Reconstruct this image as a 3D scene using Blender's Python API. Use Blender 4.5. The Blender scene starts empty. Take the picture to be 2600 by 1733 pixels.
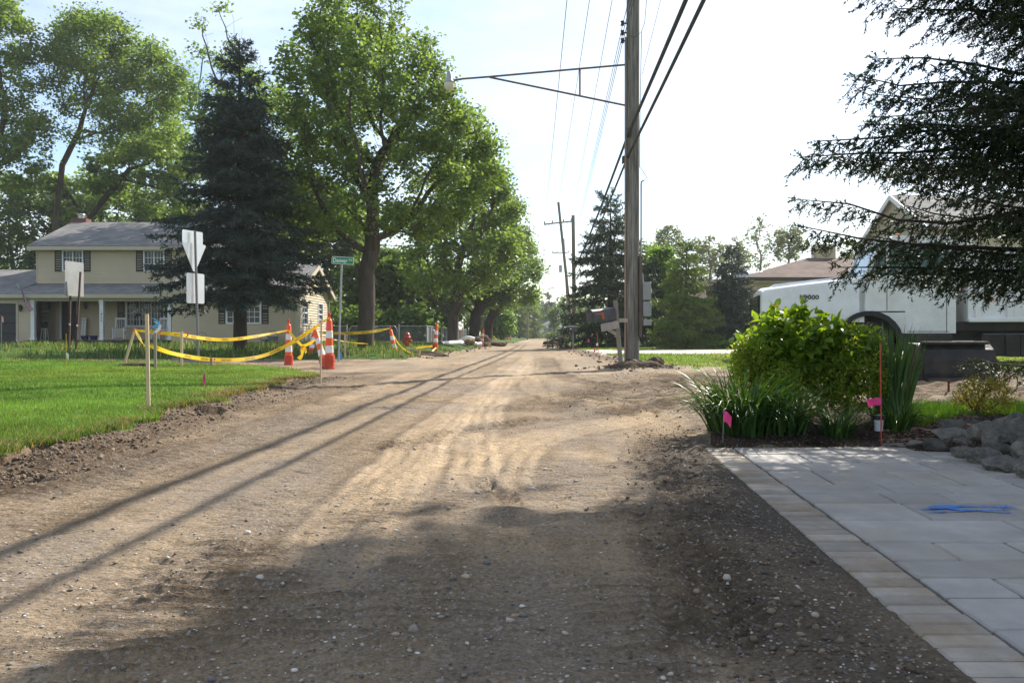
import bpy, math, random
import numpy as np
from mathutils import Vector, Matrix, Quaternion
R = math.radians
rnd = random.Random(7)
SC = bpy.context.scene
COL = SC.collection
# ------------------------------------------------------------------ camera, sky, sun, exposure
F, H, HY, CX = 2100.0, 0.72, 850.0, 1300.0       # focal length (photo px), eye height, horizon row, centre column
cam = bpy.data.cameras.new('camera'); camo = bpy.data.objects.new('camera', cam); COL.objects.link(camo)
cam.sensor_width = 36.0; cam.lens = 36.0 * F / 2600.0
cam.clip_start = 0.05; cam.clip_end = 6000
camo.location = (0, 0, H); camo.rotation_euler = (R(90) - math.atan(16.5 / F), 0, 0)
SC.camera = camo
SUN_AZ, SUN_EL = 38.0, 39.0
sundir = Vector((math.cos(R(SUN_EL)) * math.sin(R(SUN_AZ)), math.cos(R(SUN_EL)) * math.cos(R(SUN_AZ)), math.sin(R(SUN_EL))))
world = bpy.data.worlds.new('World'); SC.world = world; world.use_nodes = True
nt = world.node_tree; nt.nodes.clear()
wo = nt.nodes.new('ShaderNodeOutputWorld'); bg = nt.nodes.new('ShaderNodeBackground')
sky = nt.nodes.new('ShaderNodeTexSky'); sky.sky_type = 'NISHITA'; sky.sun_disc = False
sky.sun_elevation = R(SUN_EL); sky.sun_rotation = R(SUN_AZ)
sky.air_density = 1.0; sky.dust_density = .6; sky.ozone_density = 1.2
bg.inputs['Strength'].default_value = 0.105
tc = nt.nodes.new('ShaderNodeTexCoord'); mp = nt.nodes.new('ShaderNodeMapping')
mp.inputs['Scale'].default_value = (1.3, 1.3, 5.0); mp.inputs['Rotation'].default_value = (0.15, 0.1, 0.6)
nz = nt.nodes.new('ShaderNodeTexNoise'); nz.inputs['Scale'].default_value = 1.7; nz.inputs['Detail'].default_value = 7; nz.inputs['Roughness'].default_value = 0.58
rp = nt.nodes.new('ShaderNodeValToRGB'); rp.color_ramp.elements[0].position = 0.36; rp.color_ramp.elements[1].position = 0.70
rp.color_ramp.elements[0].color = (0, 0, 0, 1); rp.color_ramp.elements[1].color = (.85, .85, .85, 1)
mx = nt.nodes.new('ShaderNodeMixRGB'); mx.inputs['Color2'].default_value = (5.6, 5.9, 6.1, 1)
nt.links.new(tc.outputs['Generated'], mp.inputs['Vector']); nt.links.new(mp.outputs[0], nz.inputs['Vector'])
nt.links.new(nz.outputs['Fac'], rp.inputs[0]); nt.links.new(rp.outputs[0], mx.inputs['Fac'])
nt.links.new(sky.outputs[0], mx.inputs['Color1']); nt.links.new(mx.outputs[0], bg.inputs['Color']); nt.links.new(bg.outputs[0], wo.inputs[0])
sl = bpy.data.lights.new('sun', 'SUN'); sl.energy = 4.9; sl.angle = R(0.53); sl.color = (1.0, 0.93, 0.82)
so = bpy.data.objects.new('sun', sl); COL.objects.link(so)
so.rotation_euler = (-sundir).to_track_quat('-Z', 'Y').to_euler(); so.location = (30, 38, 40)
vs = SC.view_settings; vs.view_transform = 'Standard'; vs.look = 'None'; vs.exposure = 1.05; vs.gamma = 1.0; vs.use_curve_mapping = False
SC.render.engine = 'CYCLES'
cy = SC.cycles
cy.use_denoising = True
cy.max_bounces = 7; cy.diffuse_bounces = 3; cy.glossy_bounces = 3; cy.transmission_bounces = 4; cy.transparent_max_bounces = 6
cy.caustics_reflective = False; cy.caustics_refractive = False
cy.use_adaptive_sampling = True; cy.adaptive_threshold = 0.012

# ------------------------------------------------------------------ helpers
def P(px, py, d):
    """photo pixel at depth d -> world point"""
    return Vector(((px - CX) * d / F, d, H + (HY - py) * d / F))
def GX(px, py, z=0.0):
    """photo pixel on level ground at height z -> (x, y)"""
    d = F * (H - z) / (py - HY); return ((px - CX) * d / F, d)

def setp(o, label=None, cat=None, group=None, kind=None):
    if label: o['label'] = label
    if cat: o['category'] = cat
    if group: o['group'] = group
    if kind: o['kind'] = kind
    return o
def thing(name, label, cat, loc=(0, 0, 0), rotz=0.0, group=None):
    o = bpy.data.objects.new(name, None); COL.objects.link(o)
    o.empty_display_size = 0.2; o.location = loc; o.rotation_euler = (0, 0, rotz)
    return setp(o, label, cat, group)
def link_mesh(name, me, mats, parent=None, smooth=False, world=False):
    o = bpy.data.objects.new(name, me); COL.objects.link(o)
    for m in (mats if isinstance(mats, (list, tuple)) else [mats]): me.materials.append(m)
    if smooth: me.polygons.foreach_set('use_smooth', [True] * len(me.polygons))
    if parent is not None:
        o.parent = parent
        if world:
            q = parent; off = Vector((0, 0, 0))
            while q is not None: off += q.location; q = q.parent
            o.location = -off
    return o
def np_mesh(name, V, faces_list, smooth=False):
    """V (n,3) array; faces_list = list of (m,k) index arrays"""
    me = bpy.data.meshes.new(name)
    V = np.asarray(V, dtype=np.float32)
    me.vertices.add(len(V)); me.vertices.foreach_set('co', V.ravel())
    loops = np.concatenate([np.asarray(f, np.int32).ravel() for f in faces_list])
    tot = np.concatenate([np.full(len(f), f.shape[1], np.int32) for f in faces_list])
    st = np.concatenate([[0], np.cumsum(tot)[:-1]]).astype(np.int32)
    me.loops.add(len(loops)); me.loops.foreach_set('vertex_index', loops)
    me.polygons.add(len(tot)); me.polygons.foreach_set('loop_start', st); me.polygons.foreach_set('loop_total', tot)
    if smooth: me.polygons.foreach_set('use_smooth', np.ones(len(tot), bool))
    me.update(calc_edges=True)
    return me
def add_color(me, name, arr):
    a = me.attributes.new(name, 'FLOAT_COLOR', 'POINT')
    arr = np.asarray(arr, np.float32)
    if arr.shape[1] == 3: arr = np.concatenate([arr, np.ones((len(arr), 1), np.float32)], 1)
    a.data.foreach_set('color', arr.ravel())
def box_bev(sx, sy, sz, b):
    """points/faces of a box with chamfered vertical and top edges, centred, base z=0"""
    return None

class MB:
    """collects simple shapes into one mesh"""
    def __init__(s): s.v = []; s.f = []; s.m = []; s.cur = 0
    def add(s, vs, fs):
        n = len(s.v); s.v += [tuple(p) for p in vs]; s.f += [tuple(i + n for i in q) for q in fs]; s.m += [s.cur] * len(fs); return s
    def box(s, c, d, rot=None, bev=0.0):
        x, y, z = d[0] / 2, d[1] / 2, d[2] / 2
        if bev <= 0:
            vs = [Vector((a * x, b * y, e * z)) for a in (-1, 1) for b in (-1, 1) for e in (-1, 1)]
            fs = [(0, 1, 3, 2), (4, 6, 7, 5), (0, 4, 5, 1), (2, 3, 7, 6), (0, 2, 6, 4), (1, 5, 7, 3)]
        else:
            b = min(bev, x * .95, y * .95, z * .95); vs = []; fs = []
            prof = [(-z, b), (-z + b, 0), (z - b, 0), (z, b)]
            for (zz, ins) in prof:
                X, Y = x - ins, y - ins; k = b * .6 if ins == 0 else b * .3
                vs += [Vector(p) for p in ((X - k, -Y, zz), (X, -Y + k, zz), (X, Y - k, zz), (X - k, Y, zz), (-X + k, Y, zz), (-X, Y - k, zz), (-X, -Y + k, zz), (-X + k, -Y, zz))]
            for r in range(3):
                for i in range(8):
                    j = (i + 1) % 8; fs.append((r * 8 + i, r * 8 + j, r * 8 + 8 + j, r * 8 + 8 + i))
            fs.append(tuple(range(7, -1, -1))); fs.append(tuple(range(24, 32)))
        if rot is not None:
            M = rot if isinstance(rot, Matrix) else Matrix.Rotation(rot, 3, 'Z')
            vs = [M @ v for v in vs]
        C = Vector(c); return s.add([v + C for v in vs], fs)
    def bar(s, a, b, w, h=None, up=(0, 0, 1), bev=0.0):
        a, b = Vector(a), Vector(b); t = (b - a); L = t.length; t.normalize(); u = Vector(up)
        if abs(t.dot(u)) > .98: u = Vector((1, 0, 0))
        sd = t.cross(u).normalized(); u = sd.cross(t)
        M = Matrix((sd, t, u)).transposed()
        return s.box((a + b) / 2, (w, L, h or w), M, bev)
    def tube(s, pts, r, n=8, caps=True, flat=None):
        pts = [Vector(p) for p in pts]; m = len(pts)
        rs = r if isinstance(r, (list, tuple)) else [r] * m
        vs = []; fs = []; prev = None
        for i, p in enumerate(pts):
            t = (pts[min(i + 1, m - 1)] - pts[max(i - 1, 0)]).normalized()
            if prev is None:
                u = Vector((0, 0, 1)) if abs(t.z) < .9 else Vector((1, 0, 0))
                u = (u - t * u.dot(t)).normalized()
            else:
                u = (prev - t * prev.dot(t)).normalized()
            prev = u; w = t.cross(u)
            for k in range(n):
                a = 2 * math.pi * k / n; vs.append(p + (u * math.cos(a) + w * math.sin(a)) * rs[i])
        for i in range(m - 1):
            for k in range(n):
                k2 = (k + 1) % n; fs.append((i * n + k, i * n + k2, (i + 1) * n + k2, (i + 1) * n + k))
        if caps: fs.append(tuple(range(n - 1, -1, -1))); fs.append(tuple(range((m - 1) * n, m * n)))
        return s.add(vs, fs)
    def lathe(s, prof, n=16, c=(0, 0, 0), M=None):
        """prof: (r,z) list"""
        vs = []; fs = []; C = Vector(c)
        for (r, z) in prof:
            for k in range(n):
                a = 2 * math.pi * k / n; v = Vector((r * math.cos(a), r * math.sin(a), z))
                vs.append((M @ v if M is not None else v) + C)
        for i in range(len(prof) - 1):
            for k in range(n):
                k2 = (k + 1) % n; fs.append((i * n + k, i * n + k2, (i + 1) * n + k2, (i + 1) * n + k))
        fs.append(tuple(range(n - 1, -1, -1))); fs.append(tuple(range((len(prof) - 1) * n, len(prof) * n)))
        return s.add(vs, fs)
    def prism(s, poly, y0, y1, plane='xz'):
        """polygon (2d) extruded: plane xz -> along y, yz -> along x, xy -> along z"""
        def mk(a, b, t):
            return {'xz': (a, t, b), 'yz': (t, a, b), 'xy': (a, b, t)}[plane]
        n = len(poly); vs = [mk(a, b, y0) for a, b in poly] + [mk(a, b, y1) for a, b in poly]
        fs = [tuple(range(n - 1, -1, -1)), tuple(range(n, 2 * n))] + [(i, (i + 1) % n, n + (i + 1) % n, n + i) for i in range(n)]
        return s.add(vs, fs)
    def quad(s, a, b, c, d): return s.add([a, b, c, d], [(0, 1, 2, 3)])
    def build(s, name, mats, parent=None, smooth=False, world=False, label=None, cat=None, group=None, kind=None):
        me = bpy.data.meshes.new(name); me.from_pydata(s.v, [], s.f)
        if any(s.m): me.polygons.foreach_set('material_index', s.m)
        me.update()
        o = link_mesh(name, me, mats, parent, smooth, world)
        if smooth:
            try: me.set_sharp_from_angle(angle=R(38))
            except Exception: pass
        return setp(o, label, cat, group, kind)

def copy_tree(o, parent=None):
    c = o.copy(); COL.objects.link(c); c.parent = parent
    for ch in list(KIDS.get(o.name, o.children)): copy_tree(ch, c)
    return c
KIDS = {}

_txt = {}
def text_geo(s, bold=0.0):
    """unit-height flat lettering -> (verts 2d array, faces) via a font curve"""
    if (s, bold) in _txt: return _txt[(s, bold)]
    cu = bpy.data.curves.new('t', 'FONT'); cu.body = s; cu.size = 1.0; cu.align_x = 'CENTER'; cu.align_y = 'CENTER'; cu.resolution_u = 3; cu.offset = bold
    ob = bpy.data.objects.new('t', cu); COL.objects.link(ob)
    dg = bpy.context.evaluated_depsgraph_get(); me = bpy.data.meshes.new_from_object(ob.evaluated_get(dg))
    V = np.array([v.co[:2] for v in me.vertices]); Fs = [tuple(p.vertices) for p in me.polygons]
    bpy.data.objects.remove(ob); bpy.data.curves.remove(cu); bpy.data.meshes.remove(me)
    _txt[(s, bold)] = (V, Fs); return V, Fs
def text_on(mb, s, origin, ux, uy, width=None, height=None, bold=0.0):
    V, Fs = text_geo(s, bold); w = V[:, 0].max() - V[:, 0].min(); h = V[:, 1].max() - V[:, 1].min()
    sx = width / w if width else height / h; sy = height / h if height else sx
    c = (V.max(0) + V.min(0)) / 2; O, ux, uy = Vector(origin), Vector(ux).normalized(), Vector(uy).normalized()
    mb.add([O + ux * float((v[0] - c[0]) * sx) + uy * float((v[1] - c[1]) * sy) for v in V], Fs)

# ------------------------------------------------------------------ materials
def nod(nt, t, **kw):
    n = nt.nodes.new(t)
    for k, v in kw.items():
        if k in n.inputs: n.inputs[k].default_value = v
        else: setattr(n, k, v)
    return n
def mat(name, col, rough=.7, var=.18, scale=6.0, bump=0.0, bscale=40.0, metal=0.0, spec=.4, grime=0.0, gcol=(.12, .09, .06), stretch=(1, 1, 1), coat=0.0, objvar=0.0):
    m = bpy.data.materials.new(name); m.use_nodes = True; nt = m.node_tree; L = nt.links.new
    b = nt.nodes['Principled BSDF']; b.inputs['Roughness'].default_value = rough; b.inputs['Metallic'].default_value = metal
    b.inputs['Specular IOR Level'].default_value = spec; b.inputs['Coat Weight'].default_value = coat
    tc = nod(nt, 'ShaderNodeTexCoord'); mpn = nod(nt, 'ShaderNodeMapping', Scale=stretch); L(tc.outputs['Object'], mpn.inputs['Vector'])
    n1 = nod(nt, 'ShaderNodeTexNoise', Scale=scale, Detail=6.0, Roughness=.6); L(mpn.outputs[0], n1.inputs['Vector'])
    mr = nod(nt, 'ShaderNodeMapRange'); mr.inputs['From Min'].default_value = .3; mr.inputs['From Max'].default_value = .7
    mr.inputs['To Min'].default_value = 1 - var; mr.inputs['To Max'].default_value = 1 + var; L(n1.outputs['Fac'], mr.inputs['Value'])
    mul = nod(nt, 'ShaderNodeVectorMath', operation='SCALE'); mul.inputs[0].default_value = col; L(mr.outputs[0], mul.inputs['Scale'])
    out = mul.outputs[0]
    if grime > 0:
        n2 = nod(nt, 'ShaderNodeTexNoise', Scale=scale * .45, Detail=8.0, Roughness=.7); L(mpn.outputs[0], n2.inputs['Vector'])
        r2 = nod(nt, 'ShaderNodeMapRange'); r2.inputs['From Min'].default_value = .44; r2.inputs['From Max'].default_value = .66; r2.inputs['To Max'].default_value = grime
        L(n2.outputs['Fac'], r2.inputs['Value'])
        mx = nod(nt, 'ShaderNodeMixRGB'); mx.inputs['Color2'].default_value = (*gcol, 1); L(r2.outputs[0], mx.inputs['Fac']); L(out, mx.inputs['Color1']); out = mx.outputs[0]
    if objvar > 0:      # each piece its own shade
        oi = nod(nt, 'ShaderNodeObjectInfo'); ov = nod(nt, 'ShaderNodeMapRange'); ov.inputs['To Min'].default_value = 1 - objvar; ov.inputs['To Max'].default_value = 1 + objvar; L(oi.outputs['Random'], ov.inputs['Value'])
        sc_ = nod(nt, 'ShaderNodeVectorMath', operation='SCALE'); L(out, sc_.inputs[0]); L(ov.outputs[0], sc_.inputs['Scale']); out = sc_.outputs[0]
    L(out, b.inputs['Base Color'])
    rr = nod(nt, 'ShaderNodeMapRange'); rr.inputs['To Min'].default_value = max(0, rough - .1); rr.inputs['To Max'].default_value = min(1, rough + .1); L(n1.outputs['Fac'], rr.inputs['Value']); L(rr.outputs[0], b.inputs['Roughness'])
    if bump > 0:
        n3 = nod(nt, 'ShaderNodeTexNoise', Scale=bscale, Detail=4.0, Roughness=.6); L(mpn.outputs[0], n3.inputs['Vector'])
        bp = nod(nt, 'ShaderNodeBump', Strength=.8, Distance=bump); L(n3.outputs['Fac'], bp.inputs['Height']); L(bp.outputs[0], b.inputs['Normal'])
    return m
def leafmat(name, c1, c2, trans=.38, tcol=None, rough=.45, spec=.35, attr=None):
    """foliage: every leaf its own tint between c1 and c2, light shining through"""
    m = bpy.data.materials.new(name); m.use_nodes = True; nt = m.node_tree; L = nt.links.new
    b = nt.nodes['Principled BSDF']; b.inputs['Roughness'].default_value = rough; b.inputs['Specular IOR Level'].default_value = spec
    g = nod(nt, 'ShaderNodeNewGeometry'); rpn = nod(nt, 'ShaderNodeMixRGB'); rpn.inputs['Color1'].default_value = (*c1, 1); rpn.inputs['Color2'].default_value = (*c2, 1)
    L(g.outputs['Random Per Island'], rpn.inputs['Fac']); col = rpn.outputs[0]
    if attr:
        at = nod(nt, 'ShaderNodeAttribute'); at.attribute_name = attr
        mm = nod(nt, 'ShaderNodeMixRGB', blend_type='MULTIPLY'); mm.inputs['Fac'].default_value = 1; L(col, mm.inputs['Color1']); L(at.outputs['Color'], mm.inputs['Color2']); col = mm.outputs[0]
    L(col, b.inputs['Base Color'])
    t = nod(nt, 'ShaderNodeBsdfTranslucent'); gm = nod(nt, 'ShaderNodeMixRGB', blend_type='MULTIPLY'); gm.inputs['Fac'].default_value = 1; gm.inputs['Color2'].default_value = (*(tcol or (1.5, 1.35, .6)), 1)
    L(col, gm.inputs['Color1']); L(gm.outputs[0], t.inputs['Color'])
    ms = nod(nt, 'ShaderNodeMixShader'); ms.inputs[0].default_value = trans; L(b.outputs[0], ms.inputs[1]); L(t.outputs[0], ms.inputs[2])
    L(ms.outputs[0], nt.nodes['Material Output'].inputs['Surface']); return m
def glassmat(name, col=(.02, .03, .035), rough=.08):
    m = bpy.data.materials.new(name); m.use_nodes = True; nt = m.node_tree; L = nt.links.new
    b = nt.nodes['Principled BSDF']; b.inputs['Base Color'].default_value = (*col, 1); b.inputs['Roughness'].default_value = rough; b.inputs['Specular IOR Level'].default_value = .35
    tc = nod(nt, 'ShaderNodeTexCoord'); n = nod(nt, 'ShaderNodeTexNoise', Scale=1.5, Detail=1.0); L(tc.outputs['Object'], n.inputs['Vector'])
    bp = nod(nt, 'ShaderNodeBump', Strength=.05, Distance=.01); L(n.outputs['Fac'], bp.inputs['Height']); L(bp.outputs[0], b.inputs['Normal']); return m
def barkmat(name, c, sc=1.0):
    m = mat(name, c, .95, .35, 9 * sc, .03, 26 * sc, spec=.1, stretch=(1, 1, .22)); return m
def roofmat(name, c, sc=1.0):
    """asphalt shingles: tabbed courses too small to pick apart at this distance"""
    m = bpy.data.materials.new(name); m.use_nodes = True; nt = m.node_tree; L = nt.links.new
    b = nt.nodes['Principled BSDF']; b.inputs['Roughness'].default_value = .95; b.inputs['Specular IOR Level'].default_value = .15
    tc = nod(nt, 'ShaderNodeTexCoord'); sp = nod(nt, 'ShaderNodeSeparateXYZ'); L(tc.outputs['Object'], sp.inputs[0])
    ad = nod(nt, 'ShaderNodeMath', operation='ADD'); L(sp.outputs['Y'], ad.inputs[0]); L(sp.outputs['Z'], ad.inputs[1])
    cb = nod(nt, 'ShaderNodeCombineXYZ'); L(sp.outputs['X'], cb.inputs['X']); L(ad.outputs[0], cb.inputs['Y'])
    br = nod(nt, 'ShaderNodeTexBrick'); br.inputs['Scale'].default_value = 1.0; br.inputs['Brick Width'].default_value = .33; br.inputs['Row Height'].default_value = .2; br.inputs['Mortar Size'].default_value = .006
    br.inputs['Color1'].default_value = (*[x * .82 for x in c], 1); br.inputs['Color2'].default_value = (*[x * 1.15 for x in c], 1); br.inputs['Mortar'].default_value = (*[x * .5 for x in c], 1)
    L(cb.outputs[0], br.inputs['Vector'])
    n = nod(nt, 'ShaderNodeTexNoise', Scale=.9, Detail=6.0); L(tc.outputs['Object'], n.inputs['Vector'])
    n2 = nod(nt, 'ShaderNodeTexNoise', Scale=45.0, Detail=2.0); L(tc.outputs['Object'], n2.inputs['Vector'])
    a2 = nod(nt, 'ShaderNodeMath', operation='ADD'); L(n.outputs['Fac'], a2.inputs[0]); L(n2.outputs['Fac'], a2.inputs[1])
    mm = nod(nt, 'ShaderNodeVectorMath', operation='SCALE'); L(br.outputs['Color'], mm.inputs[0]); L(a2.outputs[0], mm.inputs['Scale']); L(mm.outputs[0], b.inputs['Base Color'])
    bp = nod(nt, 'ShaderNodeBump', Strength=.7, Distance=.012); L(br.outputs['Fac'], bp.inputs['Height']); bp.invert = True; L(bp.outputs[0], b.inputs['Normal']); return m

def dirtmat(name):
    m = bpy.data.materials.new(name); m.use_nodes = True; nt = m.node_tree; L = nt.links.new
    b = nt.nodes['Principled BSDF']; b.inputs['Roughness'].default_value = .97; b.inputs['Specular IOR Level'].default_value = .12
    at = nod(nt, 'ShaderNodeAttribute'); at.attribute_name = 'tone'
    tc = nod(nt, 'ShaderNodeTexCoord')
    n1 = nod(nt, 'ShaderNodeTexNoise', Scale=2.3, Detail=9.0, Roughness=.68); L(tc.outputs['Object'], n1.inputs['Vector'])
    n2 = nod(nt, 'ShaderNodeTexNoise', Scale=70.0, Detail=5.0, Roughness=.75); L(tc.outputs['Object'], n2.inputs['Vector'])
    v = nod(nt, 'ShaderNodeTexVoronoi', Scale=125.0); L(tc.outputs['Object'], v.inputs['Vector'])
    m1 = nod(nt, 'ShaderNodeMapRange'); m1.inputs['From Min'].default_value = .3; m1.inputs['From Max'].default_value = .7; m1.inputs['To Min'].default_value = .8; m1.inputs['To Max'].default_value = 1.2; L(n1.outputs['Fac'], m1.inputs['Value'])
    m2 = nod(nt, 'ShaderNodeMapRange'); m2.inputs['From Min'].default_value = .32; m2.inputs['From Max'].default_value = .68; m2.inputs['To Min'].default_value = .6; m2.inputs['To Max'].default_value = 1.35; L(n2.outputs['Fac'], m2.inputs['Value'])
    mm = nod(nt, 'ShaderNodeMath', operation='MULTIPLY'); L(m1.outputs[0], mm.inputs[0]); L(m2.outputs[0], mm.inputs[1])
    sc = nod(nt, 'ShaderNodeVectorMath', operation='SCALE'); L(at.outputs['Color'], sc.inputs[0]); L(mm.outputs[0], sc.inputs['Scale'])
    # small stones of their own colour lying in the fines
    sepc = nod(nt, 'ShaderNodeSeparateColor'); L(v.outputs['Color'], sepc.inputs[0])
    gt = nod(nt, 'ShaderNodeMath', operation='GREATER_THAN'); gt.inputs[1].default_value = .90; L(sepc.outputs[0], gt.inputs[0])
    st = nod(nt, 'ShaderNodeMixRGB'); st.inputs['Color1'].default_value = (.09, .085, .085, 1); st.inputs['Color2'].default_value = (.5, .47, .43, 1); L(sepc.outputs[1], st.inputs['Fac'])
    fm = nod(nt, 'ShaderNodeMath', operation='MULTIPLY'); fm.inputs[1].default_value = .6; L(gt.outputs[0], fm.inputs[0])
    mx = nod(nt, 'ShaderNodeMixRGB'); L(fm.outputs[0], mx.inputs['Fac']); L(sc.outputs[0], mx.inputs['Color1']); L(st.outputs[0], mx.inputs['Color2']); L(mx.outputs[0], b.inputs['Base Color'])
    hs = nod(nt, 'ShaderNodeMath', operation='MULTIPLY_ADD'); hs.inputs[1].default_value = 1.0; L(n2.outputs['Fac'], hs.inputs[0]); L(gt.outputs[0], hs.inputs[2])
    bp = nod(nt, 'ShaderNodeBump', Strength=.9, Distance=.011); L(hs.outputs[0], bp.inputs['Height'])
    mp3 = nod(nt, 'ShaderNodeMapping', Scale=(.45, 1.25, 1)); L(tc.outputs['Object'], mp3.inputs['Vector']); n3 = nod(nt, 'ShaderNodeTexNoise', Scale=19.0, Detail=6.0, Roughness=.7); L(mp3.outputs[0], n3.inputs['Vector'])
    bp2 = nod(nt, 'ShaderNodeBump', Strength=.9, Distance=.055); L(n3.outputs['Fac'], bp2.inputs['Height']); L(bp.outputs[0], bp2.inputs['Normal'])
    L(bp2.outputs[0], b.inputs['Normal']); return m

# ------------------------------------------------------------------ numpy noise
def _hash(ix, iy, s):
    h = (ix.astype(np.int64) * 374761393 + iy.astype(np.int64) * 668265263 + s * 974634777) & 0xffffffff
    h = ((h ^ (h >> 13)) * 1274126177) & 0xffffffff; h = h ^ (h >> 16)
    return (h & 0xffff) / 65535.0
def vnoise(x, y, s=0):
    ix, iy = np.floor(x), np.floor(y); fx, fy = x - ix, y - iy; u, v = fx * fx * (3 - 2 * fx), fy * fy * (3 - 2 * fy)
    a, b, c, d = _hash(ix, iy, s), _hash(ix + 1, iy, s), _hash(ix, iy + 1, s), _hash(ix + 1, iy + 1, s)
    return (a * (1 - u) + b * u) * (1 - v) + (c * (1 - u) + d * u) * v - .5
def fbm(x, y, s=0, o=4, g=.5):
    t = 0; a = 1.0
    for k in range(o): t = t + a * vnoise(x * 2 ** k, y * 2 ** k, s + k * 17); a *= g
    return t
def sstep(a, b, x):
    t = np.clip((x - a) / (b - a), 0, 1); return t * t * (3 - 2 * t)
# ------------------------------------------------------------------ terrain
def XL(y): return np.interp(y, [0, 4.3, 7.56, 11.3, 13.5, 24, 29.6, 75, 170, 420], [-2.62, -2.67, -2.97, -3.22, -3.1, -3.0, -2.75, .15, 4.2, 15])
def XR(y): return np.interp(y, [0, 1.7, 5.25, 7.3, 16.3, 18, 28, 44, 100, 170, 420], [.85, .93, 1.2, 1.75, 3.3, 3.0, 2.75, 2.9, 5.2, 8.2, 19])
def YL(x): return np.interp(x, [-40, -20, -7.3, -4.4, -3.3, -2.9], [15.6, 15.6, 16.6, 14.9, 13.9, 12.6])
Z_DIRT, Z_LAWN, Z_ASPH, Z_YARD, Z_BED, Z_RLAWN, Z_CONC = range(7)
def jag(x, y, s=3): return .30 * fbm(x * 1.1, y * 1.1, s, 3) + .15 * vnoise(x * 4.5, y * 4.5, s + 9)
def zone(x, y):
    j = jag(x, y); z = np.zeros(x.shape, int)
    xl, xr = XL(y), XR(y)
    left = x < xl + j
    lawn = left & (y < YL(x) + j * 1.2)
    hole = ((x + 2.86) / .22) ** 2 + ((y - 7.55) / .3) ** 2 < 1
    z[lawn & ~hole] = Z_LAWN
    z[(x < -6.9 + j * 4) & (y > 17.3 + j) & (y < 23.9 + j * .6)] = Z_ASPH
    z[(y > 24.3 + j * 1.5) & left] = Z_YARD
    bed = (y > 5.2) & (y < 7.25 + j * .6) & (x > xr + .08 + j * .5) & (x < 3.05)
    bed |= (y > 3.0) & (y < 6.0 + j * .4) & (x > 2.45 + .25 * (5.25 - y))
    z[bed] = Z_BED
    z[(x > 2.85 + j) & (y > 5.85 + j * .5) & (y < 7.15 + j) & ~(bed & (x < 2.9))] = Z_RLAWN
    rl = (x > xr + .35 + j * 1.3) & (y > 15.7 + j * 1.2 + .9 * (x < 4.2)); z[rl] = Z_RLAWN
    z[rl & (y > 28.3) & (y < 35.5) & (x > 3.0)] = Z_CONC
    return z
# tyre marks: photo polylines laid on the ground, half width (m), depth, number of ribs, cross lugs
def gpoly(pts): return np.array([GX(a, b) for a, b in pts])
TRACKS = [
    (gpoly([(1900, 985), (1790, 1008), (1640, 1036), (1480, 1056), (1330, 1074), (1190, 1096), (1040, 1126), (950, 1148)]), .12, .017, 0, 1),
    (gpoly([(1900, 1010), (1750, 1040), (1600, 1062), (1470, 1090), (1390, 1104), (1310, 1130), (1266, 1165), (1250, 1215), (1275, 1270)]), .22, .013, 4, 0),
    (gpoly([(1390, 905), (1400, 935), (1440, 962), (1560, 985), (1700, 975), (1900, 945)]), .16, .024, 0, 1),
    (gpoly([(1350, 905), (1330, 940), (1350, 985), (1430, 1015), (1560, 1022), (1760, 1004), (1900, 985)]), .16, .02, 4, 0),
    (gpoly([(1345, 900), (1290, 960), (1230, 1040), (1190, 1120), (1165, 1230)]), .2, .012, 4, 0),
    (gpoly([(1300, 905), (1200, 960), (1050, 1050), (850, 1180), (560, 1390), (300, 1600)]), .17, .008, 0, 1),
    (gpoly([(1900, 1045), (1790, 1066), (1700, 1092), (1648, 1130), (1640, 1180), (1668, 1255), (1710, 1370), (1770, 1520), (1850, 1733)]), .12, .013, 0, 1),
    (gpoly([(1905, 1060), (1810, 1080), (1740, 1110), (1712, 1150), (1735, 1230), (1800, 1380), (1900, 1733)]), .10, .012, 0, 1),
    (gpoly([(1215, 1190), (1250, 1250), (1310, 1320)]), .05, .014, 0, 1),
    (gpoly([(1900, 955), (1700, 985), (1540, 990), (1420, 1010), (1340, 1050)]), .28, .02, 0, 1),
    (gpoly([(1360, 925), (1330, 945), (1240, 990), (1170, 1040), (1090, 1120), (960, 1260), (760, 1500)]), .20, .007, 5, 0),
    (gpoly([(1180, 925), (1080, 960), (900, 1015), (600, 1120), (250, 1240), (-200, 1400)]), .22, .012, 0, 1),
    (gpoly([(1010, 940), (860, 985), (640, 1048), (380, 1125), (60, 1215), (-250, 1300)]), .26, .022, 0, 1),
]
LUGS = [(gpoly([(1000, 1220), (850, 1300), (640, 1420), (500, 1560), (380, 1733)]), .34, .017),
        (gpoly([(1640, 925), (1600, 960), (1520, 1000), (1440, 1030)]), .5, .022),
        (gpoly([(1500, 1180), (1560, 1300), (1600, 1450), (1640, 1733)]), .18, .014),
        (gpoly([(1000, 1560), (1060, 1640), (1100, 1733)]), .3, .010)]
def poly_sd(x, y, pl):
    best = np.full(x.shape, 1e9); arc = np.zeros(x.shape); side = np.zeros(x.shape); acc = 0.0
    for i in range(len(pl) - 1):
        a, b = pl[i], pl[i + 1]; d = b - a; L = np.hypot(*d); t = np.clip(((x - a[0]) * d[0] + (y - a[1]) * d[1]) / L ** 2, 0, 1)
        qx, qy = x - a[0] - t * d[0], y - a[1] - t * d[1]; r = np.hypot(qx, qy); m = r < best
        best = np.where(m, r, best); arc = np.where(m, acc + t * L, arc); side = np.where(m, np.sign(qx * d[1] - qy * d[0]) * r, side); acc += L
    return best, arc, side
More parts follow.
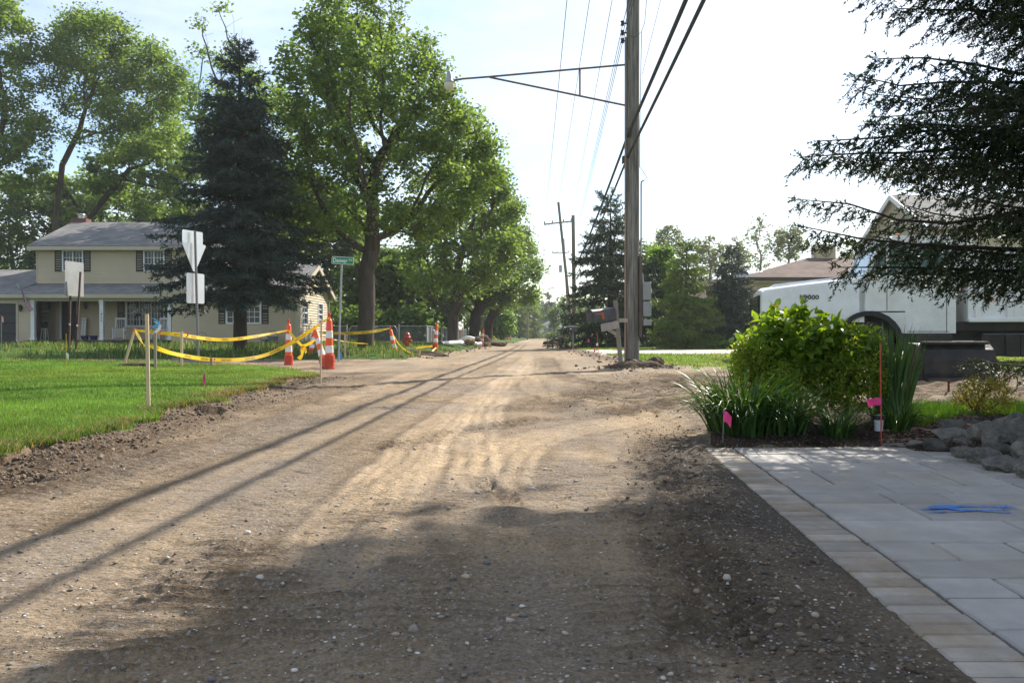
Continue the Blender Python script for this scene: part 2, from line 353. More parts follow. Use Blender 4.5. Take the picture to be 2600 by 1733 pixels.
def base_z(x, y):
    """smooth ground height (what things stand on)"""
    x = np.asarray(x, float); y = np.asarray(y, float)
    zn = zone(x, y); s = XL(y) - x; z = np.zeros(x.shape)
    z = np.where(zn == Z_LAWN, .065 + .075 * (1 - np.exp(-np.clip(s, 0, 9) / .7)) + .014 * np.clip(s, 0, 6), z)
    z = np.where(zn == Z_ASPH, .02, z)
    z = np.where(zn == Z_YARD, np.minimum((.16 * sstep(-.1, 1.5, s)) * sstep(24.2, 26.5, y) + .04 * sstep(0, .8, s) * sstep(24.2, 25, y) + .008 * np.clip(y - 26, 0, 15) * sstep(.2, 2.5, s), .32), z)
    z = np.where(zn == Z_BED, .045 * sstep(5.2, 5.8, y) + .10 * sstep(2.5, 3.2, x), z)
    z = np.where(zn == Z_RLAWN, np.where(y < 9, .06 + .06 * sstep(2.6, 3.6, x), .075), z)
    z = np.where(zn == Z_CONC, .085, z)
    # spoil banked against the lawn edge and round the pole
    e = np.abs(s); z = np.where((zn == Z_DIRT) & (s < .0) & (y < 13), .05 * np.exp(-(s / .22) ** 2), z)
    z = z + .13 * np.exp(-(((x - 2.62) / .55) ** 2 + ((y - 17.75) / .5) ** 2)) * (zn == Z_DIRT)
    z = z + .05 * np.exp(-((x - XR(y) - .05) / .3) ** 2) * ((zn == Z_DIRT) & (y > 18) & (y < 75))
    z = z + .05 * np.exp(-((x - XL(y)) / .35) ** 2) * ((zn == Z_DIRT) & (y > 24))
    z = np.where((x > .93) & (y < 5.2) & (zn == Z_DIRT) & (x < 6), np.minimum(z, -.08 * sstep(0, .25, x - (XR(y) + .02))), z)
    z = z - .16 * (((x + 2.86) / .22) ** 2 + ((y - 7.55) / .3) ** 2 < 1)
    return z
def gz(x, y): return float(base_z(np.array([x]), np.array([y]))[0])
def full_z(x, y):
    z = base_z(x, y); zn = zone(x, y); dirt = (zn == Z_DIRT)
    z = z + np.where(dirt, .030 * fbm(x * .7, y * .7, 5, 3) + .016 * fbm(x * 6, y * 6, 11, 4, .6), 0)
    z = z + np.where(zn == Z_LAWN, .02 * fbm(x * .9, y * .9, 21, 3), 0) + np.where(zn == Z_YARD, .05 * fbm(x * .5, y * .5, 25, 3), 0)
    z = z + np.where(zn == Z_BED, .05 * fbm(x * 5, y * 5, 31, 4), 0)
    near = y < 30; dark = np.zeros(x.shape)
    xs, ys = x[near], y[near]; dz = np.zeros(xs.shape); dk = np.zeros(xs.shape); w = .05 * fbm(xs * 2.5, ys * 2.5, 41, 3)
    for (pl, hw, dep, ribs, lug) in TRACKS:
        r, arc, sd = poly_sd(xs + w, ys + w * .7, pl); m = 1 - sstep(hw * .8, hw * 1.15, r); endf = sstep(0, .35, arc) * sstep(0, .35, arc.max() - arc); fade = endf * (.55 + .9 * np.clip(vnoise(arc * 1.3, arc * 0, 51) + .35, 0, 1))
        if ribs: dz += -m * dep * (.5 + .5 * np.cos(sd / hw * math.pi * ribs)) * fade; dk += (-m * .5 + .3 * np.exp(-((r - hw * 1.15) / (hw * .22)) ** 2)) * fade
        else:
            lugs = np.sin(2 * math.pi * (arc / .085 + np.abs(sd) / hw * .9)) * (np.abs(sd) > hw * .1)
            dz += (-m * dep * .55 + m * dep * .55 * lugs + dep * .9 * np.exp(-((r - hw * 1.25) / (hw * .28)) ** 2) * (.6 + fbm(xs * 9, ys * 9, 61, 3))) * fade
            dk += (m * .8 + .7 * np.exp(-((r - hw * 1.2) / (hw * .35)) ** 2)) * min(1, dep / .03) * fade  # darker soil tone, with the shade of the ridges painted into it
    for (pl, hw, amp) in LUGS:
        r, arc, sd = poly_sd(xs, ys, pl); m = (1 - sstep(hw * .5, hw * 1.2, r)) * np.clip(.25 + 2.2 * fbm(xs * 2.2, ys * 2.2, 71, 3), 0, 1)
        rid = np.clip(np.sin(2 * math.pi * (ys / .072 + 1.3 * fbm(xs * 2.2, ys * 2.0, 77, 3))), -.35, 1); dz += m * amp * .75 * rid; dk += m * np.clip(rid, 0, 1) * .55
    # general cross ripples left by the grader / tracked machine
    rid = np.clip(fbm(xs * 2.0, ys * 13, 81, 3) * 2.0, -.3, 1); mm = np.clip(.15 + 1.8 * fbm(xs * .8, ys * .5, 87, 3), 0, 1); dz += rid * mm * .018; dk += np.clip(rid, 0, 1) * mm * .25
    # churned driveway mouth
    ch = sstep(-1.9, -.1, xs - XR(ys) + .5 * fbm(xs * .8, ys * .8, 89, 3)) * sstep(6.6, 8.5, ys) * (1 - sstep(15.3, 16.8, ys)); dz += ch * .13 * fbm(xs * 2.2, ys * 5.5, 91, 3); dk += ch * np.clip(.5 + 1.0 * fbm(xs * 2.2, ys * 5.5, 93, 3), 0, .85)
    # loose gravel windrow along the patio edge
    bw = np.exp(-((xs - (XR(ys) - .16)) / .2) ** 2) * (ys < 5.6); dz += bw * (.006 + .02 * fbm(xs * 7, ys * 7, 95, 3)); dk += bw * .5
    lb = np.exp(-((xs - XL(ys) - .12) / .28) ** 2) * (ys < 13.5); dz += lb * .03 * fbm(xs * 5, ys * 5, 97, 4); dk += lb * .7
    zz = z.copy(); zz[near] += dz * dirt[near]; dark[near] = dk
    ed_ = .95 + .0745 * (y - 1.71); nr_ = (y < 5.27) & (x < 4); cap = np.where(x > ed_ + .012, -.03, .004 + .25 * np.clip(ed_ - x, 0, 1)); zz = np.where(nr_ & (zn == Z_DIRT), np.minimum(zz, cap), zz)
    return zz, dark
SAND = np.array([.385, .288, .187]); BROWN = np.array([.125, .088, .058]); GREY = np.array([.25, .21, .17]); PALE = np.array([.42, .34, .24]); BLACK = np.array([.10, .083, .066])
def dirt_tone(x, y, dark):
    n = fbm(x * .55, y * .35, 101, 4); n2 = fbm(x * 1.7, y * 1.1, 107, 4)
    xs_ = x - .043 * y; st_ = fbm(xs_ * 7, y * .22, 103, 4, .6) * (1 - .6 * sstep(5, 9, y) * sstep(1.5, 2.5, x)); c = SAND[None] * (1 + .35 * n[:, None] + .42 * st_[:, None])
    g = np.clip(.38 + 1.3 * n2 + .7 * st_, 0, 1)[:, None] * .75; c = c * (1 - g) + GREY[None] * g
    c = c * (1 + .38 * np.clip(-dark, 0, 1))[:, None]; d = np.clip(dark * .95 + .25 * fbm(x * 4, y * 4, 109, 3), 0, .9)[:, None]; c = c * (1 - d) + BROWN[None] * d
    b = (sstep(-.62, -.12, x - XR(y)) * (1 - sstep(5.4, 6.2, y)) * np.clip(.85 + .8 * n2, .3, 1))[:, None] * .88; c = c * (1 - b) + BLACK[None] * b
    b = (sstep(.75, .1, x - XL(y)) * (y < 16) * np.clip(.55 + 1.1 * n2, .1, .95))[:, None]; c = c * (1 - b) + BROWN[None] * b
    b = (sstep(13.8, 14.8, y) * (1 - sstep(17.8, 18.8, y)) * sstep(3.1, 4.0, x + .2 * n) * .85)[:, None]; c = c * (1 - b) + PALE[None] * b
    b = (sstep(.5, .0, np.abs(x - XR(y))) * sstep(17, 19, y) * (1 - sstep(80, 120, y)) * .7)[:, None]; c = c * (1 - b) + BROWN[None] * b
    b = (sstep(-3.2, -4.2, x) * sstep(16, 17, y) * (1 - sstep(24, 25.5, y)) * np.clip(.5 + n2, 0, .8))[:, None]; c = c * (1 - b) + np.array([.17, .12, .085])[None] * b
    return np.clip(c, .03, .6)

M_DIRT = dirtmat('dirt')
M_SOIL = M_DIRT
def turf(name, c, sc=30): return mat(name, c, .95, .45, 3.5, .03, sc, spec=.1)
M_LAWN = turf('lawn_soil', (.10, .17, .03)); M_RL = turf('far_lawn_soil', (.13, .20, .035)); M_YARD = turf('yard_soil', (.055, .095, .02))
M_ASPH = mat('asphalt', (.16, .155, .15), .9, .2, 2.0, .006, 120, spec=.2, grime=.5, gcol=(.24, .2, .15))
M_CONC = mat('drive_concrete', (.45, .42, .38), .9, .15, 1.5, .004, 90, spec=.2, grime=.35, gcol=(.3, .24, .17))
rows = np.concatenate([np.exp(np.linspace(math.log(1.25), math.log(16), 560)), np.exp(np.linspace(math.log(16), math.log(420), 141))[1:]])
cols = (np.concatenate([np.linspace(-900, -60, 26)[:-1], np.linspace(-60, 2660, 440), np.linspace(2660, 3500, 26)[1:]]) - CX) / F
NR, NC = len(rows), len(cols)
gxx = (cols[None, :] * rows[:, None]); gyy = np.repeat(rows[:, None], NC, 1)
fx, fy = gxx.ravel(), gyy.ravel(); fz, fdark = full_z(fx, fy)
V = np.stack([fx, fy, fz], 1)
ii = np.arange((NR - 1) * (NC - 1)); rr, cc = ii // (NC - 1), ii % (NC - 1); a = rr * NC + cc
Q = np.stack([a, a + 1, a + NC + 1, a + NC], 1)
mx_, my_ = V[Q, 0].mean(1), V[Q, 1].mean(1); zq = zone(mx_, my_); zr_ = V[Q, 2].max(1) - V[Q, 2].min(1); zq[(zq == Z_LAWN) & (zr_ > .035) & (my_ < 17)] = Z_DIRT
def sub(name, sel, m, tone=None, label=None):
    q = Q[sel]; u, inv = np.unique(q, return_inverse=True); me = np_mesh(name, V[u], [inv.reshape(-1, 4)], smooth=True)
    if tone is not None: add_color(me, 'tone', tone(u))
    o = link_mesh(name, me, m); setp(o, label, None, None, 'structure'); return o
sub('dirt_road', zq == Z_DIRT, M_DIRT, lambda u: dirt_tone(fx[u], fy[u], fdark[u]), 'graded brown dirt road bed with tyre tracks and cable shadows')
sub('lawn', zq == Z_LAWN, M_LAWN, None, 'mown green corner lawn with torn edge beside the dirt road')
sub('side_road', zq == Z_ASPH, M_ASPH, None, 'grey asphalt side street in front of the two-storey house')
sub('yard', zq == Z_YARD, M_YARD, None, 'grassy front yard of the beige house and verge under the street trees')
bedt = np.array([.055, .038, .026])
sub('garden_bed', zq == Z_BED, M_SOIL, lambda u: bedt[None] * (1 + .8 * fbm(fx[u] * 9, fy[u] * 9, 113, 3))[:, None], 'dark mulched planting bed beside the stamped patio')
sub('lawn_right', zq == Z_RLAWN, M_RL, None, 'sunlit lawn beyond the utility pole with worn tan patches')
sub('driveway', zq == Z_CONC, M_CONC, None, 'pale concrete driveway crossing the lawn behind the mailbox')
g = MB(); g.quad((-3000, -600, -.3), (3000, -600, -.3), (3000, 5000, -.3), (-3000, 5000, -.3)); g.build('ground', M_YARD, kind='structure', label='flat grassy ground reaching the horizon')

# ------------------------------------------------------------------ grass blades
rg = np.random.default_rng(5)
def blades(name, x, y, z, h, w, colr, lean=.45, label=None, m=None, seg=1):
    n = len(x); a = rg.uniform(0, 2 * math.pi, n); la = rg.uniform(0, 2 * math.pi, n); le = rg.uniform(0, lean, n) * h
    sx, sy = np.cos(a) * w / 2, np.sin(a) * w / 2; tx, ty = x + np.cos(la) * le, y + np.sin(la) * le
    if seg == 1:
        Vv = np.stack([np.stack([x - sx, y - sy, z - .01], 1), np.stack([x + sx, y + sy, z - .01], 1), np.stack([tx, ty, z + h], 1)], 1).reshape(-1, 3)
        Fv = [np.arange(n * 3).reshape(-1, 3)]; k = 3
    else:
        mx2, my2 = x + np.cos(la) * le * .35, y + np.sin(la) * le * .35
        Vv = np.stack([np.stack([x - sx, y - sy, z - .01], 1), np.stack([x + sx, y + sy, z - .01], 1), np.stack([mx2 + sx * .8, my2 + sy * .8, z + h * .6], 1), np.stack([mx2 - sx * .8, my2 - sy * .8, z + h * .6], 1), np.stack([tx, ty, z + h * .97], 1)], 1).reshape(-1, 3)
        b = np.arange(n)[:, None] * 5; Fv = [b + np.array([[0, 1, 2, 3]]), b + np.array([[3, 2, 4]])]; k = 5
    me = np_mesh(name, Vv, Fv); add_color(me, 'tone', np.repeat(colr, k, 0))
    o = link_mesh(name, me, m or M_BLADE); return setp(o, label, None, None, 'stuff')
M_BLADE = leafmat('grass_blade', (.8, .8, .8), (1.15, 1.15, 1.15), .35, (1.25, 1.25, .7), .55, .25, 'tone')
def scatter(n, y0, y1, px0, px1, zsel, pw=1.0):
    """points denser towards the front; kept where the ground is of the given kind"""
    u = rg.random(n); y = np.exp(np.log(y0) + u ** pw * (np.log(y1) - np.log(y0))); px = rg.uniform(px0, px1, n); x = (px - CX) * y / F
    k = np.isin(zone(x, y), zsel); return x[k], y[k]
def gcol(x, y, c, straw=None, sfac=None, s=200):
    n = fbm(x * .9, y * .9, s, 3)[:, None]; n = n + .5 * fbm(x * 4, y * 4, s + 3, 2)[:, None]; col = np.array(c)[None] * (1 + .7 * n) * (1 + np.array([[.35, .05, .1]]) * fbm(x * .5, y * .5, s + 7, 2)[:, None]) * rg.uniform(.75, 1.25, (len(x), 1))
    col = col * (1 + rg.uniform(-.12, .12, (len(x), 3)))
    if straw is not None:
        k = (rg.random(len(x)) < sfac)[:, None]; col = np.where(k, np.array(straw)[None] * rg.uniform(.6, 1.2, (len(x), 1)), col)
    return col
x, y = scatter(200000, 4.0, 17.2, -350, 1000, [Z_LAWN], .95)
edge = np.minimum(XL(y) - x, (YL(x) - y) * .8); d = y
h = rg.uniform(.014, .034, len(x)) * (1 + .9 * np.exp(-(edge / .12) ** 2)); w = .0022 + .00085 * d
brown = np.clip(np.exp(-(edge / .3) ** 2) * (.28 + .9 * fbm(x * 1.3, y * 1.3, 205, 2)) * np.where(y > 8.6, 1.7, .8), 0, .9)
blades('grass', x, y, full_z(x, y)[0], h, w, gcol(x, y, (.15, .24, .042), (.36, .27, .13), np.clip(brown + .015, 0, .9)), .8, 'short mown grass of the corner lawn')
# overhanging fringe at the torn edge
n = 11000; y = rg.uniform(4.0, 13.4, n); x = XL(y) + jag(XL(y), y) - np.abs(rg.normal(0, .07, n)); k = zone(x, y) == Z_LAWN; x, y = x[k], y[k]
blades('grass_fringe', x, y, full_z(x, y)[0] - .01, rg.uniform(.025, .06, len(x)), .003 + .0007 * y, gcol(x, y, (.085, .17, .025), (.34, .24, .12), np.where(y > 8.5, .62, .34)), 1.3, 'long drooping fringe of grass along the torn lawn edge', seg=2)
x, y = scatter(30000, 24.3, 60, -250, 1330, [Z_YARD], .8)
tall = np.clip(.45 + 1.6 * fbm(x * .5, y * .5, 211, 3), .12, 1) * np.where(y < 36, 1, .35)
blades('tall_grass', x, y, base_z(x, y), rg.uniform(.10, .38, len(x)) * tall, .010 + .0009 * y, gcol(x, y, (.10, .165, .035), (.3, .28, .13), .18), .7, 'tall unmown grass of the verge beyond the side street', seg=2)
x, y = scatter(52000, 15, 60, 1330, 2750, [Z_RLAWN], .8)
tan_ = np.clip(.15 + 1.5 * fbm(x * .25, y * .6, 221, 3), 0, .6)
blades('grass_right', x, y, base_z(x, y), rg.uniform(.03, .07, len(x)), .006 + .0012 * y, gcol(x, y, (.15, .215, .035), (.34, .29, .12), tan_), .8, 'short grass of the lawn around the concrete driveway')
x, y = scatter(16000, 5.7, 7.4, 2150, 2800, [Z_RLAWN])
blades('grass_strip', x, y, full_z(x, y)[0], rg.uniform(.03, .08, len(x)), np.full(len(x), .005), gcol(x, y, (.10, .2, .02)), .8, 'small strip of bright lawn behind the boulders')

# ------------------------------------------------------------------ stones and clods lying on the road
def ico(sub=1):
    t = (1 + 5 ** .5) / 2; v = [(-1, t, 0), (1, t, 0), (-1, -t, 0), (1, -t, 0), (0, -1, t), (0, 1, t), (0, -1, -t), (0, 1, -t), (t, 0, -1), (t, 0, 1), (-t, 0, -1), (-t, 0, 1)]
    f = [(0, 11, 5), (0, 5, 1), (0, 1, 7), (0, 7, 10), (0, 10, 11), (1, 5, 9), (5, 11, 4), (11, 10, 2), (10, 7, 6), (7, 1, 8), (3, 9, 4), (3, 4, 2), (3, 2, 6), (3, 6, 8), (3, 8, 9), (4, 9, 5), (2, 4, 11), (6, 2, 10), (8, 6, 7), (9, 8, 1)]
    v = [np.array(p) / np.linalg.norm(p) for p in v]
    for _ in range(sub):
        c = {}; nf = []
        def mid(i, j):
            k = (min(i, j), max(i, j))
            if k not in c: p = v[i] + v[j]; v.append(p / np.linalg.norm(p)); c[k] = len(v) - 1
            return c[k]
        for a_, b_, c_ in f:
            p, q, r_ = mid(a_, b_), mid(b_, c_), mid(c_, a_); nf += [(a_, p, r_), (b_, q, p), (c_, r_, q), (p, q, r_)]
        f = nf
    return np.array(v), np.array(f)
IV, IF = ico(0)
def stones(name, x, y, size, colr, label, flat=.55, sink=.25):
    n = len(x); V0 = IV[None] * rg.uniform(.65, 1.35, (n, 12, 1)); sc = size[:, None] * rg.uniform(.6, 1.25, (n, 3)); sc[:, 2] *= flat
    V0 = V0 * sc[:, None, :]; a = rg.uniform(0, 6.28, n); c, s = np.cos(a)[:, None], np.sin(a)[:, None]
    X = V0[..., 0] * c - V0[..., 1] * s + x[:, None]; Y = V0[..., 0] * s + V0[..., 1] * c + y[:, None]; Zz = V0[..., 2] + (full_z(x, y)[0] + size * flat * (1 - sink) * .7)[:, None]
    me = np_mesh(name, np.stack([X, Y, Zz], 2).reshape(-1, 3), [(np.arange(n)[:, None, None] * 12 + IF[None]).reshape(-1, 3)]); add_color(me, 'tone', np.repeat(colr, 12, 0))
    return setp(link_mesh(name, me, M_STONE), label, None, None, 'stuff')
M_STONE = bpy.data.materials.new('stone_bits'); M_STONE.use_nodes = True
_n = M_STONE.node_tree; _a = nod(_n, 'ShaderNodeAttribute'); _a.attribute_name = 'tone'; _n.links.new(_a.outputs['Color'], _n.nodes['Principled BSDF'].inputs['Base Color']); _n.nodes['Principled BSDF'].inputs['Roughness'].default_value = .9
def pick(n, cs): i = rg.integers(0, len(cs), n); return np.array(cs)[i] * rg.uniform(.7, 1.25, (n, 1))
x, y = scatter(9000, 1.5, 6.5, -60, 2500, [Z_DIRT], 1.25)
k = (x < XR(y) - .02) & (rg.random(len(x)) < np.clip(.28 + .9 * sstep(-.7, .0, x - XR(y)) + 1.1 * fbm(x * 1.5, y * 1.5, 231, 3), .06, 1)); x, y = x[k], y[k]
stones('gravel', x, y, np.minimum(np.exp(rg.normal(math.log(.0030), .42, len(x))), .009), pick(len(x), [(.33, .29, .24), (.42, .39, .35), (.16, .14, .13), (.26, .2, .14), (.5, .46, .42), (.12, .11, .115)]), 'small loose stones scattered over the dirt road')
n = 2600; y = np.exp(rg.uniform(math.log(3.8), math.log(14), n)); x = XL(y) + np.abs(rg.normal(.02, .22, n)); k = zone(x, y) == Z_DIRT; x, y = x[k], y[k]
stones('soil_clods', x, y, np.minimum(np.exp(rg.normal(math.log(.0065), .5, len(x))), .02), pick(len(x), [(.13, .092, .06), (.1, .072, .05), (.17, .125, .085)]), 'brown clods of soil crumbled off the lawn edge', .75)
n = 2800; y = np.concatenate([np.exp(rg.uniform(math.log(1.6), math.log(6.8), n // 2)), rg.uniform(6.8, 17, n - n // 2)]); x = XR(y) + np.where(y < 7, rg.normal(-.28, .16, n), rg.uniform(-1.3, 3.0, n)); k = (zone(x, y) == Z_DIRT) & ((y > 5.3) | (x < XR(y) - .01)); x, y = x[k], y[k]
stones('soil_clods_right', x, y, np.minimum(np.exp(rg.normal(math.log(.0045), .45, len(x))), .011) * np.where(y > 7, 1.5, 1), pick(len(x), [(.12, .09, .062), (.085, .068, .055), (.2, .15, .1)]), 'dark crumbled soil along the patio and the driveway mouth', .75)
n = 1300; t = rg.random(n); x = np.where(t < .3, rg.normal(2.75, .45, n), np.where(t < .65, XR(20 + 60 * rg.random(n)), 0)); y = np.where(t < .3, rg.normal(17.6, .35, n), 0)
yy = rg.uniform(19, 80, n); x = np.where(t < .3, x, np.where(t < .65, XR(yy) + rg.normal(0, .25, n), XL(np.maximum(yy, 25)) + rg.normal(.1, .3, n))); y = np.where(t < .3, y, np.where(t < .65, yy, np.maximum(yy, 25)))
stones('soil_clods_far', x, y, np.exp(rg.normal(math.log(.022), .5, n)), pick(n, [(.15, .105, .07), (.11, .08, .055), (.2, .15, .1)]), 'heaped soil along the edges of the road further on', .7)
x, y = scatter(190, 1.5, 6.5, -60, 2200, [Z_DIRT], 1.1); k = x < XR(y) - .05; x, y = x[k], y[k]
stones('larger_gravel', x, y, np.minimum(np.exp(rg.normal(math.log(.008), .35, len(x))), .017), pick(len(x), [(.33, .29, .24), (.42, .38, .33), (.16, .14, .13), (.28, .21, .15)]), 'bigger loose stones lying here and there on the dirt road', .6)
# one flat stone in the foreground
o = stones('flat_stone', np.array([GX(1182, 1485)[0]]), np.array([GX(1182, 1485)[1]]), np.array([.022]), np.array([[.36, .28, .2]]), None, .45)
del o['kind']; setp(o, 'flat tan stone lying alone in the shaded road', 'stone')
# ------------------------------------------------------------------ trees
def ellipsoid_pts(g, specs, n):
    out = []
    wsum = sum(s[2] for s in specs)
    for (c, r, w) in specs:
        k = int(n * w / wsum); v = g.normal(size=(k, 3)); v /= np.linalg.norm(v, axis=1)[:, None]; u = g.random(k) ** .42
        out.append(np.array(c)[None] + v * u[:, None] * np.array(r)[None])
    return np.concatenate(out)
def colonize(g, A, trunk, D, infl, kill, maxit=160, trop=(0, 0, .05)):
    pts = [np.array(trunk[0], float)]; par = [-1]
    for t in trunk[1:]:
        t = np.array(t, float); L = np.linalg.norm(t - pts[-1]); k = max(1, int(L / D)); p0 = pts[-1].copy()
        for i in range(1, k + 1): pts.append(p0 + (t - p0) * i / k + (g.normal(0, .03 * D, 3) if i < k else 0)); par.append(len(pts) - 2)
    N = np.array(pts); par = list(par)
    dist = np.linalg.norm(A[:, None] - N[None], axis=2); near = dist.argmin(1); nd = dist.min(1); alive = np.ones(len(A), bool); tropv = np.array(trop)
    for it in range(maxit):
        use = alive & (nd < infl)
        if not use.any():
            if not alive.any(): break
            i = np.where(alive)[0][nd[alive].argmin()]; use = np.zeros(len(A), bool); use[i] = True
        idx = near[use]; dv = A[use] - N[idx]; dv /= np.linalg.norm(dv, axis=1)[:, None] + 1e-9
        u, inv = np.unique(idx, return_inverse=True); acc = np.zeros((len(u), 3)); np.add.at(acc, inv, dv)
        acc /= np.linalg.norm(acc, axis=1)[:, None] + 1e-9; acc += g.normal(0, .13, acc.shape) + tropv; acc /= np.linalg.norm(acc, axis=1)[:, None]
        new = N[u] + acc * D; base = len(N); N = np.concatenate([N, new]); par += list(u)
        dd = np.linalg.norm(A[:, None] - new[None], axis=2); j = dd.argmin(1); m = dd[np.arange(len(A)), j]; b = m < nd; near = np.where(b, base + j, near); nd = np.where(b, m, nd)
        alive &= nd > kill
        if len(N) > 9000: break
    return N, np.array(par)
def limb_mesh(N, par, tip, p=2.35, rbase=None):
    n = len(N); kids = [[] for _ in range(n)]
    for i in range(1, n):
        if par[i] >= 0: kids[par[i]].append(i)
    r = np.zeros(n); cnt = np.zeros(n, int)
    order = list(range(n)); order.sort(key=lambda i: -i)
    for i in order:
        if not kids[i]: r[i] = tip; cnt[i] = 1
        else: r[i] = sum(r[k] ** p for k in kids[i]) ** (1 / p); cnt[i] = 1 + max(cnt[k] for k in kids[i])
    if rbase: r = np.where(r > tip, tip + (r - tip) * (rbase - tip) / (r[0] - tip), r)
    mb = MB(); stack = [0]; done = set()
    heads = [(0, None)]
    while heads:
        h, pre = heads.pop(); chain = ([pre] if pre is not None else []) + [h]; cur = h
        while kids[cur]:
            ks = sorted(kids[cur], key=lambda k: -r[k])
            for k in ks[1:]: heads.append((k, cur))
            chain.append(ks[0]); cur = ks[0]
        if len(chain) < 2: continue
        rs = [float(r[c]) for c in chain]
        if pre is not None: rs[0] = min(rs[0], rs[1] * 1.25)
        mx_ = max(rs); mb.tube([N[c] for c in chain], rs, 10 if mx_ > .12 else (6 if mx_ > .035 else 3), caps=False)
    return mb, r, cnt
def leaves_np(g, C, size, asp=.8, upb=.6, droop=.0):
    n = len(C); nr = g.normal(size=(n, 3)); nr[:, 2] = np.abs(nr[:, 2]) + upb; nr /= np.linalg.norm(nr, axis=1)[:, None]
    t = g.normal(size=(n, 3)); t[:, 2] -= droop; t -= nr * (t * nr).sum(1)[:, None]; t /= np.linalg.norm(t, axis=1)[:, None]; b = np.cross(nr, t)
    s = (size * g.uniform(.45, 1.5, n))[:, None]; up = nr * s * .16
    v = np.stack([C - t * s * .5, C + b * s * asp * .5 - t * s * .08 + up, C + t * s * .5, C - b * s * asp * .5 - t * s * .08 + up], 1).reshape(-1, 3)
    b0 = np.arange(n)[:, None] * 4
    return v, np.concatenate([b0 + np.array([[0, 1, 2]]), b0 + np.array([[0, 2, 3]])])
M_BARK = barkmat('bark', (.085, .07, .058)); M_BARKD = barkmat('dark_bark', (.055, .045, .038))
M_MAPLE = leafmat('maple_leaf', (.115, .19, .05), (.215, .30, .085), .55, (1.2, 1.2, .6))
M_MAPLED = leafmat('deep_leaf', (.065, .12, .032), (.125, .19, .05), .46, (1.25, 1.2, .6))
M_LIME = leafmat('lime_leaf', (.09, .19, .03), (.15, .26, .04), .42)
M_AIRY = leafmat('airy_leaf', (.11, .15, .06), (.19, .22, .1), .35)
def tree(name, label, base, trunk, specs, natt, nleaf, lsize, D=.5, seed=1, lm=None, bm=None, rbase=.3, tip=.008, infl=None, kill=None, spread=.22, group=None, leafdepth=3, cat='tree', bare=0.0, upb=.6):
    g = np.random.default_rng(seed); base = Vector(base)
    A = ellipsoid_pts(g, specs, natt)
    N, par = colonize(g, A, [base] + list(trunk), D, infl or D * 6, kill or D * 1.3)
    mb, r, cnt = limb_mesh(N, par, tip, rbase=rbase)
    t = thing(name, label, cat, base, 0, group)
    mb.build('trunk', bm or M_BARK, t, smooth=True, world=True)
    tips = np.where(cnt <= leafdepth)[0]; tips = tips[tips > len(trunk) + 2]
    if bare > 0: zz = N[tips, 2]; keep = g.random(len(tips)) > bare * sstep(np.quantile(zz, .6), np.quantile(zz, .98), zz); tips = tips[keep]
    idx = g.choice(tips, nleaf); off = g.normal(0, 1, (nleaf, 3)) * spread; off[:, 2] *= .7
    pa = np.array(par)[idx]; w = g.random((nleaf, 1)); C = N[idx] * (1 - w) + N[np.maximum(pa, 0)] * w + off
    v, f = leaves_np(g, C, lsize, upb=upb); me = np_mesh('crown', v, [f]); o = link_mesh('crown', me, lm or M_MAPLE, t, False, True); return t
def PB(px, py, d): p = P(px, py, d); return p
def EL(px, py, d, rx, rz, w=1.0, ry=None):
    k = d / F; return (tuple(P(px, py, d)), (rx * k, (ry or rx) * k, rz * k), w)
def gbase(px, d): x = (px - CX) * d / F; return Vector((x, d, gz(x, d) - .08))

tree('maple_tree', 'big spreading maple with forked grey trunk behind the hydrant', gbase(928, 30), [P(932, 740, 30), P(930, 690, 30)],
     [EL(930, 250, 30, 225, 250, 1.0), EL(900, 60, 30, 140, 130, .35), EL(1080, 430, 30, 165, 190, .5), EL(800, 470, 30, 130, 170, .4), EL(1190, 420, 31, 115, 120, .32), EL(940, 560, 30, 190, 80, .25), EL(1110, 310, 30, 105, 140, .3)],
     2000, 58000, .135, .40, 11, rbase=.30, spread=.24, bare=.35)
tree('maple_tree', 'street maple with pale forked trunk beyond the white pipes', gbase(1150, 44), [P(1150, 800, 44), P(1165, 770, 44)],
     [EL(1190, 600, 44, 150, 175, 1.0), EL(1100, 690, 44, 100, 90, .35), EL(1240, 560, 44, 85, 130, .3), EL(1195, 470, 44, 110, 110, .4)], 900, 24000, .17, .5, 12, rbase=.30, spread=.3)
tree('maple_tree', 'dark trunked street maple third along the verge', gbase(1203, 57), [P(1208, 800, 57), P(1230, 760, 57)],
     [EL(1270, 640, 57, 85, 150, 1.0), EL(1215, 720, 57, 90, 70, .4)], 600, 13000, .21, .6, 13, M_MAPLED, M_BARKD, rbase=.38, spread=.36)
tree('maple_tree', 'last leaning street maple beside the lime shrub', gbase(1238, 66), [P(1240, 820, 66), P(1268, 775, 66)],
     [EL(1315, 680, 66, 72, 100, 1.0), EL(1270, 740, 66, 70, 50, .4), EL(1340, 740, 66, 40, 45, .2)], 550, 12500, .22, .65, 14, M_MAPLE, M_BARKD, rbase=.36, spread=.38)
tree('tall_tree', 'thin tall tree with bare topmost twigs behind the blue spruce', gbase(640, 50), [P(640, 620, 50), P(610, 480, 50)],
     [EL(610, 330, 50, 150, 210, 1.0), EL(560, 110, 50, 80, 130, .30), EL(700, 420, 50, 110, 230, .6)], 900, 15000, .2, .62, 15, M_MAPLE, rbase=.32, spread=.3, bare=.95)
tree('tall_tree', 'tall maple rising behind the house chimney with slanting limbs', gbase(140, 60), [P(142, 560, 60), P(160, 420, 60), P(205, 330, 60)],
     [EL(250, 170, 60, 130, 150, 1.0), EL(400, 220, 60, 90, 90, .4), EL(330, 330, 60, 120, 100, .35), EL(190, 240, 60, 60, 130, .3)], 900, 31000, .21, .7, 16, M_MAPLE, rbase=.2, spread=.46)
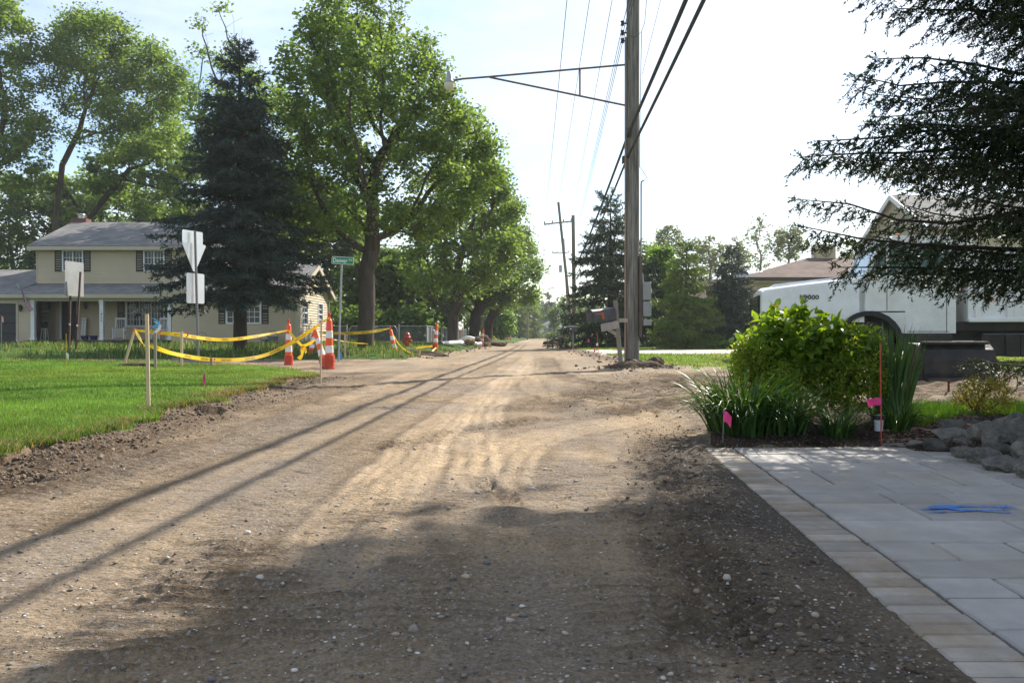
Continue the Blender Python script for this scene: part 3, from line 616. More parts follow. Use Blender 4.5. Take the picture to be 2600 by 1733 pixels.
tree('tall_tree', 'leafy tree at the far end of the garage roof', gbase(-30, 56), [P(-25, 560, 56), P(-20, 400, 56)],
     [EL(10, 150, 56, 105, 170, 1.0), EL(40, 350, 56, 95, 150, .7), EL(-60, 300, 56, 110, 260, .6)], 900, 22000, .21, .65, 17, M_MAPLE, rbase=.28, spread=.34)
tree('tall_tree', 'leaning tree behind the porch roof with dark slanted trunk', gbase(215, 66), [P(225, 560, 66), P(270, 500, 66), P(330, 430, 66)],
     [EL(400, 400, 66, 100, 90, 1.0), EL(300, 440, 66, 90, 60, .4), EL(460, 440, 66, 60, 120, .4)], 600, 12000, .26, .75, 18, M_MAPLE, M_BARKD, rbase=.22, spread=.36)
tree('tall_tree', 'slim curved tree against the sky beside the blue spruce', gbase(350, 70), [P(352, 570, 70), P(345, 490, 70), P(360, 430, 70)],
     [EL(420, 300, 70, 60, 80, 1.0), EL(400, 520, 70, 70, 80, .6)], 300, 4500, .25, .75, 19, M_MAPLE, M_BARKD, rbase=.22, spread=.36)
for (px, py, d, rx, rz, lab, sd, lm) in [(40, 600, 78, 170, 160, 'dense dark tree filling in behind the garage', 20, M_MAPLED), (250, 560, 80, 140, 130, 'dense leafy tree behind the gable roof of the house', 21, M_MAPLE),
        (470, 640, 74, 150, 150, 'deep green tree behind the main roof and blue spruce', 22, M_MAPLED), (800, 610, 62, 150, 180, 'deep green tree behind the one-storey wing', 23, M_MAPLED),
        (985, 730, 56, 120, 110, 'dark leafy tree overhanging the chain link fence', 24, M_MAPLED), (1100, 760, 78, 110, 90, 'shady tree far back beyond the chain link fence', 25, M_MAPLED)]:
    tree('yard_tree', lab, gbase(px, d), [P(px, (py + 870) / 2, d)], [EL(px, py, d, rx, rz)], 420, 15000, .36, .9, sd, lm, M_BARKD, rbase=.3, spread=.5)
for (px, py, d, rx, rz, n, s, lab, sd, lm) in [(1272, 822, 78, 34, 46, 4500, .2, 'bright lime shrub past the last street maple', 30, M_LIME),
        (1672, 730, 47, 62, 105, 7000, .2, 'bright leafy tree between the dark spruces', 31, M_LIME), (1407, 806, 128, 15, 24, 1500, .3, 'small round young tree in front of the white garage', 32, M_LIME),
        (1398, 852, 120, 13, 9, 500, .25, 'low clipped bush before the white garage', 33, M_LIME), (1640, 700, 62, 60, 90, 4000, .24, 'leafy tree behind the utility pole', 34, M_MAPLE)]:
    b = gbase(px, d); tree('leafy_shrub' if rz < 60 and px < 1405 else 'small_tree', lab, b, [P(px, min(py + rz * .6, 856), d)], [EL(px, py, d, rx, rz)], 220, n, s, max(.25, rz * d / F / 7), sd, lm, M_BARKD, rbase=.1, spread=.26, cat='shrub' if 'bush' in lab or 'shrub' in lab else 'tree')
for (px, py, d, rx, rz, n, lab, sd) in [(1700, 620, 92, 42, 48, 1100, 'airy pale tree against the sky behind the spruces', 40), (1800, 655, 92, 46, 52, 1500, 'airy pale tree above the small brown roof', 41),
        (1870, 655, 95, 34, 48, 900, 'airy pale tree just beside the blue spruce tip', 42), (1928, 620, 90, 34, 75, 420, 'nearly bare slender tree above the arched dormer', 43), (2000, 620, 90, 40, 48, 1300, 'airy round tree beyond the brown roof', 44), (2200, 640, 90, 60, 40, 1500, 'pale tree behind the ridge chimney', 45)]:
    tree('airy_tree', lab, gbase(px, d), [P(px, py + rz + 30, d), P(px + 4, py + rz * .4, d)], [EL(px, py, d, rx * 1.2, rz * 1.1)], 300, int(n * 1.7), .27, .55, sd, M_AIRY, barkmat('pale_bark_%d' % sd, (.2, .15, .11)), rbase=.13, tip=.012, spread=.25, leafdepth=4)

# ------------------------------------------------------------------ far woods that read as one mass
def woods(name, label, spans, n, size, seed, m):
    g = np.random.default_rng(seed); C = []
    for (px, d, rx, top) in spans:
        k = int(n * rx / sum(s[2] for s in spans)); zt_ = H + (HY - top) * d / F; r = rx * d / F
        v = g.normal(size=(k, 3)); v /= np.linalg.norm(v, axis=1)[:, None]; v *= (g.random(k) ** .3)[:, None]
        C.append(np.array([[X_(px, d), d, zt_ * .5]]) + v * np.array([[r, r, zt_ * .52]]) + g.normal(0, .35, (k, 3)))
    C = np.concatenate(C); C = C[C[:, 2] > .05]; v, f = leaves_np(g, C, size, upb=.4); o = link_mesh(name, np_mesh(name, v, [f]), m); return setp(o, label, None, None, 'stuff')
def X_(px, d): return (px - CX) * d / F
_g = random.Random(4)
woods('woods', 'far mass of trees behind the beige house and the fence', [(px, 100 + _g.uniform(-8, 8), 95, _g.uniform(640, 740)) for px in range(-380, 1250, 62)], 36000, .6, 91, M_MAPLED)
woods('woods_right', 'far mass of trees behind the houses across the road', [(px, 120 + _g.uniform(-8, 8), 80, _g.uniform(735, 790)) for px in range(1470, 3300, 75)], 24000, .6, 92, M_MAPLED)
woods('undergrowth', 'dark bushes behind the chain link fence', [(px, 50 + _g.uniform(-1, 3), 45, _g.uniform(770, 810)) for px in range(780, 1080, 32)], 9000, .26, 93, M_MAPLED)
# ------------------------------------------------------------------ spruces
def spruce_geo(g, height, rad, z0, dz, nb, sec, shp, slen, nlen, nw, nn, tipr=.006, droop=.25, az=None, upturn=.25, base_r=.2, hang=.5, zmax=1e9, trunk=True):
    """returns limb MB and needle arrays, base at origin. rad(z) = branch length"""
    mb = MB()
    if trunk: mb.tube([(0, 0, -.1), (0, 0, height * .5), (0, 0, height)], [base_r, base_r * .55, .01], 8, caps=False)
    SP, SD, SL = [], [], []
    z = z0
    while z < min(height * .985, zmax):
        L0 = rad(z); k = nb if z < height * .8 else max(4, nb - 2); ph = g.uniform(0, 6.28)
        for b in range(k):
            a = ph + 6.283 * b / k + g.normal(0, .18)
            if az is not None and not az(a, z): continue
            L = L0 * g.uniform(.78, 1.12); zb = z + g.uniform(-.5, .5) * dz; m = 9; el0 = .25 - .15 * min(1, L / 3) + g.normal(0, .10) + .5 * sstep(height * .75, height, np.array(z)); dr = droop * g.uniform(.7, 1.3)
            t = np.linspace(0, 1, m); rr = L * t; zz = np.cumsum(g.normal(0, .012 * L, m)) + zb + L * (math.tan(float(el0)) * t - dr * t ** 1.6 * 1.2 + upturn * dr * 1.6 * t ** 3)
            wob = np.cumsum(g.normal(0, .02 * L, m)); wob[0] = 0
            pts = np.stack([np.cos(a) * rr - np.sin(a) * wob, np.sin(a) * rr + np.cos(a) * wob, zz], 1)
            mb.tube(pts, [max(tipr, (.006 + .008 * L) * (1 - q) + tipr * q) for q in t], 4, caps=False)
            dirs = np.gradient(pts, axis=0); dirs /= np.linalg.norm(dirs, axis=1)[:, None]
            s = .12 * L + .05
            while s < L:
                q = s / L; i = min(m - 2, int(q * (m - 1))); f = q * (m - 1) - i; p = pts[i] * (1 - f) + pts[i + 1] * f; d = dirs[i]
                side = np.cross(d, (0, 0, 1)); side /= np.linalg.norm(side) + 1e-9
                for sg in (-1, 1):
                    l2 = min(.62, .42 * L) * (1 - q * .72) * g.uniform(.55, 1.15) + .04
                    d2 = d * g.uniform(.45, .8) + side * sg * g.uniform(.7, 1.0) + np.array((0, 0, -hang * g.uniform(.1, .8))); d2 /= np.linalg.norm(d2)
                    u = 0.0; nsh = max(1, int(l2 / shp)); e = p + d2 * l2 + np.array((0, 0, -hang * .25 * l2))
                    if l2 > .2 and tipr < .006: mb.tube([p, (p + e) / 2 + np.array((0, 0, .02 * l2)), e], [.004, .0035, .002], 3, caps=False)
                    for j in range(nsh + 1):
                        w = (j + g.uniform(.2, .8)) / (nsh + 1); c = p + (e - p) * w; dd = d2 + g.normal(0, .42, 3) + np.array((0, 0, -hang * g.uniform(-.2, .9))); dd /= np.linalg.norm(dd)
                        SP.append(c); SD.append(dd); SL.append(slen * g.uniform(.65, 1.25))
                s += sec * g.uniform(.7, 1.3)
            for j in range(3):
                dd = dirs[-1] + g.normal(0, .35, 3); SP.append(pts[-1]); SD.append(dd / np.linalg.norm(dd)); SL.append(slen * 1.1)
        z += dz * g.uniform(.8, 1.2)
    SP.append(np.array((0, 0, height - slen))); SD.append(np.array((0, 0, 1.0))); SL.append(slen * 2)
    SP, SD, SL = np.array(SP), np.array(SD), np.array(SL); n = len(SP)
    # needles
    ref = np.where(np.abs(SD[:, 2:3]) > .9, np.array([[1., 0, 0]]), np.array([[0, 0, 1.]])); U = np.cross(SD, ref); U /= np.linalg.norm(U, axis=1)[:, None]; W = np.cross(SD, U)
    th = g.uniform(0, 6.283, (n, nn)); s = (np.arange(nn)[None] + g.uniform(0, 1, (n, nn))) / nn
    base = SP[:, None] + SD[:, None] * (s * SL[:, None])[..., None]
    rad_ = U[:, None] * np.cos(th)[..., None] + W[:, None] * np.sin(th)[..., None]; nd = SD[:, None] * g.uniform(.5, 1.1, (n, nn, 1)) + rad_; nd /= np.linalg.norm(nd, axis=2)[..., None]
    tang = np.cross(nd, rad_ + g.normal(0, .4, rad_.shape)); tang /= np.linalg.norm(tang, axis=2)[..., None] + 1e-9
    ln = nlen * g.uniform(.7, 1.2, (n, nn, 1))
    v = np.stack([base - tang * nw / 2, base + tang * nw / 2, base + nd * ln], 2).reshape(-1, 3)
    return mb, v, np.arange(len(v)).reshape(-1, 3)
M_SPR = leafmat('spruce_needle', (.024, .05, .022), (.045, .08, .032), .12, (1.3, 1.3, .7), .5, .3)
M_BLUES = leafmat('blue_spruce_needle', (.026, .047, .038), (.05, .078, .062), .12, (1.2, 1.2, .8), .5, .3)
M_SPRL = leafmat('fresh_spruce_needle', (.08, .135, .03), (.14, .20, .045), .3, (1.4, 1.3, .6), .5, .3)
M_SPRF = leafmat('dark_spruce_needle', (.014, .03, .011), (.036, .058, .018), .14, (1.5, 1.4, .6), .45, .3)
def conifer(name, label, px, d, top, halfw, low, seed, m, coarse=1.0, group=None, power=.85, dense=1.0, droop=.3):
    g = np.random.default_rng(seed); b = gbase(px, d); ztop = H + (HY - top) * d / F; h = ztop - b.z; Rm = halfw * d / F; z0 = low
    def rad(z): return max(.12, Rm * (1 - max(0, (z - z0)) / (h - z0)) ** power * (1 if z > z0 + .6 else .9))
    mb, v, f = spruce_geo(g, h, rad, z0, .34 * coarse / dense, 8, .135 * coarse, .12 * coarse, .21 * coarse, .11 * coarse, .036 * coarse, 10, tipr=.008, droop=droop, base_r=.05 + .018 * h)
    t = thing(name, label, 'spruce', b, g.uniform(0, 6), group); mb.build('trunk', M_BARKD, t, smooth=True)
    o = link_mesh('crown', np_mesh('crown', v, [f]), m, t); return t
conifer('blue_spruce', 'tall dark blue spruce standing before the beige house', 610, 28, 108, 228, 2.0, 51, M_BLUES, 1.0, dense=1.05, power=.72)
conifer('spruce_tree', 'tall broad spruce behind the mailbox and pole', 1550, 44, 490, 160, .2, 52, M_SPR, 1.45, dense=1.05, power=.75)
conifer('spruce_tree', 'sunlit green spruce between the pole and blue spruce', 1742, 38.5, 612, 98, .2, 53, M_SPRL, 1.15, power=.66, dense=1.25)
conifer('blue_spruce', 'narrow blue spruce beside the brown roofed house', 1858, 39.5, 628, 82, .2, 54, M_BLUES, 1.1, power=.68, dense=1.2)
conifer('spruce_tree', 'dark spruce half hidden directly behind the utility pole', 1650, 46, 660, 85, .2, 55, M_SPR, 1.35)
conifer('spruce_tree', 'dark far spruce behind the white garage', 1392, 205, 752, 45, .6, 56, M_SPR, 4.0)
conifer('spruce_tree', 'dark far spruce rising over the garage ridge', 1428, 190, 760, 42, .6, 57, M_SPR, 4.0)
conifer('pine_tree', 'pale green pine at the far bend of the road', 1318, 125, 735, 38, .8, 58, M_SPRL, 2.6)
conifer('pine_tree', 'hazy green pine past the roadside sign board', 1352, 150, 760, 36, .8, 59, M_SPRL, 3.0)
for (px, py, d, rx, rz, lab, sd) in [(1300, 800, 150, 60, 45, 'hazy far tree closing the road on the lime shrub side', 60), (1370, 810, 260, 60, 50, 'hazy far tree behind the distant poles', 61), (1460, 800, 230, 50, 55, 'far tree behind the garage and parked car', 62)]:
    tree('far_tree', lab, gbase(px, d), [P(px, 850, d)], [EL(px, py, d, rx, rz)], 260, 4500, .8, 1.6, sd, M_MAPLED, M_BARKD, rbase=.4, spread=1.0)

# the near spruce whose boughs hang over the truck: trunk stands beyond the picture's edge
def near_spruce():
    g = np.random.default_rng(77); b = Vector((5.7, 6.3, gz(5.7, 6.3)))
    h = 13.0
    def rad(z): return 3.3 * (1 - max(0, z - 1.0) / (h - 1.0)) ** .42 * (.95 if z < 1.6 else 1)
    def az(a, z):   # unseen, shadowless boughs are thinned; others are cut to let sunlight through
        c = math.cos(a - math.pi)
        if 1.92 < z < 2.1 and g.random() < .7: return False
        if z < 1.24 and math.sin(a) < -.2: return False
        if 1.85 < a % 6.2832 < 2.88 and z < 4.4 and g.random() < .8: return False  # sunward boughs left out so the sun reaches the broad-leaved shrub
        if z > 3.9 and g.random() < .6: return False  # upper crown thinned to drop dapples of sun on the walk
        return c > .15 or (c > -.3 and g.random() < .45) or g.random() < .06
    mb, v, f = spruce_geo(g, h, rad, .98, .19, 20, .064, .056, .088, .033, .0135, 11, tipr=.004, droop=.17, az=az, upturn=.55, base_r=.19, hang=.9, zmax=3.75)
    mb2, v2, f2 = spruce_geo(g, h, rad, 3.9, .34, 8, .13, .11, .15, .085, .04, 8, tipr=.0061, droop=.17, az=az, upturn=.55, base_r=.1, hang=.9, trunk=False)
    mb.add(mb2.v, mb2.f); f = np.concatenate([f, f2 + len(v)]); v = np.concatenate([v, v2])
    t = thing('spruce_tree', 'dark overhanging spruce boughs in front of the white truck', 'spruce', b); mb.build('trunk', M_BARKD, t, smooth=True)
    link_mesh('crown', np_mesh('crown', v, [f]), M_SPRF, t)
    return len(f)
near_spruce()
# a tall shade tree past the picture's edge: its crown shades the foreground of the road
tree('shade_tree', 'tall shade tree beside the drive whose shadow falls across the road', (10.6, 12.6, 0), [(10.3, 12.3, 4.5), (9.8, 12.0, 6.5)], [((8.9, 11.6, 10.2), (2.0, 2.2, 2.1), 1.0), ((9.6, 12.2, 8.6), (1.6, 1.6, 1.0), .3), ((8.2, 10.4, 11.2), (1.2, 1.2, 1.0), .3)], 420, 5200, .22, .45, 88, M_MAPLED, M_BARKD, rbase=.2, spread=.3)
# ------------------------------------------------------------------ stamped concrete walk
M_STAMP = mat('stamped_concrete', (.31, .295, .28), .8, .2, 4.0, .006, 26, spec=.3, grime=.5, gcol=(.27, .22, .16), objvar=.13)
M_STAMPD = mat('dusty_border_concrete', (.30, .27, .235), .85, .2, 7.0, .005, 45, spec=.2, grime=1.0, gcol=(.24, .18, .12), objvar=.16)
M_JOINT = mat('joint_grit', (.10, .085, .07), .95, .3, 30, .004, 120, spec=.1)
M_BLUE = mat('blue_marking_paint', (.06, .22, .62), .8, .35, 25, spec=.2)
def wx(u, v): return (.95 + .0745 * (v - 1.71) + u, v)
walk = MB()
W = 1.47
for (u0, u1) in [(0.0, W)]:
    a, b, c, d_ = wx(u0, .6), wx(u1, .6), wx(u1, 5.25), wx(u0, 5.25)
    walk.prism([a, b, c, d_], -.2, -.006, 'xy')
WALK = walk.build('garden_walk', M_JOINT, kind='structure', label='pale stamped concrete garden walk with brick-like border')
def piece(name, u0, u1, v0, v1, m, g, z=.008, b=.006):
    vs = []; dz = g.uniform(-.0025, .0025)
    for (ins, zz) in ((0, -.03), (0, z - b + dz), (b, z + dz)):
        for (uu, vv) in ((u0 + ins, v0 + ins), (u1 - ins, v0 + ins), (u1 - ins, v1 - ins), (u0 + ins, v1 - ins)): x_, y_ = wx(uu, vv); vs.append((x_, y_, zz))
    fs = [(8, 9, 10, 11)] + [(r_ * 4 + i, r_ * 4 + (i + 1) % 4, r_ * 4 + 4 + (i + 1) % 4, r_ * 4 + 4 + i) for r_ in range(2) for i in range(4)]
    mb = MB(); mb.add(vs, fs); return mb.build(name, m, WALK)
g3 = random.Random(3); BW = .185
v = .75
while v < 5.235:
    p = g3.uniform(.070, .080); e = min(v + p, 5.245); piece('border_brick', .004, BW - .006, v + .004, e - .004, M_STAMPD, g3); v += p
v = 2.4
while v < 5.235:
    p = g3.uniform(.070, .080); e = min(v + p, 5.245); piece('border_brick', W - BW + .006, W - .004, v + .004, e - .004, M_STAMP, g3); v += p
rows_v = [.7, 1.0, 1.3, 1.55, 1.75, 2.0, 2.25, 2.43, 2.62, 2.85, 3.18, 3.50, 3.72, 3.94, 4.34, 4.62, 4.95, 5.245]
for i in range(len(rows_v) - 1):
    u = BW + .004; cuts = [u]; U1 = W - BW - .004
    if i == 10: cuts += [.56, 1.0]
    else:
        while True:
            u += g3.choice((.24, .36, .48, .62)) * g3.uniform(.9, 1.1)
            if u > U1 - .14: break
            cuts.append(u)
    cuts.append(U1)
    for j in range(len(cuts) - 1): piece('paver', cuts[j] + .005, cuts[j + 1] - .005, rows_v[i] + .006, rows_v[i + 1] - .006, M_STAMP, g3)
bp = MB(); _k = 0      # speckled blue spray strokes on the cover slab
for (ua, va, ub, vb) in ((.60, 3.31, .97, 3.37), (.63, 3.40, .93, 3.30), (.66, 3.43, .99, 3.41), (.60, 3.36, .80, 3.42)):
    for i in range(150):
        t = g3.random(); u0 = ua + (ub - ua) * t + g3.gauss(0, .006); v0 = va + (vb - va) * t + g3.gauss(0, .007); r_ = g3.uniform(.0015, .006); q = []; _k += 1
        for j in range(6): an_ = j * 1.047; rr_ = r_ * g3.uniform(.6, 1.3); q.append((*wx(u0 + rr_ * 1.7 * math.cos(an_), v0 + rr_ * math.sin(an_)), .0125 + .000004 * _k))
        bp.add(q, [tuple(range(6))])
bp.build('paint_mark', M_BLUE, WALK)
# ------------------------------------------------------------------ boulders
M_ROCK = mat('grey_boulder', (.15, .143, .13), .95, .55, 11, .05, 28, spec=.2, grime=.6, gcol=(.10, .085, .06), objvar=.35)
IV3, IF3 = ico(3)
def boulder(px, py, hw, hh, d, seed, yaw=0):
    g = np.random.default_rng(seed); v = IV3.copy()
    for k in range(13):
        n = g.normal(size=3); n /= np.linalg.norm(n); lim = g.uniform(.5, .8); s = v @ n; v = v - n[None] * np.maximum(s - lim, 0)[:, None] * .92
    v *= 1 + .10 * (fbm(v[:, 0] * 2 + seed, v[:, 1] * 2 + v[:, 2] * 1.3, seed, 3))[:, None] + .07 * fbm(v[:, 0] * 6, v[:, 1] * 8 + v[:, 2] * 7, seed + 5, 2)[:, None]
    v = v / np.abs(v).max(0)[None]; k = d / F; v *= np.array([hw * k * 1.17, hw * k * 1.1, hh * k * 1.2])[None]
    c = P(px, py, d); me = np_mesh('boulder', v, [IF3], smooth=False); o = link_mesh('boulder', me, M_ROCK); o.location = c; o.rotation_euler = (g.uniform(-.15, .15), g.uniform(-.2, .2), 0)
    try: me.set_sharp_from_angle(angle=R(32))
    except Exception: pass
    return setp(o, 'grey boulder stacked in the low dry wall beside the garden walk', 'boulder', 'boulders of the low wall by the walk')
for i, q in enumerate([(2424, 1080, 34, 15, 5.55), (2480, 1084, 34, 16, 5.5), (2412, 1106, 43, 20, 5.3), (2491, 1106, 37, 32, 5.15), (2560, 1106, 44, 54, 4.95), (2596, 1116, 36, 52, 4.75), (2384, 1130, 33, 17, 5.1), (2324, 1128, 26, 13, 5.25),
                       (2269, 1133, 31, 8, 5.3), (2439, 1150, 28, 17, 4.85), (2494, 1158, 41, 23, 4.62), (2556, 1182, 46, 24, 4.35), (2600, 1160, 26, 34, 4.4), (2640, 1150, 50, 50, 4.5), (2630, 1205, 46, 24, 4.1), (2545, 1150, 34, 22, 4.75), (2455, 1126, 32, 16, 5.15)]):
    boulder(*q, 300 + i)
# ------------------------------------------------------------------ garden plants
def big_leaves(g, C, T, size, wid=.62):
    """pointed, folded leaves: C base points, T directions"""
    n = len(C); nr = g.normal(size=(n, 3)) * .5; nr[:, 2] += 1; T = T / np.linalg.norm(T, axis=1)[:, None]; nr -= T * (nr * T).sum(1)[:, None]; nr /= np.linalg.norm(nr, axis=1)[:, None]; B = np.cross(nr, T)
    s = (size * g.uniform(.6, 1.25, n))[:, None]
    def pt(t, w, z): return C + T * s * t + B * s * wid * w + nr * s * z
    v = np.stack([pt(0, 0, 0), pt(.3, 0, .0), pt(.7, 0, -.03), pt(1.0, 0, -.14), pt(.28, .5, .10), pt(.68, .4, .05), pt(.28, -.5, .10), pt(.68, -.4, .05)], 1).reshape(-1, 3); b = np.arange(n)[:, None] * 8
    tri = np.concatenate([b + np.array([q]) for q in ([0, 1, 4], [0, 6, 1], [2, 3, 5], [2, 7, 3])]); qd = np.concatenate([b + np.array([q]) for q in ([1, 2, 5, 4], [1, 6, 7, 2])])
    return v, [tri, qd]
M_DOG = leafmat('broad_leaf', (.10, .19, .025), (.19, .29, .035), .5, (1.8, 1.6, .45), .4, .4)
M_SPIR = leafmat('small_gold_leaf', (.14, .235, .03), (.28, .36, .05), .55, (1.6, 1.4, .5), .45, .3)
M_LILY = leafmat('strap_leaf', (.035, .085, .02), (.06, .125, .028), .3, (1.5, 1.4, .5), .35, .5)
M_IRIS = leafmat('iris_leaf', (.06, .12, .035), (.09, .16, .05), .3, (1.4, 1.4, .6), .4, .4)
M_TWIG = mat('twig', (.09, .055, .04), .85, .2)
def shrub(name, label, base, specs, natt, nleaf, lsize, seed, lm, D=.07, big=True, wid=.62, rbase=.02, spread=.04, upb=.5, surface=True, group=None):
    g = np.random.default_rng(seed); A = ellipsoid_pts(g, specs, natt); b = Vector(base)
    N, par = colonize(g, A, [b, b + Vector((0, 0, .12))], D, D * 7, D * 1.2, 120)
    mb, r, cnt = limb_mesh(N, par, .0018, rbase=rbase); t = thing(name, label, 'shrub', b, 0, group); mb.build('stem', M_TWIG, t, smooth=True, world=True)
    tips = np.where(cnt <= 4)[0]; idx = g.choice(tips, nleaf); C = N[idx] + g.normal(0, spread, (nleaf, 3)); pa = np.maximum(par[idx], 0)
    T = (N[idx] - N[pa]) * 8 + g.normal(0, .45, (nleaf, 3)) + np.array([[0, 0, .12]])
    v, fs = big_leaves(g, C, T, lsize, wid); link_mesh('leaf', np_mesh('leaf', v, fs), lm, t, False, True); t.children[-1]['kind'] = 'stuff'; return t
def E6(px, py, d, rx, rz, w=1.0): return EL_(px, py, d, rx, rz, w)
def EL_(px, py, d, rx, rz, w=1.0): k = d / F; return (tuple(P(px, py, d)), (rx * k, rx * k * .8, rz * k), w)
xx = (2030 - CX) * 6.4 / F
shrub('broadleaf_shrub', 'rounded broad-leaved shrub with glowing lime top leaves beside the walk', (xx, 6.4, .04), [EL_(2005, 880, 6.4, 125, 70, 1), EL_(1985, 830, 6.4, 50, 42, .2), EL_(2075, 838, 6.4, 36, 36, .1), EL_(2040, 950, 6.5, 140, 80, .8), EL_(1925, 905, 6.3, 60, 50, .3), EL_(2130, 890, 6.3, 70, 60, .35)], 720, 3000, .085, 401, M_DOG, .075, wid=.6)
xx = (1935 - CX) * 6.2 / F
shrub('spirea_shrub', 'low golden small-leaved shrub at the road side of the bed', (xx, 6.25, .04), [EL_(1915, 930, 6.2, 65, 70, 1), EL_(1960, 985, 6.1, 80, 60, .8)], 500, 5200, .026, 402, M_SPIR, .045, wid=.5, spread=.03)
xx = (2150 - CX) * 6.2 / F
shrub('spirea_shrub', 'low golden small-leaved shrub between broad shrub and iris', (xx, 6.2, .04), [EL_(2150, 960, 6.2, 95, 105, 1), EL_(2180, 880, 6.3, 60, 50, .4)], 640, 7500, .028, 403, M_SPIR, .045, wid=.5, spread=.03)
xx = (2482 - CX) * 6.1 / F
shrub('barberry_shrub', 'small sparse yellow-leaved shrub behind the boulders', (xx, 6.1, .06), [EL_(2500, 1005, 6.1, 78, 52, 1)], 330, 2300, .022, 404, leafmat('yellow_leaf', (.22, .22, .03), (.38, .32, .06), .4, (1.4, 1.2, .4)), .05, wid=.5, spread=.022, rbase=.022)
def strap_plant(name, label, base, n, rad, lens, width, seed, m, arch=1.0, lean=.9, cat='plant', spreadx=1.0):
    g = np.random.default_rng(seed); seg = 7; Vv = []; b = Vector(base)
    a = g.uniform(0, 6.283, n); r0 = rad * np.sqrt(g.random(n)); L = g.uniform(*lens, n); st = g.uniform(.25, 1.0, n) * lean
    px_, py_ = np.cos(a) * r0 * spreadx * g.uniform(.3, 1, n), np.sin(a) * r0 * g.uniform(.3, 1, n); a2 = a + g.normal(0, .5, n); tw = g.normal(0, .5, n)
    Xs, Ys, Zs = [px_], [py_], [np.full(n, -.03)]; th = np.pi / 2 - st * .45
    for i in range(seg):
        stp = L / seg; Xs.append(Xs[-1] + np.cos(a2) * np.cos(th) * stp); Ys.append(Ys[-1] + np.sin(a2) * np.cos(th) * stp); Zs.append(Zs[-1] + np.sin(th) * stp); th = th - arch * st * (.12 + .5 * (i / seg)) - .02
    sx, sy = -np.sin(a2 + tw), np.cos(a2 + tw); rowsv = []
    for i in range(seg + 1):
        w = width * (1 - (i / seg) ** 2.2) * .5 + .0006; zz = np.maximum(Zs[i], -.02)
        rowsv.append(np.stack([np.stack([Xs[i] - sx * w, Ys[i] - sy * w, zz], 1), np.stack([Xs[i], Ys[i], zz - w * .5], 1), np.stack([Xs[i] + sx * w, Ys[i] + sy * w, zz], 1)], 1))
    Vv = np.stack(rowsv, 1).reshape(-1, 3); k0 = np.arange(n)[:, None] * (seg + 1) * 3; fs = []
    for i in range(seg):
        for c in (0, 1): fs.append(k0 + np.array([[i * 3 + c, i * 3 + c + 1, i * 3 + c + 4, i * 3 + c + 3]]))
    o = link_mesh(name, np_mesh(name, Vv, [np.concatenate(fs)], smooth=True), m); o.location = b; return setp(o, label, cat)
def gp(px, d, z=0.0): x_ = (px - CX) * d / F; return (x_, d, gz(x_, d) + z)
strap_plant('daylily_clump', 'large arching daylily clump at the corner of the bed', gp(1890, 5.75), 420, .30, (.35, .62), .017, 411, M_LILY, 1.0, 1.0)
strap_plant('daylily_clump', 'arching daylily clump below the broad shrub', gp(1985, 5.65), 190, .16, (.3, .5), .016, 412, M_LILY, 1.1, 1.0)
strap_plant('daylily_clump', 'small daylily clump beside the path light', gp(2125, 5.6), 110, .12, (.2, .36), .014, 413, M_LILY, 1.1, 1.0)
strap_plant('iris_clump', 'stiff upright iris clump beside the red marker rod', gp(2262, 6.25), 190, .17, (.5, .78), .020, 414, M_IRIS, .12, .42)
strap_plant('daylily_clump', 'small grassy clump in front of the iris', gp(2278, 5.75), 120, .12, (.2, .38), .010, 415, M_LILY, .9, 1.0)
n = 1500; y = rg.uniform(5.25, 6.3, n); x = (rg.uniform(2240, 2480, n) - CX) * y / F; k = (x < 3.2); x, y = x[k], y[k]
stones('mulch', x, y, np.exp(rg.normal(math.log(.009), .4, len(x))), pick(len(x), [(.2, .12, .08), (.13, .075, .05), (.26, .17, .12)]), 'reddish brown bark mulch chips at the end of the boulder wall', .35)
M_FLAGP = mat('pink_flag', (.75, .06, .24), .7, .15, 20, spec=.3); M_ROD = mat('red_rod', (.42, .06, .03), .5, .15, 10); M_WIRE = mat('flag_wire', (.3, .28, .26), .5, .1, metal=.6)
def flag(mb, p, w, h, ax, seed, sag=.3):
    """small crumpled plastic flag hung from p along horizontal dir ax"""
    g = random.Random(seed); ax = Vector(ax).normalized(); n = 5; m = 4; nrm = ax.cross(Vector((0, 0, 1))); vs = []
    for i in range(n + 1):
        for j in range(m + 1):
            u, t = i / n, j / m; vs.append(Vector(p) + ax * w * u * (1 - .25 * t * sag) + Vector((0, 0, -h * t - sag * h * u * u)) + nrm * (w * .14 * math.sin(u * 5 + t * 2.5 + seed) + g.uniform(-.04, .04) * w))
    mb.add(vs, [(i * (m + 1) + j, (i + 1) * (m + 1) + j, (i + 1) * (m + 1) + j + 1, i * (m + 1) + j + 1) for i in range(n) for j in range(m)])
def rod_flag(name, label, base, top, r, mrod, fl, fw, fh, ax, seed, sag=.3, mf=None, cat='marker flag'):
    b = Vector(base); t = thing(name, label, cat, b); mb = MB(); mb.tube([b - Vector((0, 0, .05)), Vector(top)], r, 5); mb.build('rod', mrod, t, world=True)
    mf_ = MB(); p = b + (Vector(top) - b) * fl; flag(mf_, p, fw, fh, ax, seed, sag); mf_.build('flag', mf or M_FLAGP, t, smooth=True, world=True); return t
b = Vector(gp(2239, 5.35)); rod_flag('marker_rod', 'tall red marker rod with pink flag in the planting bed', b, P(2235, 872, 5.35), .0045, M_ROD, .47, .085, .05, (-1, .1, .0), 3)
b = Vector(gp(1835, 5.35)); rod_flag('marker_flag', 'hot pink flag half buried in the daylily leaves', b, P(1838, 1040, 5.35), .002, M_WIRE, .98, .05, .07, (.8, -.3, 0), 5, .6)
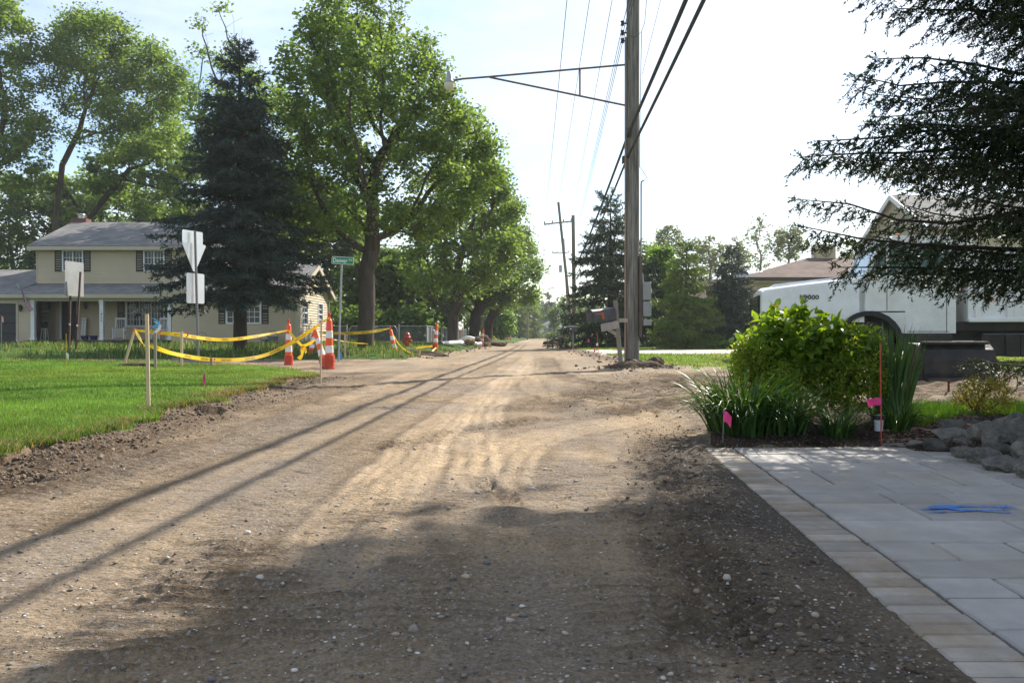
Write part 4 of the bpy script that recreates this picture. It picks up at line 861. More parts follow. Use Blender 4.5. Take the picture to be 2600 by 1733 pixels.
sp_ = thing('path_light', 'small black capped solar path light in the bed', 'path light', gp(2232, 5.5)); mb = MB(); mb.lathe([(.001, .17), (.045, .165), (.042, .14), (.03, .135), (.001, .135)], 14); mb.build('cap', mat('black_plastic', (.02, .02, .022), .5), sp_, smooth=True)
mb = MB(); mb.lathe([(.026, .06), (.03, .134)], 14); mb.build('lens', mat('frosted_lens', (.45, .47, .5), .3, .05), sp_, smooth=True); mb = MB(); mb.tube([(0, 0, -.05), (0, 0, .06)], .008, 6); mb.build('spike', mat('black_spike', (.03, .03, .03), .6), sp_)
# ------------------------------------------------------------------ buildings
M_SIDE = mat('tan_siding', (.52, .435, .315), .75, .07, 1.2, spec=.3, grime=.12, gcol=(.3, .26, .19)); M_TRIM = mat('tan_trim', (.46, .40, .30), .7, .06, 2); M_WHITE = mat('white_paint', (.74, .74, .74), .6, .06, 3, grime=.15, gcol=(.5, .48, .44))
M_SHUT = mat('black_shutter', (.018, .02, .026), .55, .15, 5); M_ROOF = roofmat('grey_shingle', (.20, .195, .195)); M_GLASS = glassmat('window_glass'); M_DOORD = mat('dark_door', (.022, .02, .022), .5, .1, 4)
M_BRICKC = mat('chimney_brick', (.16, .06, .045), .9, .3, 8); M_PORCH = mat('porch_skirt', (.07, .05, .04), .9, .3, 6)
Zv = Vector((0, 0, 1))
def siding(mb, p0, p1, z0, z1, holes=(), course=.122, lip=.036, zbot=None):
    """lap siding courses on the wall from p0 to p1 (outside is on the right hand side of p0->p1)"""
    p0, p1 = Vector((*p0, 0)), Vector((*p1, 0)); U = (p1 - p0); L = U.length; U.normalize(); N = Vector((U.y, -U.x, 0))
    z = z0
    while z < z1 - 1e-4:
        zt = min(z + course, z1); cuts = sorted({z, zt} | {h[k] for h in holes for k in (2, 3) if z < h[k] < zt})
        for a, b in zip(cuts[:-1], cuts[1:]):
            mid = (a + b) / 2; segs = [(0, L)]
            for h in holes:
                if h[2] < mid < h[3]:
                    ns = []
                    for (s0, s1) in segs:
                        if h[1] <= s0 or h[0] >= s1: ns.append((s0, s1))
                        else:
                            if h[0] > s0: ns.append((s0, h[0]))
                            if h[1] < s1: ns.append((h[1], s1))
                    segs = ns
            oa, ob = lip * (1 - (a - z) / course), lip * (1 - (b - z) / course)
            for (s0, s1) in segs:
                A, B = p0 + U * s0, p0 + U * s1
                mb.quad(A + N * oa + Zv * a, B + N * oa + Zv * a, B + N * ob + Zv * b, A + N * ob + Zv * b)
                if a == z: mb.quad(A + Zv * a, B + Zv * a, B + N * oa + Zv * a, A + N * oa + Zv * a)
        z = zt
def window(parent, c, U, w, h, cols=1, rows=1, sashes=1, stacked=False, tw=.07, frame=None, curtain=None, muntin=.022):
    """c centre of the opening on the wall plane; U horizontal direction along the wall (outside on its right)"""
    U = Vector(U).normalized(); N = Vector((U.y, -U.x, 0)); c = Vector(c); fr = MB(); M = Matrix((U, -N, Zv)).transposed()
    def bx(mb, u, z, n, sw, sh, sd): mb.box(c + U * u + Zv * z + N * n, (sw, sd, sh), M)
    for s in (-1, 1): bx(fr, s * (w / 2 - tw / 2), 0, .012, tw, h, .075); bx(fr, 0, s * (h / 2 - tw / 2), .014, w - 2 * tw, tw, .075)
    f = fr.build('window', frame or M_WHITE, parent, world=True)
    gl = MB(); q = [c + U * a * (w / 2 - tw * .8) + Zv * b * (h / 2 - tw * .8) - N * .03 for a, b in ((-1, -1), (1, -1), (1, 1), (-1, 1))]; gl.quad(*q); wg = gl.build('glass', M_GLASS, f); wg.location = -Vector(f.location) * 0 + Vector((0, 0, 0))
    mu = MB(); iw, ih = w - 2 * tw, h - 2 * tw
    for k in range(1, sashes):
        if stacked: bx(mu, 0, -ih / 2 + ih * k / sashes, .004, iw, .05, .05)
        else: bx(mu, -iw / 2 + iw * k / sashes, 0, .004, .06, ih, .05)
    for i in range(1, cols):
        if not (sashes > 1 and not stacked and (i * sashes) % cols == 0): bx(mu, -iw / 2 + iw * i / cols, 0, -.014, muntin, ih, .02)
    for j in range(1, rows):
        if not (stacked and (j * sashes) % rows == 0): bx(mu, 0, -ih / 2 + ih * j / rows, -.012, iw, muntin, .02)
    if mu.v: mu.build('muntin', frame or M_WHITE, f)
    return f
def shutter(parent, c, U, w, h):
    U = Vector(U).normalized(); N = Vector((U.y, -U.x, 0)); M = Matrix((U, -N, Zv)).transposed(); mb = MB(); c = Vector(c) + N * .02
    for s in (-1, 1): mb.box(c + U * s * (w / 2 - .025), (.05, .035, h), M); mb.box(c + Zv * s * (h / 2 - .03), (w - .1, .034, .06), M)
    mb.box(c, (w - .1, .034, .06), M); k = int(h / .05)
    for i in range(k): mb.box(c + Zv * (-h / 2 + .06 + (h - .12) * (i + .5) / k), (w - .1, .012, .05), M @ Matrix.Rotation(.5, 3, 'X'))
    return mb.build('shutter', M_SHUT, parent, world=True)
def slab_roof(mb, quad, t=.12):
    q = [Vector(p) for p in quad]; n = (q[1] - q[0]).cross(q[3] - q[0]).normalized(); n = n if n.z > 0 else -n
    mb.add(q + [p - n * t for p in q], [(0, 1, 2, 3), (7, 6, 5, 4), (0, 4, 5, 1), (1, 5, 6, 2), (2, 6, 7, 3), (3, 7, 4, 0)])
def X(px, d): return (px - CX) * d / F
# ---- the beige two-storey house
hz0 = .30
HS = thing('two_storey_house', 'beige sided two-storey house with black shutters and covered front porch', 'house', (-17, 44, hz0))
yw, yp = 43.6, 41.6           # porch wall, front of porch / garage
x0, x1 = -25.0, -15.5; zt = 5.38
wl = MB()
wins = [(X(186, yw), 4.62, 2.1 * 0 + X(213, yw) - X(159, yw), 1.13), (X(392, yw), 4.62, X(213, yw) - X(159, yw), 1.13)]
holes = [(wx_ - w_ / 2 - x0, wx_ + w_ / 2 - x0, wz - h_ / 2, wz + h_ / 2) for (wx_, wz, w_, h_) in wins]
siding(wl, (x0, yw), (x1, yw), 3.2, zt, holes); siding(wl, (x1, yw), (x1, yw + 8), 2.0, zt); siding(wl, (x0, yw + 8), (x0, yw), 3.0, zt)
siding(wl, (X(86, yp), yw), (-14.8, yw), .46, 3.2, [(X(155, yw) - X(86, yp), X(199, yw) - X(86, yp), .46, 2.56), (X(320, yw) - X(86, yp), X(420, yw) - X(86, yp), 1.14, 2.55)])
siding(wl, (-30.5, yp), (X(85, yp), yp), hz0, 2.7, [(-1, X(42, yp) + 30.5, hz0, 2.30)])
# gable ends
for gx, sgn in ((x0, -1), (x1, 1)): wl.add([(gx, yw, zt), (gx, yw + 8, zt), (gx, yw + 4, zt + 1.7)], [(0, 1, 2)])
wl.build('siding', M_SIDE, HS, world=True)
core = MB(); core.box(((x0 + x1) / 2, yw + 4, 2.8), (x1 - x0 - .3, 7.6, 5.0)); core.box((-27.8, yp + 3.6, 1.5), (5.2, 6.6, 2.3)); core.build('wall', M_TRIM, HS, world=True)
rf = MB(); ev = zt + .06
slab_roof(rf, [(x0 - .3, yw - .45, ev - .06), (x1 + .3, yw - .45, ev - .06), (x1 + .3, yw + 4, ev + 1.76), (x0 - .3, yw + 4, ev + 1.76)]); slab_roof(rf, [(x0 - .3, yw + 4, ev + 1.76), (x1 + .3, yw + 4, ev + 1.76), (x1 + .3, yw + 8.4, ev - .06), (x0 - .3, yw + 8.4, ev - .06)])
rf.build('roof', M_ROOF, HS, world=True)
pr = MB(); slab_roof(pr, [(-31, yp - .35, 2.80), (x0, yp - .35, 2.80), (x0, yw + 3.2, 4.40), (-31, yw + 3.2, 4.40)], .1); slab_roof(pr, [(x0, yp - .35, 2.80), (-14.6, yp - .35, 2.80), (-14.6, yw, 3.42), (x0, yw, 3.42)], .1); pr.build('porch_roof', M_ROOF, HS, world=True)
fa = MB(); fa.box((-22.8, yp - .33, 2.66), (16.4, .05, .2)); fa.box((-19.5, yp - .02, 2.50), (9.6, .14, .16)); fa.box(((x0 + x1) / 2, yw - .44, ev - .2), (x1 - x0 + .6, .05, .19)); fa.box(((x0 + x1) / 2, yw - .24, ev - .27), (x1 - x0 + .5, .4, .03))
fa.box((-22.8, yp + .85, 2.6), (16.2, 2.2, .03)); fa.build('fascia', M_TRIM, HS, world=True)
for s, gx in ((-1, x0), (1, x1)):
    mb = MB(); mb.bar((gx + s * .02, yw + .02, .9), (gx + s * .02, yw + .02, zt), .12, .06); mb.build('corner_trim', M_TRIM, HS, world=True)
for (wx_, wz, w_, h_) in wins:
    window(HS, (wx_, yw, wz), (1, 0, 0), w_, h_, 6, 3, 2)
    for s in (-1, 1): shutter(HS, (wx_ + s * (w_ / 2 + .2), yw, wz), (1, 0, 0), .37, h_ + .02)
w0, w1 = X(320, yw), X(420, yw); window(HS, ((w0 + w1) / 2, yw, 1.85), (1, 0, 0), w1 - w0, 1.42, 12, 4, 3, tw=.09)
for px in (308, 428): shutter(HS, (X(px, yw), yw, 1.85), (1, 0, 0), .36, 1.5)
dr = MB(); dr.box((X(177, yw), yw + .03, 1.5), (X(197, yw) - X(158, yw), .06, 2.06)); door = dr.build('door', M_DOORD, HS, world=True)
ft = MB()
for s in (-1, 1): ft.box((X(177, yw) + s * .45, yw - .02, 1.53), (.09, .1, 2.14))
ft.box((X(177, yw), yw - .022, 2.6), (1.0, .1, .09)); ft.build('door_frame', M_WHITE, HS, world=True)
pn = MB()
for i in (-1, 1):
    for zc, hh in ((.85, .5), (1.45, .45), (2.1, .55)): pn.box((X(177, yw) + i * .19, yw - .008, zc), (.27, .02, hh), None, .008)
pn.build('door_panel', mat('door_panel', (.03, .027, .03), .45), door)
gd = MB()
for i in range(4): gd.box((X(42, yp) - 1.3, yp + .08, hz0 + .25 + .5 * i), (2.6, .05, .48), None, .01)
gd.build('garage_door', mat('garage_door', (.028, .028, .032), .5), HS, world=True)
gt = MB(); gt.box((X(42, yp) + .05, yp - .02, 1.3), (.1, .06, 2.1)); gt.box((X(42, yp) - 1.25, yp - .022, 2.35), (2.7, .06, .1)); gt.build('garage_trim', M_TRIM, HS, world=True)
NUM = '1435'
for k, px in enumerate((85, 259.5, 432)):
    mb = MB(); xx = X(px, yp); mb.box((xx, yp, 1.48), (.19, .19, 2.06), None, .012); mb.box((xx, yp, .52), (.24, .24, .12)); mb.box((xx, yp, 2.38), (.24, .24, .1)); post = mb.build('porch_post', M_WHITE, HS, world=True)
    if k == 1:
        tx = MB()
        for i, c in enumerate(NUM): text_on(tx, c, (xx, yp - .1, 1.94 - i * .165), (1, 0, 0), (0, 0, 1), height=.125, bold=.01)
        tx.build('house_number', M_SHUT, post)
pd = MB(); pd.box((-19.5, yp + .95, .40), (9.9, 2.3, .12)); pd.box((-19.5, yp - .1, .36), (9.8, .14, .16)); pd.build('porch_floor', M_PORCH, HS, world=True)
ch = MB(); chx = X(210, 48); ch.box((chx, 47.9, 7.15), (.85, .6, .55)); chm = ch.build('chimney', M_BRICKC, HS, world=True); cp = MB(); cp.lathe([(.15, 7.4), (.15, 7.62), (.22, 7.64), (.2, 7.7), (.02, 7.74)], 10, (chx, 47.9, 0)); cp.build('flue_cap', mat('flue', (.4, .4, .4), .4, metal=.7), chm, smooth=True)
# one-storey wing
ya, yb, xa, xb = 37.0, 43.3, -15.2, -9.64
wg_ = MB(); ww = X(664, ya) - X(574, ya); wc = (X(664, ya) + X(574, ya)) / 2
siding(wg_, (xa, ya), (xb, ya), hz0, 2.85, [(wc - ww / 2 - xa, wc + ww / 2 - xa, 1.2, 2.32)])
sw = []
for pa, pb in ((766, 780.5), (806, 818.5)): sw.append((-xb * F / (CX - pa), -xb * F / (CX - pb)))
siding(wg_, (xb, ya), (xb, yb), hz0, 2.85, [(a - ya, b - ya, 1.17, 2.33) for a, b in sw])
z = 2.85
while z < 4.0:                                        # gable triangle in courses
    t0 = (z - 2.85) / 1.2; a, b = ya + (yb - ya) / 2 * t0, yb - (yb - ya) / 2 * t0; siding(wg_, (xb, a), (xb, b), z, min(z + .115, 4.04)); z += .115
wg_.build('siding', M_SIDE, HS, world=True)
cw = MB(); cw.box(((xa + xb) / 2, (ya + yb) / 2, 1.5), (xb - xa - .3, yb - ya - .3, 2.4)); cw.build('wall', M_TRIM, HS, world=True)
rw = MB(); ym = (ya + yb) / 2; slab_roof(rw, [(xa - .2, ya - .45, 2.74), (xb + .3, ya - .45, 2.74), (xb + .3, ym, 4.12), (xa - .2, ym, 4.12)]); slab_roof(rw, [(xa - .2, ym, 4.12), (xb + .3, ym, 4.12), (xb + .3, yb + .45, 2.74), (xa - .2, yb + .45, 2.74)]); rw.build('roof', M_ROOF, HS, world=True)
tb = MB(); tb.bar((xb + .28, ya - .44, 2.62), (xb + .28, ym, 4.0), .06, .2); tb.bar((xb + .28, yb + .44, 2.62), (xb + .28, ym, 4.0), .06, .2); tb.box(((xa + xb) / 2, ya - .44, 2.62), (xb - xa + .5, .06, .2)); tb.box((xb + .02, ya + .0, 1.58), (.14, .14, 2.5)); tb.build('rake_trim', M_TRIM, HS, world=True)
window(HS, (wc, ya, 1.76), (1, 0, 0), ww, 1.1, 6, 4, 2)
for s in (-1, 1): shutter(HS, (wc + s * (ww / 2 + .17), ya, 1.78), (1, 0, 0), .31, 1.14)
for a, b in sw: window(HS, (xb, (a + b) / 2, 1.75), (0, 1, 0), b - a, 1.16, 2, 4, 2, True, muntin=.03)
for pts_ in ([(xb + .1, yb - .05, 2.55), (xb + .07, yb - .1, 2.2), (xb + .07, yb - .1, .35)], [(xb + .08, ya + .12, 2.6), (xb + .07, ya + .1, .35)]): ds = MB(); ds.tube(pts_, .045, 6); ds.build('downspout', M_TRIM, HS, world=True)
# ---- things on the porch
def lamp(px, py, d, lab):
    p = P(px, py, d); t = thing('wall_lantern', lab, 'lantern', p); mb = MB(); mb.lathe([(.02, .16), (.09, .08), (.07, .06), (.07, -.14), (.04, -.17), (.01, -.2)], 8, (0, -.14, 0)); mb.build('lantern_body', M_SHUT, t); mb = MB(); mb.box((0, -.05, .02), (.06, .12, .2)); mb.build('bracket', M_SHUT, t)
lamp(129, 775, yw, 'black wall lantern above the porch stool'); lamp(221, 776, yw, 'black wall lantern beside the dark front door'); lamp(56, 781, yp, 'black wall lantern beside the garage door')
def rocker(px, d, rz, lab):
    t = thing('rocking_chair', lab, 'chair', (X(px, d), d, .46), rz, 'white porch rocking chairs'); m = M_WHITE
    for s in (-1, 1):
        mb = MB(); mb.tube([(s * .26, -.42, .07), (s * .26, -.15, .02), (s * .26, .15, .02), (s * .26, .5, .1)], .02, 6); mb.build('rocker', m, t); mb = MB(); mb.bar((s * .26, -.25, .03), (s * .26, -.25, .62), .045); mb.build('leg', m, t); mb = MB(); mb.bar((s * .26, .2, .03), (s * .24, .36, 1.12), .045); mb.build('leg', m, t)
        mb = MB(); mb.box((s * .27, -.03, .63), (.09, .55, .025)); mb.build('arm', m, t)
    mb = MB(); mb.box((0, -.02, .42), (.52, .5, .03)); mb.build('seat', m, t); mb = MB(); mb.bar((-.26, .35, 1.1), (.26, .35, 1.1), .05, .09); mb.bar((-.25, .25, .52), (.25, .25, .52), .04)
    for i in range(6): xx_ = -.2 + .08 * i; mb.bar((xx_, .25, .52), (xx_, .35, 1.08), .035, .015)
    mb.build('backrest', m, t); mb = MB()
    for zz in (.2, .3): mb.bar((-.26, -.25, zz), (.26, -.25, zz), .025)
    mb.build('stretcher', m, t)
rocker(303, 42.3, .25, 'white slatted rocking chair beside the numbered porch post'); rocker(404, 42.2, -.35, 'white slatted rocking chair behind the survey stake under the picture window')
st = thing('stool', 'white wooden stool on the porch by the garage wall', 'stool', (X(113, 42.6), 42.6, .46)); mb = MB(); mb.lathe([(.01, .6), (.17, .6), (.17, .57), (.01, .57)], 14); mb.build('seat', M_WHITE, st)
for a in range(4):
    mb = MB(); c, s = math.cos(a * 1.571 + .78), math.sin(a * 1.571 + .78); mb.bar((c * .12, s * .12, .57), (c * .2, s * .2, 0), .03); mb.build('leg', M_WHITE, st)
mb = MB()
for z_ in (.2, .35): mb.tube([(math.cos(a * .785) * .165, math.sin(a * .785) * .165, z_) for a in range(9)], .01, 4)
mb.build('stretcher', M_WHITE, st)
po = thing('planter', 'dark round planter standing on the white stool', 'planter', (X(113, 42.6), 42.6, 1.06)); mb = MB(); mb.lathe([(.1, 0), (.19, .3), (.2, .34), (.17, .34), (.15, .28)], 14); mb.build('pot', mat('dark_pot', (.04, .035, .035), .6), po, smooth=True)
for px, lab in ((215, 'blue glazed planter next to the front door'), (238, 'blue glazed planter by the numbered porch post')):
    t = thing('planter', lab, 'planter', (X(px, 42.0), 42.0, .46), 0, 'blue porch planters'); mb = MB(); mb.lathe([(.13, 0), (.19, .2), (.21, .22), (.18, .22), (.16, .15)], 16); mb.build('pot', mat('blue_glaze', (.03, .05, .16), .25, .15, 5), t, smooth=True); mb = MB(); mb.lathe([(.001, .17), (.165, .16)], 12); mb.build('soil', M_BARKD, t)
we = thing('welcome_board', 'tall white board lettered WELCOME leaning by the door', 'sign', (X(210, 43.2), 43.2, .46)); mb = MB(); mb.box((0, .1, .58), (.22, .03, 1.16), Matrix.Rotation(-.12, 3, 'X')); mb.build('board', M_WHITE, we); tx = MB()
for i, c in enumerate('WELCOME'): text_on(tx, c, (0, .1 - .025 + .12 * (.46 - i * .155), .58 + .46 - i * .155), (1, 0, 0), (0, .12, 1), height=.11)
tx.build('lettering', M_SHUT, we)
bn = thing('porch_banner', 'small pale striped banner hung on the porch end wall', 'banner', (X(113, 43.4), 43.45, 2.0)); mb = MB(); mb.box((0, 0, 0), (.38, .02, .6)); mb.build('cloth', mat('banner_cloth', (.35, .36, .33), .9, .1), bn); mb = MB(); mb.box((0, -.013, .12), (.38, .012, .13)); mb.box((0, -.013, -.16), (.38, .012, .1)); mb.build('stripe', mat('banner_stripe', (.05, .11, .12), .9), bn)
M_FR = mat("flag_red", (.32, .03, .05), .85); M_FW = mat("flag_white", (.6, .6, .62), .85)
fl = thing('house_flag', 'striped flag drooping from an angled staff on the porch post', 'flag', P(83, 784, yp - .1)); a, b = P(83, 785, yp - .1), P(43, 719, yp - .6); mb = MB(); mb.tube([a, b], .018, 6); mb.build('staff', mat('staff', (.5, .5, .5), .5), fl, world=True)
for k in range(13):
    mb = MB(); n = 8; vs = []
    for i in range(n + 1):
        t = i / n; p = b + (a - b) * (.12 + .68 * t); dn = .16 + .1 * math.sin(t * 4)
        for e in (0, 1): q = (k + e) / 13; vs.append(p + Vector((.05 + .55 * q * .35, .05 * math.sin(t * 9 + q * 3), -dn * q * 3.0 - .02)) + Vector((0, -.02, 0)))
    mb.add(vs, [(2 * i, 2 * i + 1, 2 * i + 3, 2 * i + 2) for i in range(n)]); mb.build('stripe', [M_FR, M_FW][k % 2], fl, smooth=True, world=True)
mb = MB(); vs = []
for i in range(4):
    t = i / 3 * .42; p = b + (a - b) * (.12 + .68 * t); dn = .16 + .1 * math.sin(t * 4)
    for e in (0, .54): vs.append(p + Vector((.05 + .55 * e * .35, .05 * math.sin(t * 9 + e * 3) - .012, -dn * e * 3.0 - .02)) + Vector((0, -.025, 0)))
mb.add(vs, [(2 * i, 2 * i + 1, 2 * i + 3, 2 * i + 2) for i in range(3)]); mb.build('canton', mat('flag_blue', (.03, .045, .16), .85), fl, smooth=True, world=True)
# wreath / hanging basket, buckets by the wing
hb = thing('hanging_basket', 'hanging basket of white flowers before the picture window', 'basket', P(347, 797, 41.9)); mb = MB(); mb.lathe([(.03, -.18), (.16, -.1), (.2, .04), (.17, .04)], 12); mb.build('basket', M_SHUT, hb, smooth=True); mb = MB(); mb.tube([(0, 0, .04), (0, 0, 1.08)], .006, 4); mb.build('hanger', M_SHUT, hb)
g5 = np.random.default_rng(9); C = g5.normal(0, .11, (260, 3)) + np.array([[0, 0, .05]]); v_, f_ = leaves_np(g5, C, .07); link_mesh('flowers', np_mesh('flowers', v_, [f_]), leafmat('white_petal', (.5, .5, .5), (.75, .75, .75), .2, (1, 1, 1)), hb)
for px, w_, h_, c, lab in ((693, .23, .38, (.16, .17, .18), 'grey bucket with wire handle by the wing wall'), (672, .19, .25, (.2, .21, .2), 'low grey tub by the wing wall'), (512, .24, .3, (.03, .03, .035), 'black tub beside the porch end')):
    t = thing('bucket', lab, 'bucket', (X(px, 36.5), 36.5, gz(X(px, 36.5), 36.5))); mb = MB(); mb.lathe([(w_ * .75, 0), (w_, h_), (w_ * 1.06, h_), (w_ * 1.04, h_ - .04), (w_ * .9, h_ - .05)], 16); mb.build('tub', mat('tub_%d' % px, c, .6, .1), t, smooth=True); mb = MB(); mb.tube([(w_ * math.cos(a), 0, h_ + w_ * 1.1 * math.sin(a)) for a in np.linspace(0, math.pi, 9)], .008, 4); mb.build('handle', M_SHUT, t)

# ---- brick house with brown hip roof, right
M_BRICK = mat('tan_brick', (.20, .15, .11), .9, .35, 9, .01, 20); M_ROOFB = roofmat('brown_shingle', (.13, .095, .08)); M_DARKT = mat('dark_trim', (.035, .028, .026), .5)
BH = thing('brick_house', 'low tan brick house with brown hip roof and arched metal dormer', 'house', (17, 46, .1)); bx0, bx1, by0, by1 = 12.2, 22.0, 42.2, 52; mb = MB(); mb.box(((bx0 + bx1) / 2, (by0 + by1) / 2, 1.75), (bx1 - bx0, by1 - by0, 3.5)); mb.build('wall', M_BRICK, BH, world=True)
ez, rz_ = 3.62, 5.1; A0, A1, A2, A3 = (bx0 - .5, by0 - .6, ez), (bx1 + .5, by0 - .6, ez), (bx1 + .5, by1 + .6, ez), (bx0 - .5, by1 + .6, ez); B0, B1 = (16.8, 47.0, rz_), (18.7, 47.0, rz_)
mb = MB(); mb.add([A0, A1, A2, A3, B0, B1], [(0, 1, 5, 4), (1, 2, 5), (2, 3, 4, 5), (3, 0, 4), (3, 2, 1, 0)]); mb.build('roof', M_ROOFB, BH, world=True)
mb = MB(); mb.box(((bx0 + bx1) / 2, by0 - .62, ez - .09), (bx1 - bx0 + 1.1, .08, .18)); mb.box((bx0 - .52, (by0 + by1) / 2, ez - .091), (.08, by1 - by0 + 1.1, .18)); mb.build('gutter', M_DARKT, BH, world=True)
mb = MB(); mb.box(((bx0 + bx1) / 2, by0 - .3, ez - .22), (bx1 - bx0 + .5, .5, .1)); mb.box((bx0 + .3, by0 - .06, 3.2), (1.9, .1, .45)); mb.build('soffit', mat('soffit', (.42, .36, .24), .7), BH, world=True)
for wxx in (14.0, 17.2): window(BH, (wxx, by0, 1.9), (1, 0, 0), 1.1, 1.4, 2, 2, 2, frame=M_DARKT)
window(BH, (bx0, 44.0, 1.9), (0, -1, 0), 1.0, 1.5, 2, 2, 1, frame=M_DARKT)
dm = MB(); n = 12; rr_ = .40; dc = (12.0, 44.6, 3.75)
for (x_, rad_) in ((0, rr_), (.06, rr_), (.62, rr_), (.66, rr_ * 1.05), (.70, rr_), (1.3, rr_), (1.34, rr_ * 1.05), (1.38, rr_), (2.2, rr_)): dm.v += [(dc[0] + x_, dc[1] + rad_ * 1.1 * math.cos(a), dc[2] + rad_ * math.sin(a)) for a in np.linspace(0, math.pi, n)]
for i in range(8): dm.f += [(i * n + k, i * n + k + 1, (i + 1) * n + k + 1, (i + 1) * n + k) for k in range(n - 1)]; dm.m += [0] * (n - 1)
dm.f.append(tuple(range(n))); dm.m.append(0); d1 = dm.build('dormer', mat('dull_metal_roof', (.45, .45, .47), .45, .08, metal=.3), BH, smooth=True, world=True)
mb = MB(); mb.add([(dc[0] - .01, dc[1] + rr_ * .7 * math.cos(a), dc[2] + rr_ * .72 * math.sin(a)) for a in np.linspace(0, math.pi, n)], [tuple(range(n))]); mb.build('dormer_window', M_GLASS, d1)
mb = MB(); cx_ = X(2091, 47.2); mb.box((cx_, 47.2, 5.4), (1.1, .7, .9)); ck = mb.build('chimney', mat('tan_chimney', (.48, .42, .26), .85, .12, 6), BH, world=True); mb = MB(); mb.tube([(cx_ + .28 * math.cos(a), 46.83, 5.46 + .30 * math.sin(a)) for a in np.linspace(0, 6.283, 20)], .035, 6); mb.bar((cx_, 46.83, 5.18), (cx_, 46.83, 5.74), .05); mb.bar((cx_, 46.83, 5.46), (cx_ + .2, 46.83, 5.25), .045); mb.bar((cx_, 46.83, 5.46), (cx_ - .2, 46.83, 5.25), .045); mb.build('ring_ornament', mat('ornament', (.22, .18, .1), .6), ck)
mb = MB(); mb.bar((X(2062, 47), 47, 4.8), (X(2062, 47), 47, 5.8), .1); mb.build('vent_pipe', M_WHITE, BH, world=True)
# ---- tan gabled house behind
GH = thing('gabled_house', 'tall tan house with grey gable roof and white rake trim above the truck', 'house', (23, 44, .1)); gx0, gx1, gy0, gy1, gyr, zr = 22.5, 30, 44.7, 52.7, 48.7, 8.95; mb = MB(); siding(mb, (gx0, gy0), (gx1, gy0), .1, 6.7); siding(mb, (gx0, gy1), (gx0, gy0), .1, 6.7); z = 6.7
while z < 8.8: t0 = (z - 6.7) / 2.2; siding(mb, (gx0, gy1 - 4 * t0), (gx0, gy0 + 4 * t0), z, z + .115); z += .115
mb.build('siding', mat('cream_siding', (.45, .40, .27), .75, .06), GH, world=True); mb = MB(); mb.box(((gx0 + gx1) / 2, gyr, 3.4), (gx1 - gx0 - .2, 7.7, 6.6)); mb.build('wall', M_TRIM, GH, world=True)
mb = MB(); slab_roof(mb, [(gx0 - .3, gy0 - .5, 6.5), (gx1 + .3, gy0 - .5, 6.5), (gx1 + .3, gyr, zr), (gx0 - .3, gyr, zr)]); slab_roof(mb, [(gx0 - .3, gyr, zr), (gx1 + .3, gyr, zr), (gx1 + .3, gy1 + .5, 6.5), (gx0 - .3, gy1 + .5, 6.5)]); mb.build('roof', roofmat('light_shingle', (.27, .26, .25)), GH, world=True)
mb = MB(); mb.bar((gx0 - .3, gy0 - .5, 6.36), (gx0 - .3, gyr, zr - .14), .06, .26); mb.bar((gx0 - .3, gy1 + .5, 6.36), (gx0 - .3, gyr, zr - .14), .06, .26); mb.build('rake_trim', M_WHITE, GH, world=True)
window(GH, (24.6, gy0, 5.0), (1, 0, 0), 1.2, 1.3, 2, 2, 2)
# ---- small brown roofed house seen between the spruces
SH = thing('small_brown_house', 'dark brown roof of a low house between two spruces', 'house', (12.8, 58, 0)); mb = MB(); mb.box((13.4, 60, 1.4), (6.4, 6, 2.8)); mb.build('wall', M_BRICK, SH, world=True); mb = MB(); slab_roof(mb, [(9.8, 56.5, 2.7), (17, 56.5, 2.7), (17, 60, 4.75), (9.8, 60, 4.75)]); slab_roof(mb, [(9.8, 60, 4.75), (17, 60, 4.75), (17, 63.5, 2.7), (9.8, 63.5, 2.7)]); mb.build('roof', M_ROOFB, SH, world=True); window(SH, (12.5, 57, 1.6), (1, 0, 0), 1.2, 1.2, 2, 2, 2)
# ---- pale house beyond the fence
PH = thing('pale_house', 'pale grey house glimpsed through the street maples', 'house', (-9, 82, 0)); mb = MB(); siding(mb, (-10.5, 80), (-5.2, 80), .2, 3.2, [(2.6, 4.2, 1.1, 2.3)]); siding(mb, (-5.2, 80), (-5.2, 88), .2, 3.2); mb.build('siding', mat('pale_siding', (.55, .56, .58), .7, .05), PH, world=True); mb = MB(); mb.box((-7.85, 84, 1.7), (5, 7.6, 3)); mb.build('wall', M_TRIM, PH, world=True); mb = MB(); slab_roof(mb, [(-10.8, 79.5, 3.1), (-4.9, 79.5, 3.1), (-4.9, 84, 5.0), (-10.8, 84, 5.0)]); slab_roof(mb, [(-10.8, 84, 5.0), (-4.9, 84, 5.0), (-4.9, 88.5, 3.1), (-10.8, 88.5, 3.1)]); mb.build('roof', M_ROOF, PH, world=True); window(PH, (-7.1, 80, 1.7), (1, 0, 0), 1.5, 1.2, 2, 2, 2)
# ---- far white garage
FG = thing('white_garage', 'white garage with low pale roof at the far end of the road', 'garage', (X(1395, 172), 172, 0)); gx = X(1367, 170); gw = X(1432, 170) - gx; mb = MB(); mb.box((gx + gw / 2, 173, 1.1), (gw, 6, 2.3)); mb.build('wall', mat('garage_white', (.62, .64, .68), .7, .05), FG, world=True); mb = MB(); mb.prism([(gx - .4, 2.25), (gx + gw + .4, 2.25), (gx + gw + .1, 2.6), (gx + gw * .68, 3.9), (gx + gw * .55, 3.9), (gx - .1, 2.5)], 169.5, 176.5); mb.build('roof', mat('pale_roof', (.55, .57, .6), .8, .06), FG, world=True)
mb = MB()
for i in range(4): mb.box((gx + gw * .58, 169.97, .3 + .5 * i), (gw * .74, .05, .47), None, .02)
mb.build('garage_door', mat('grey_garage_door', (.22, .21, .22), .7, .05), FG, world=True)
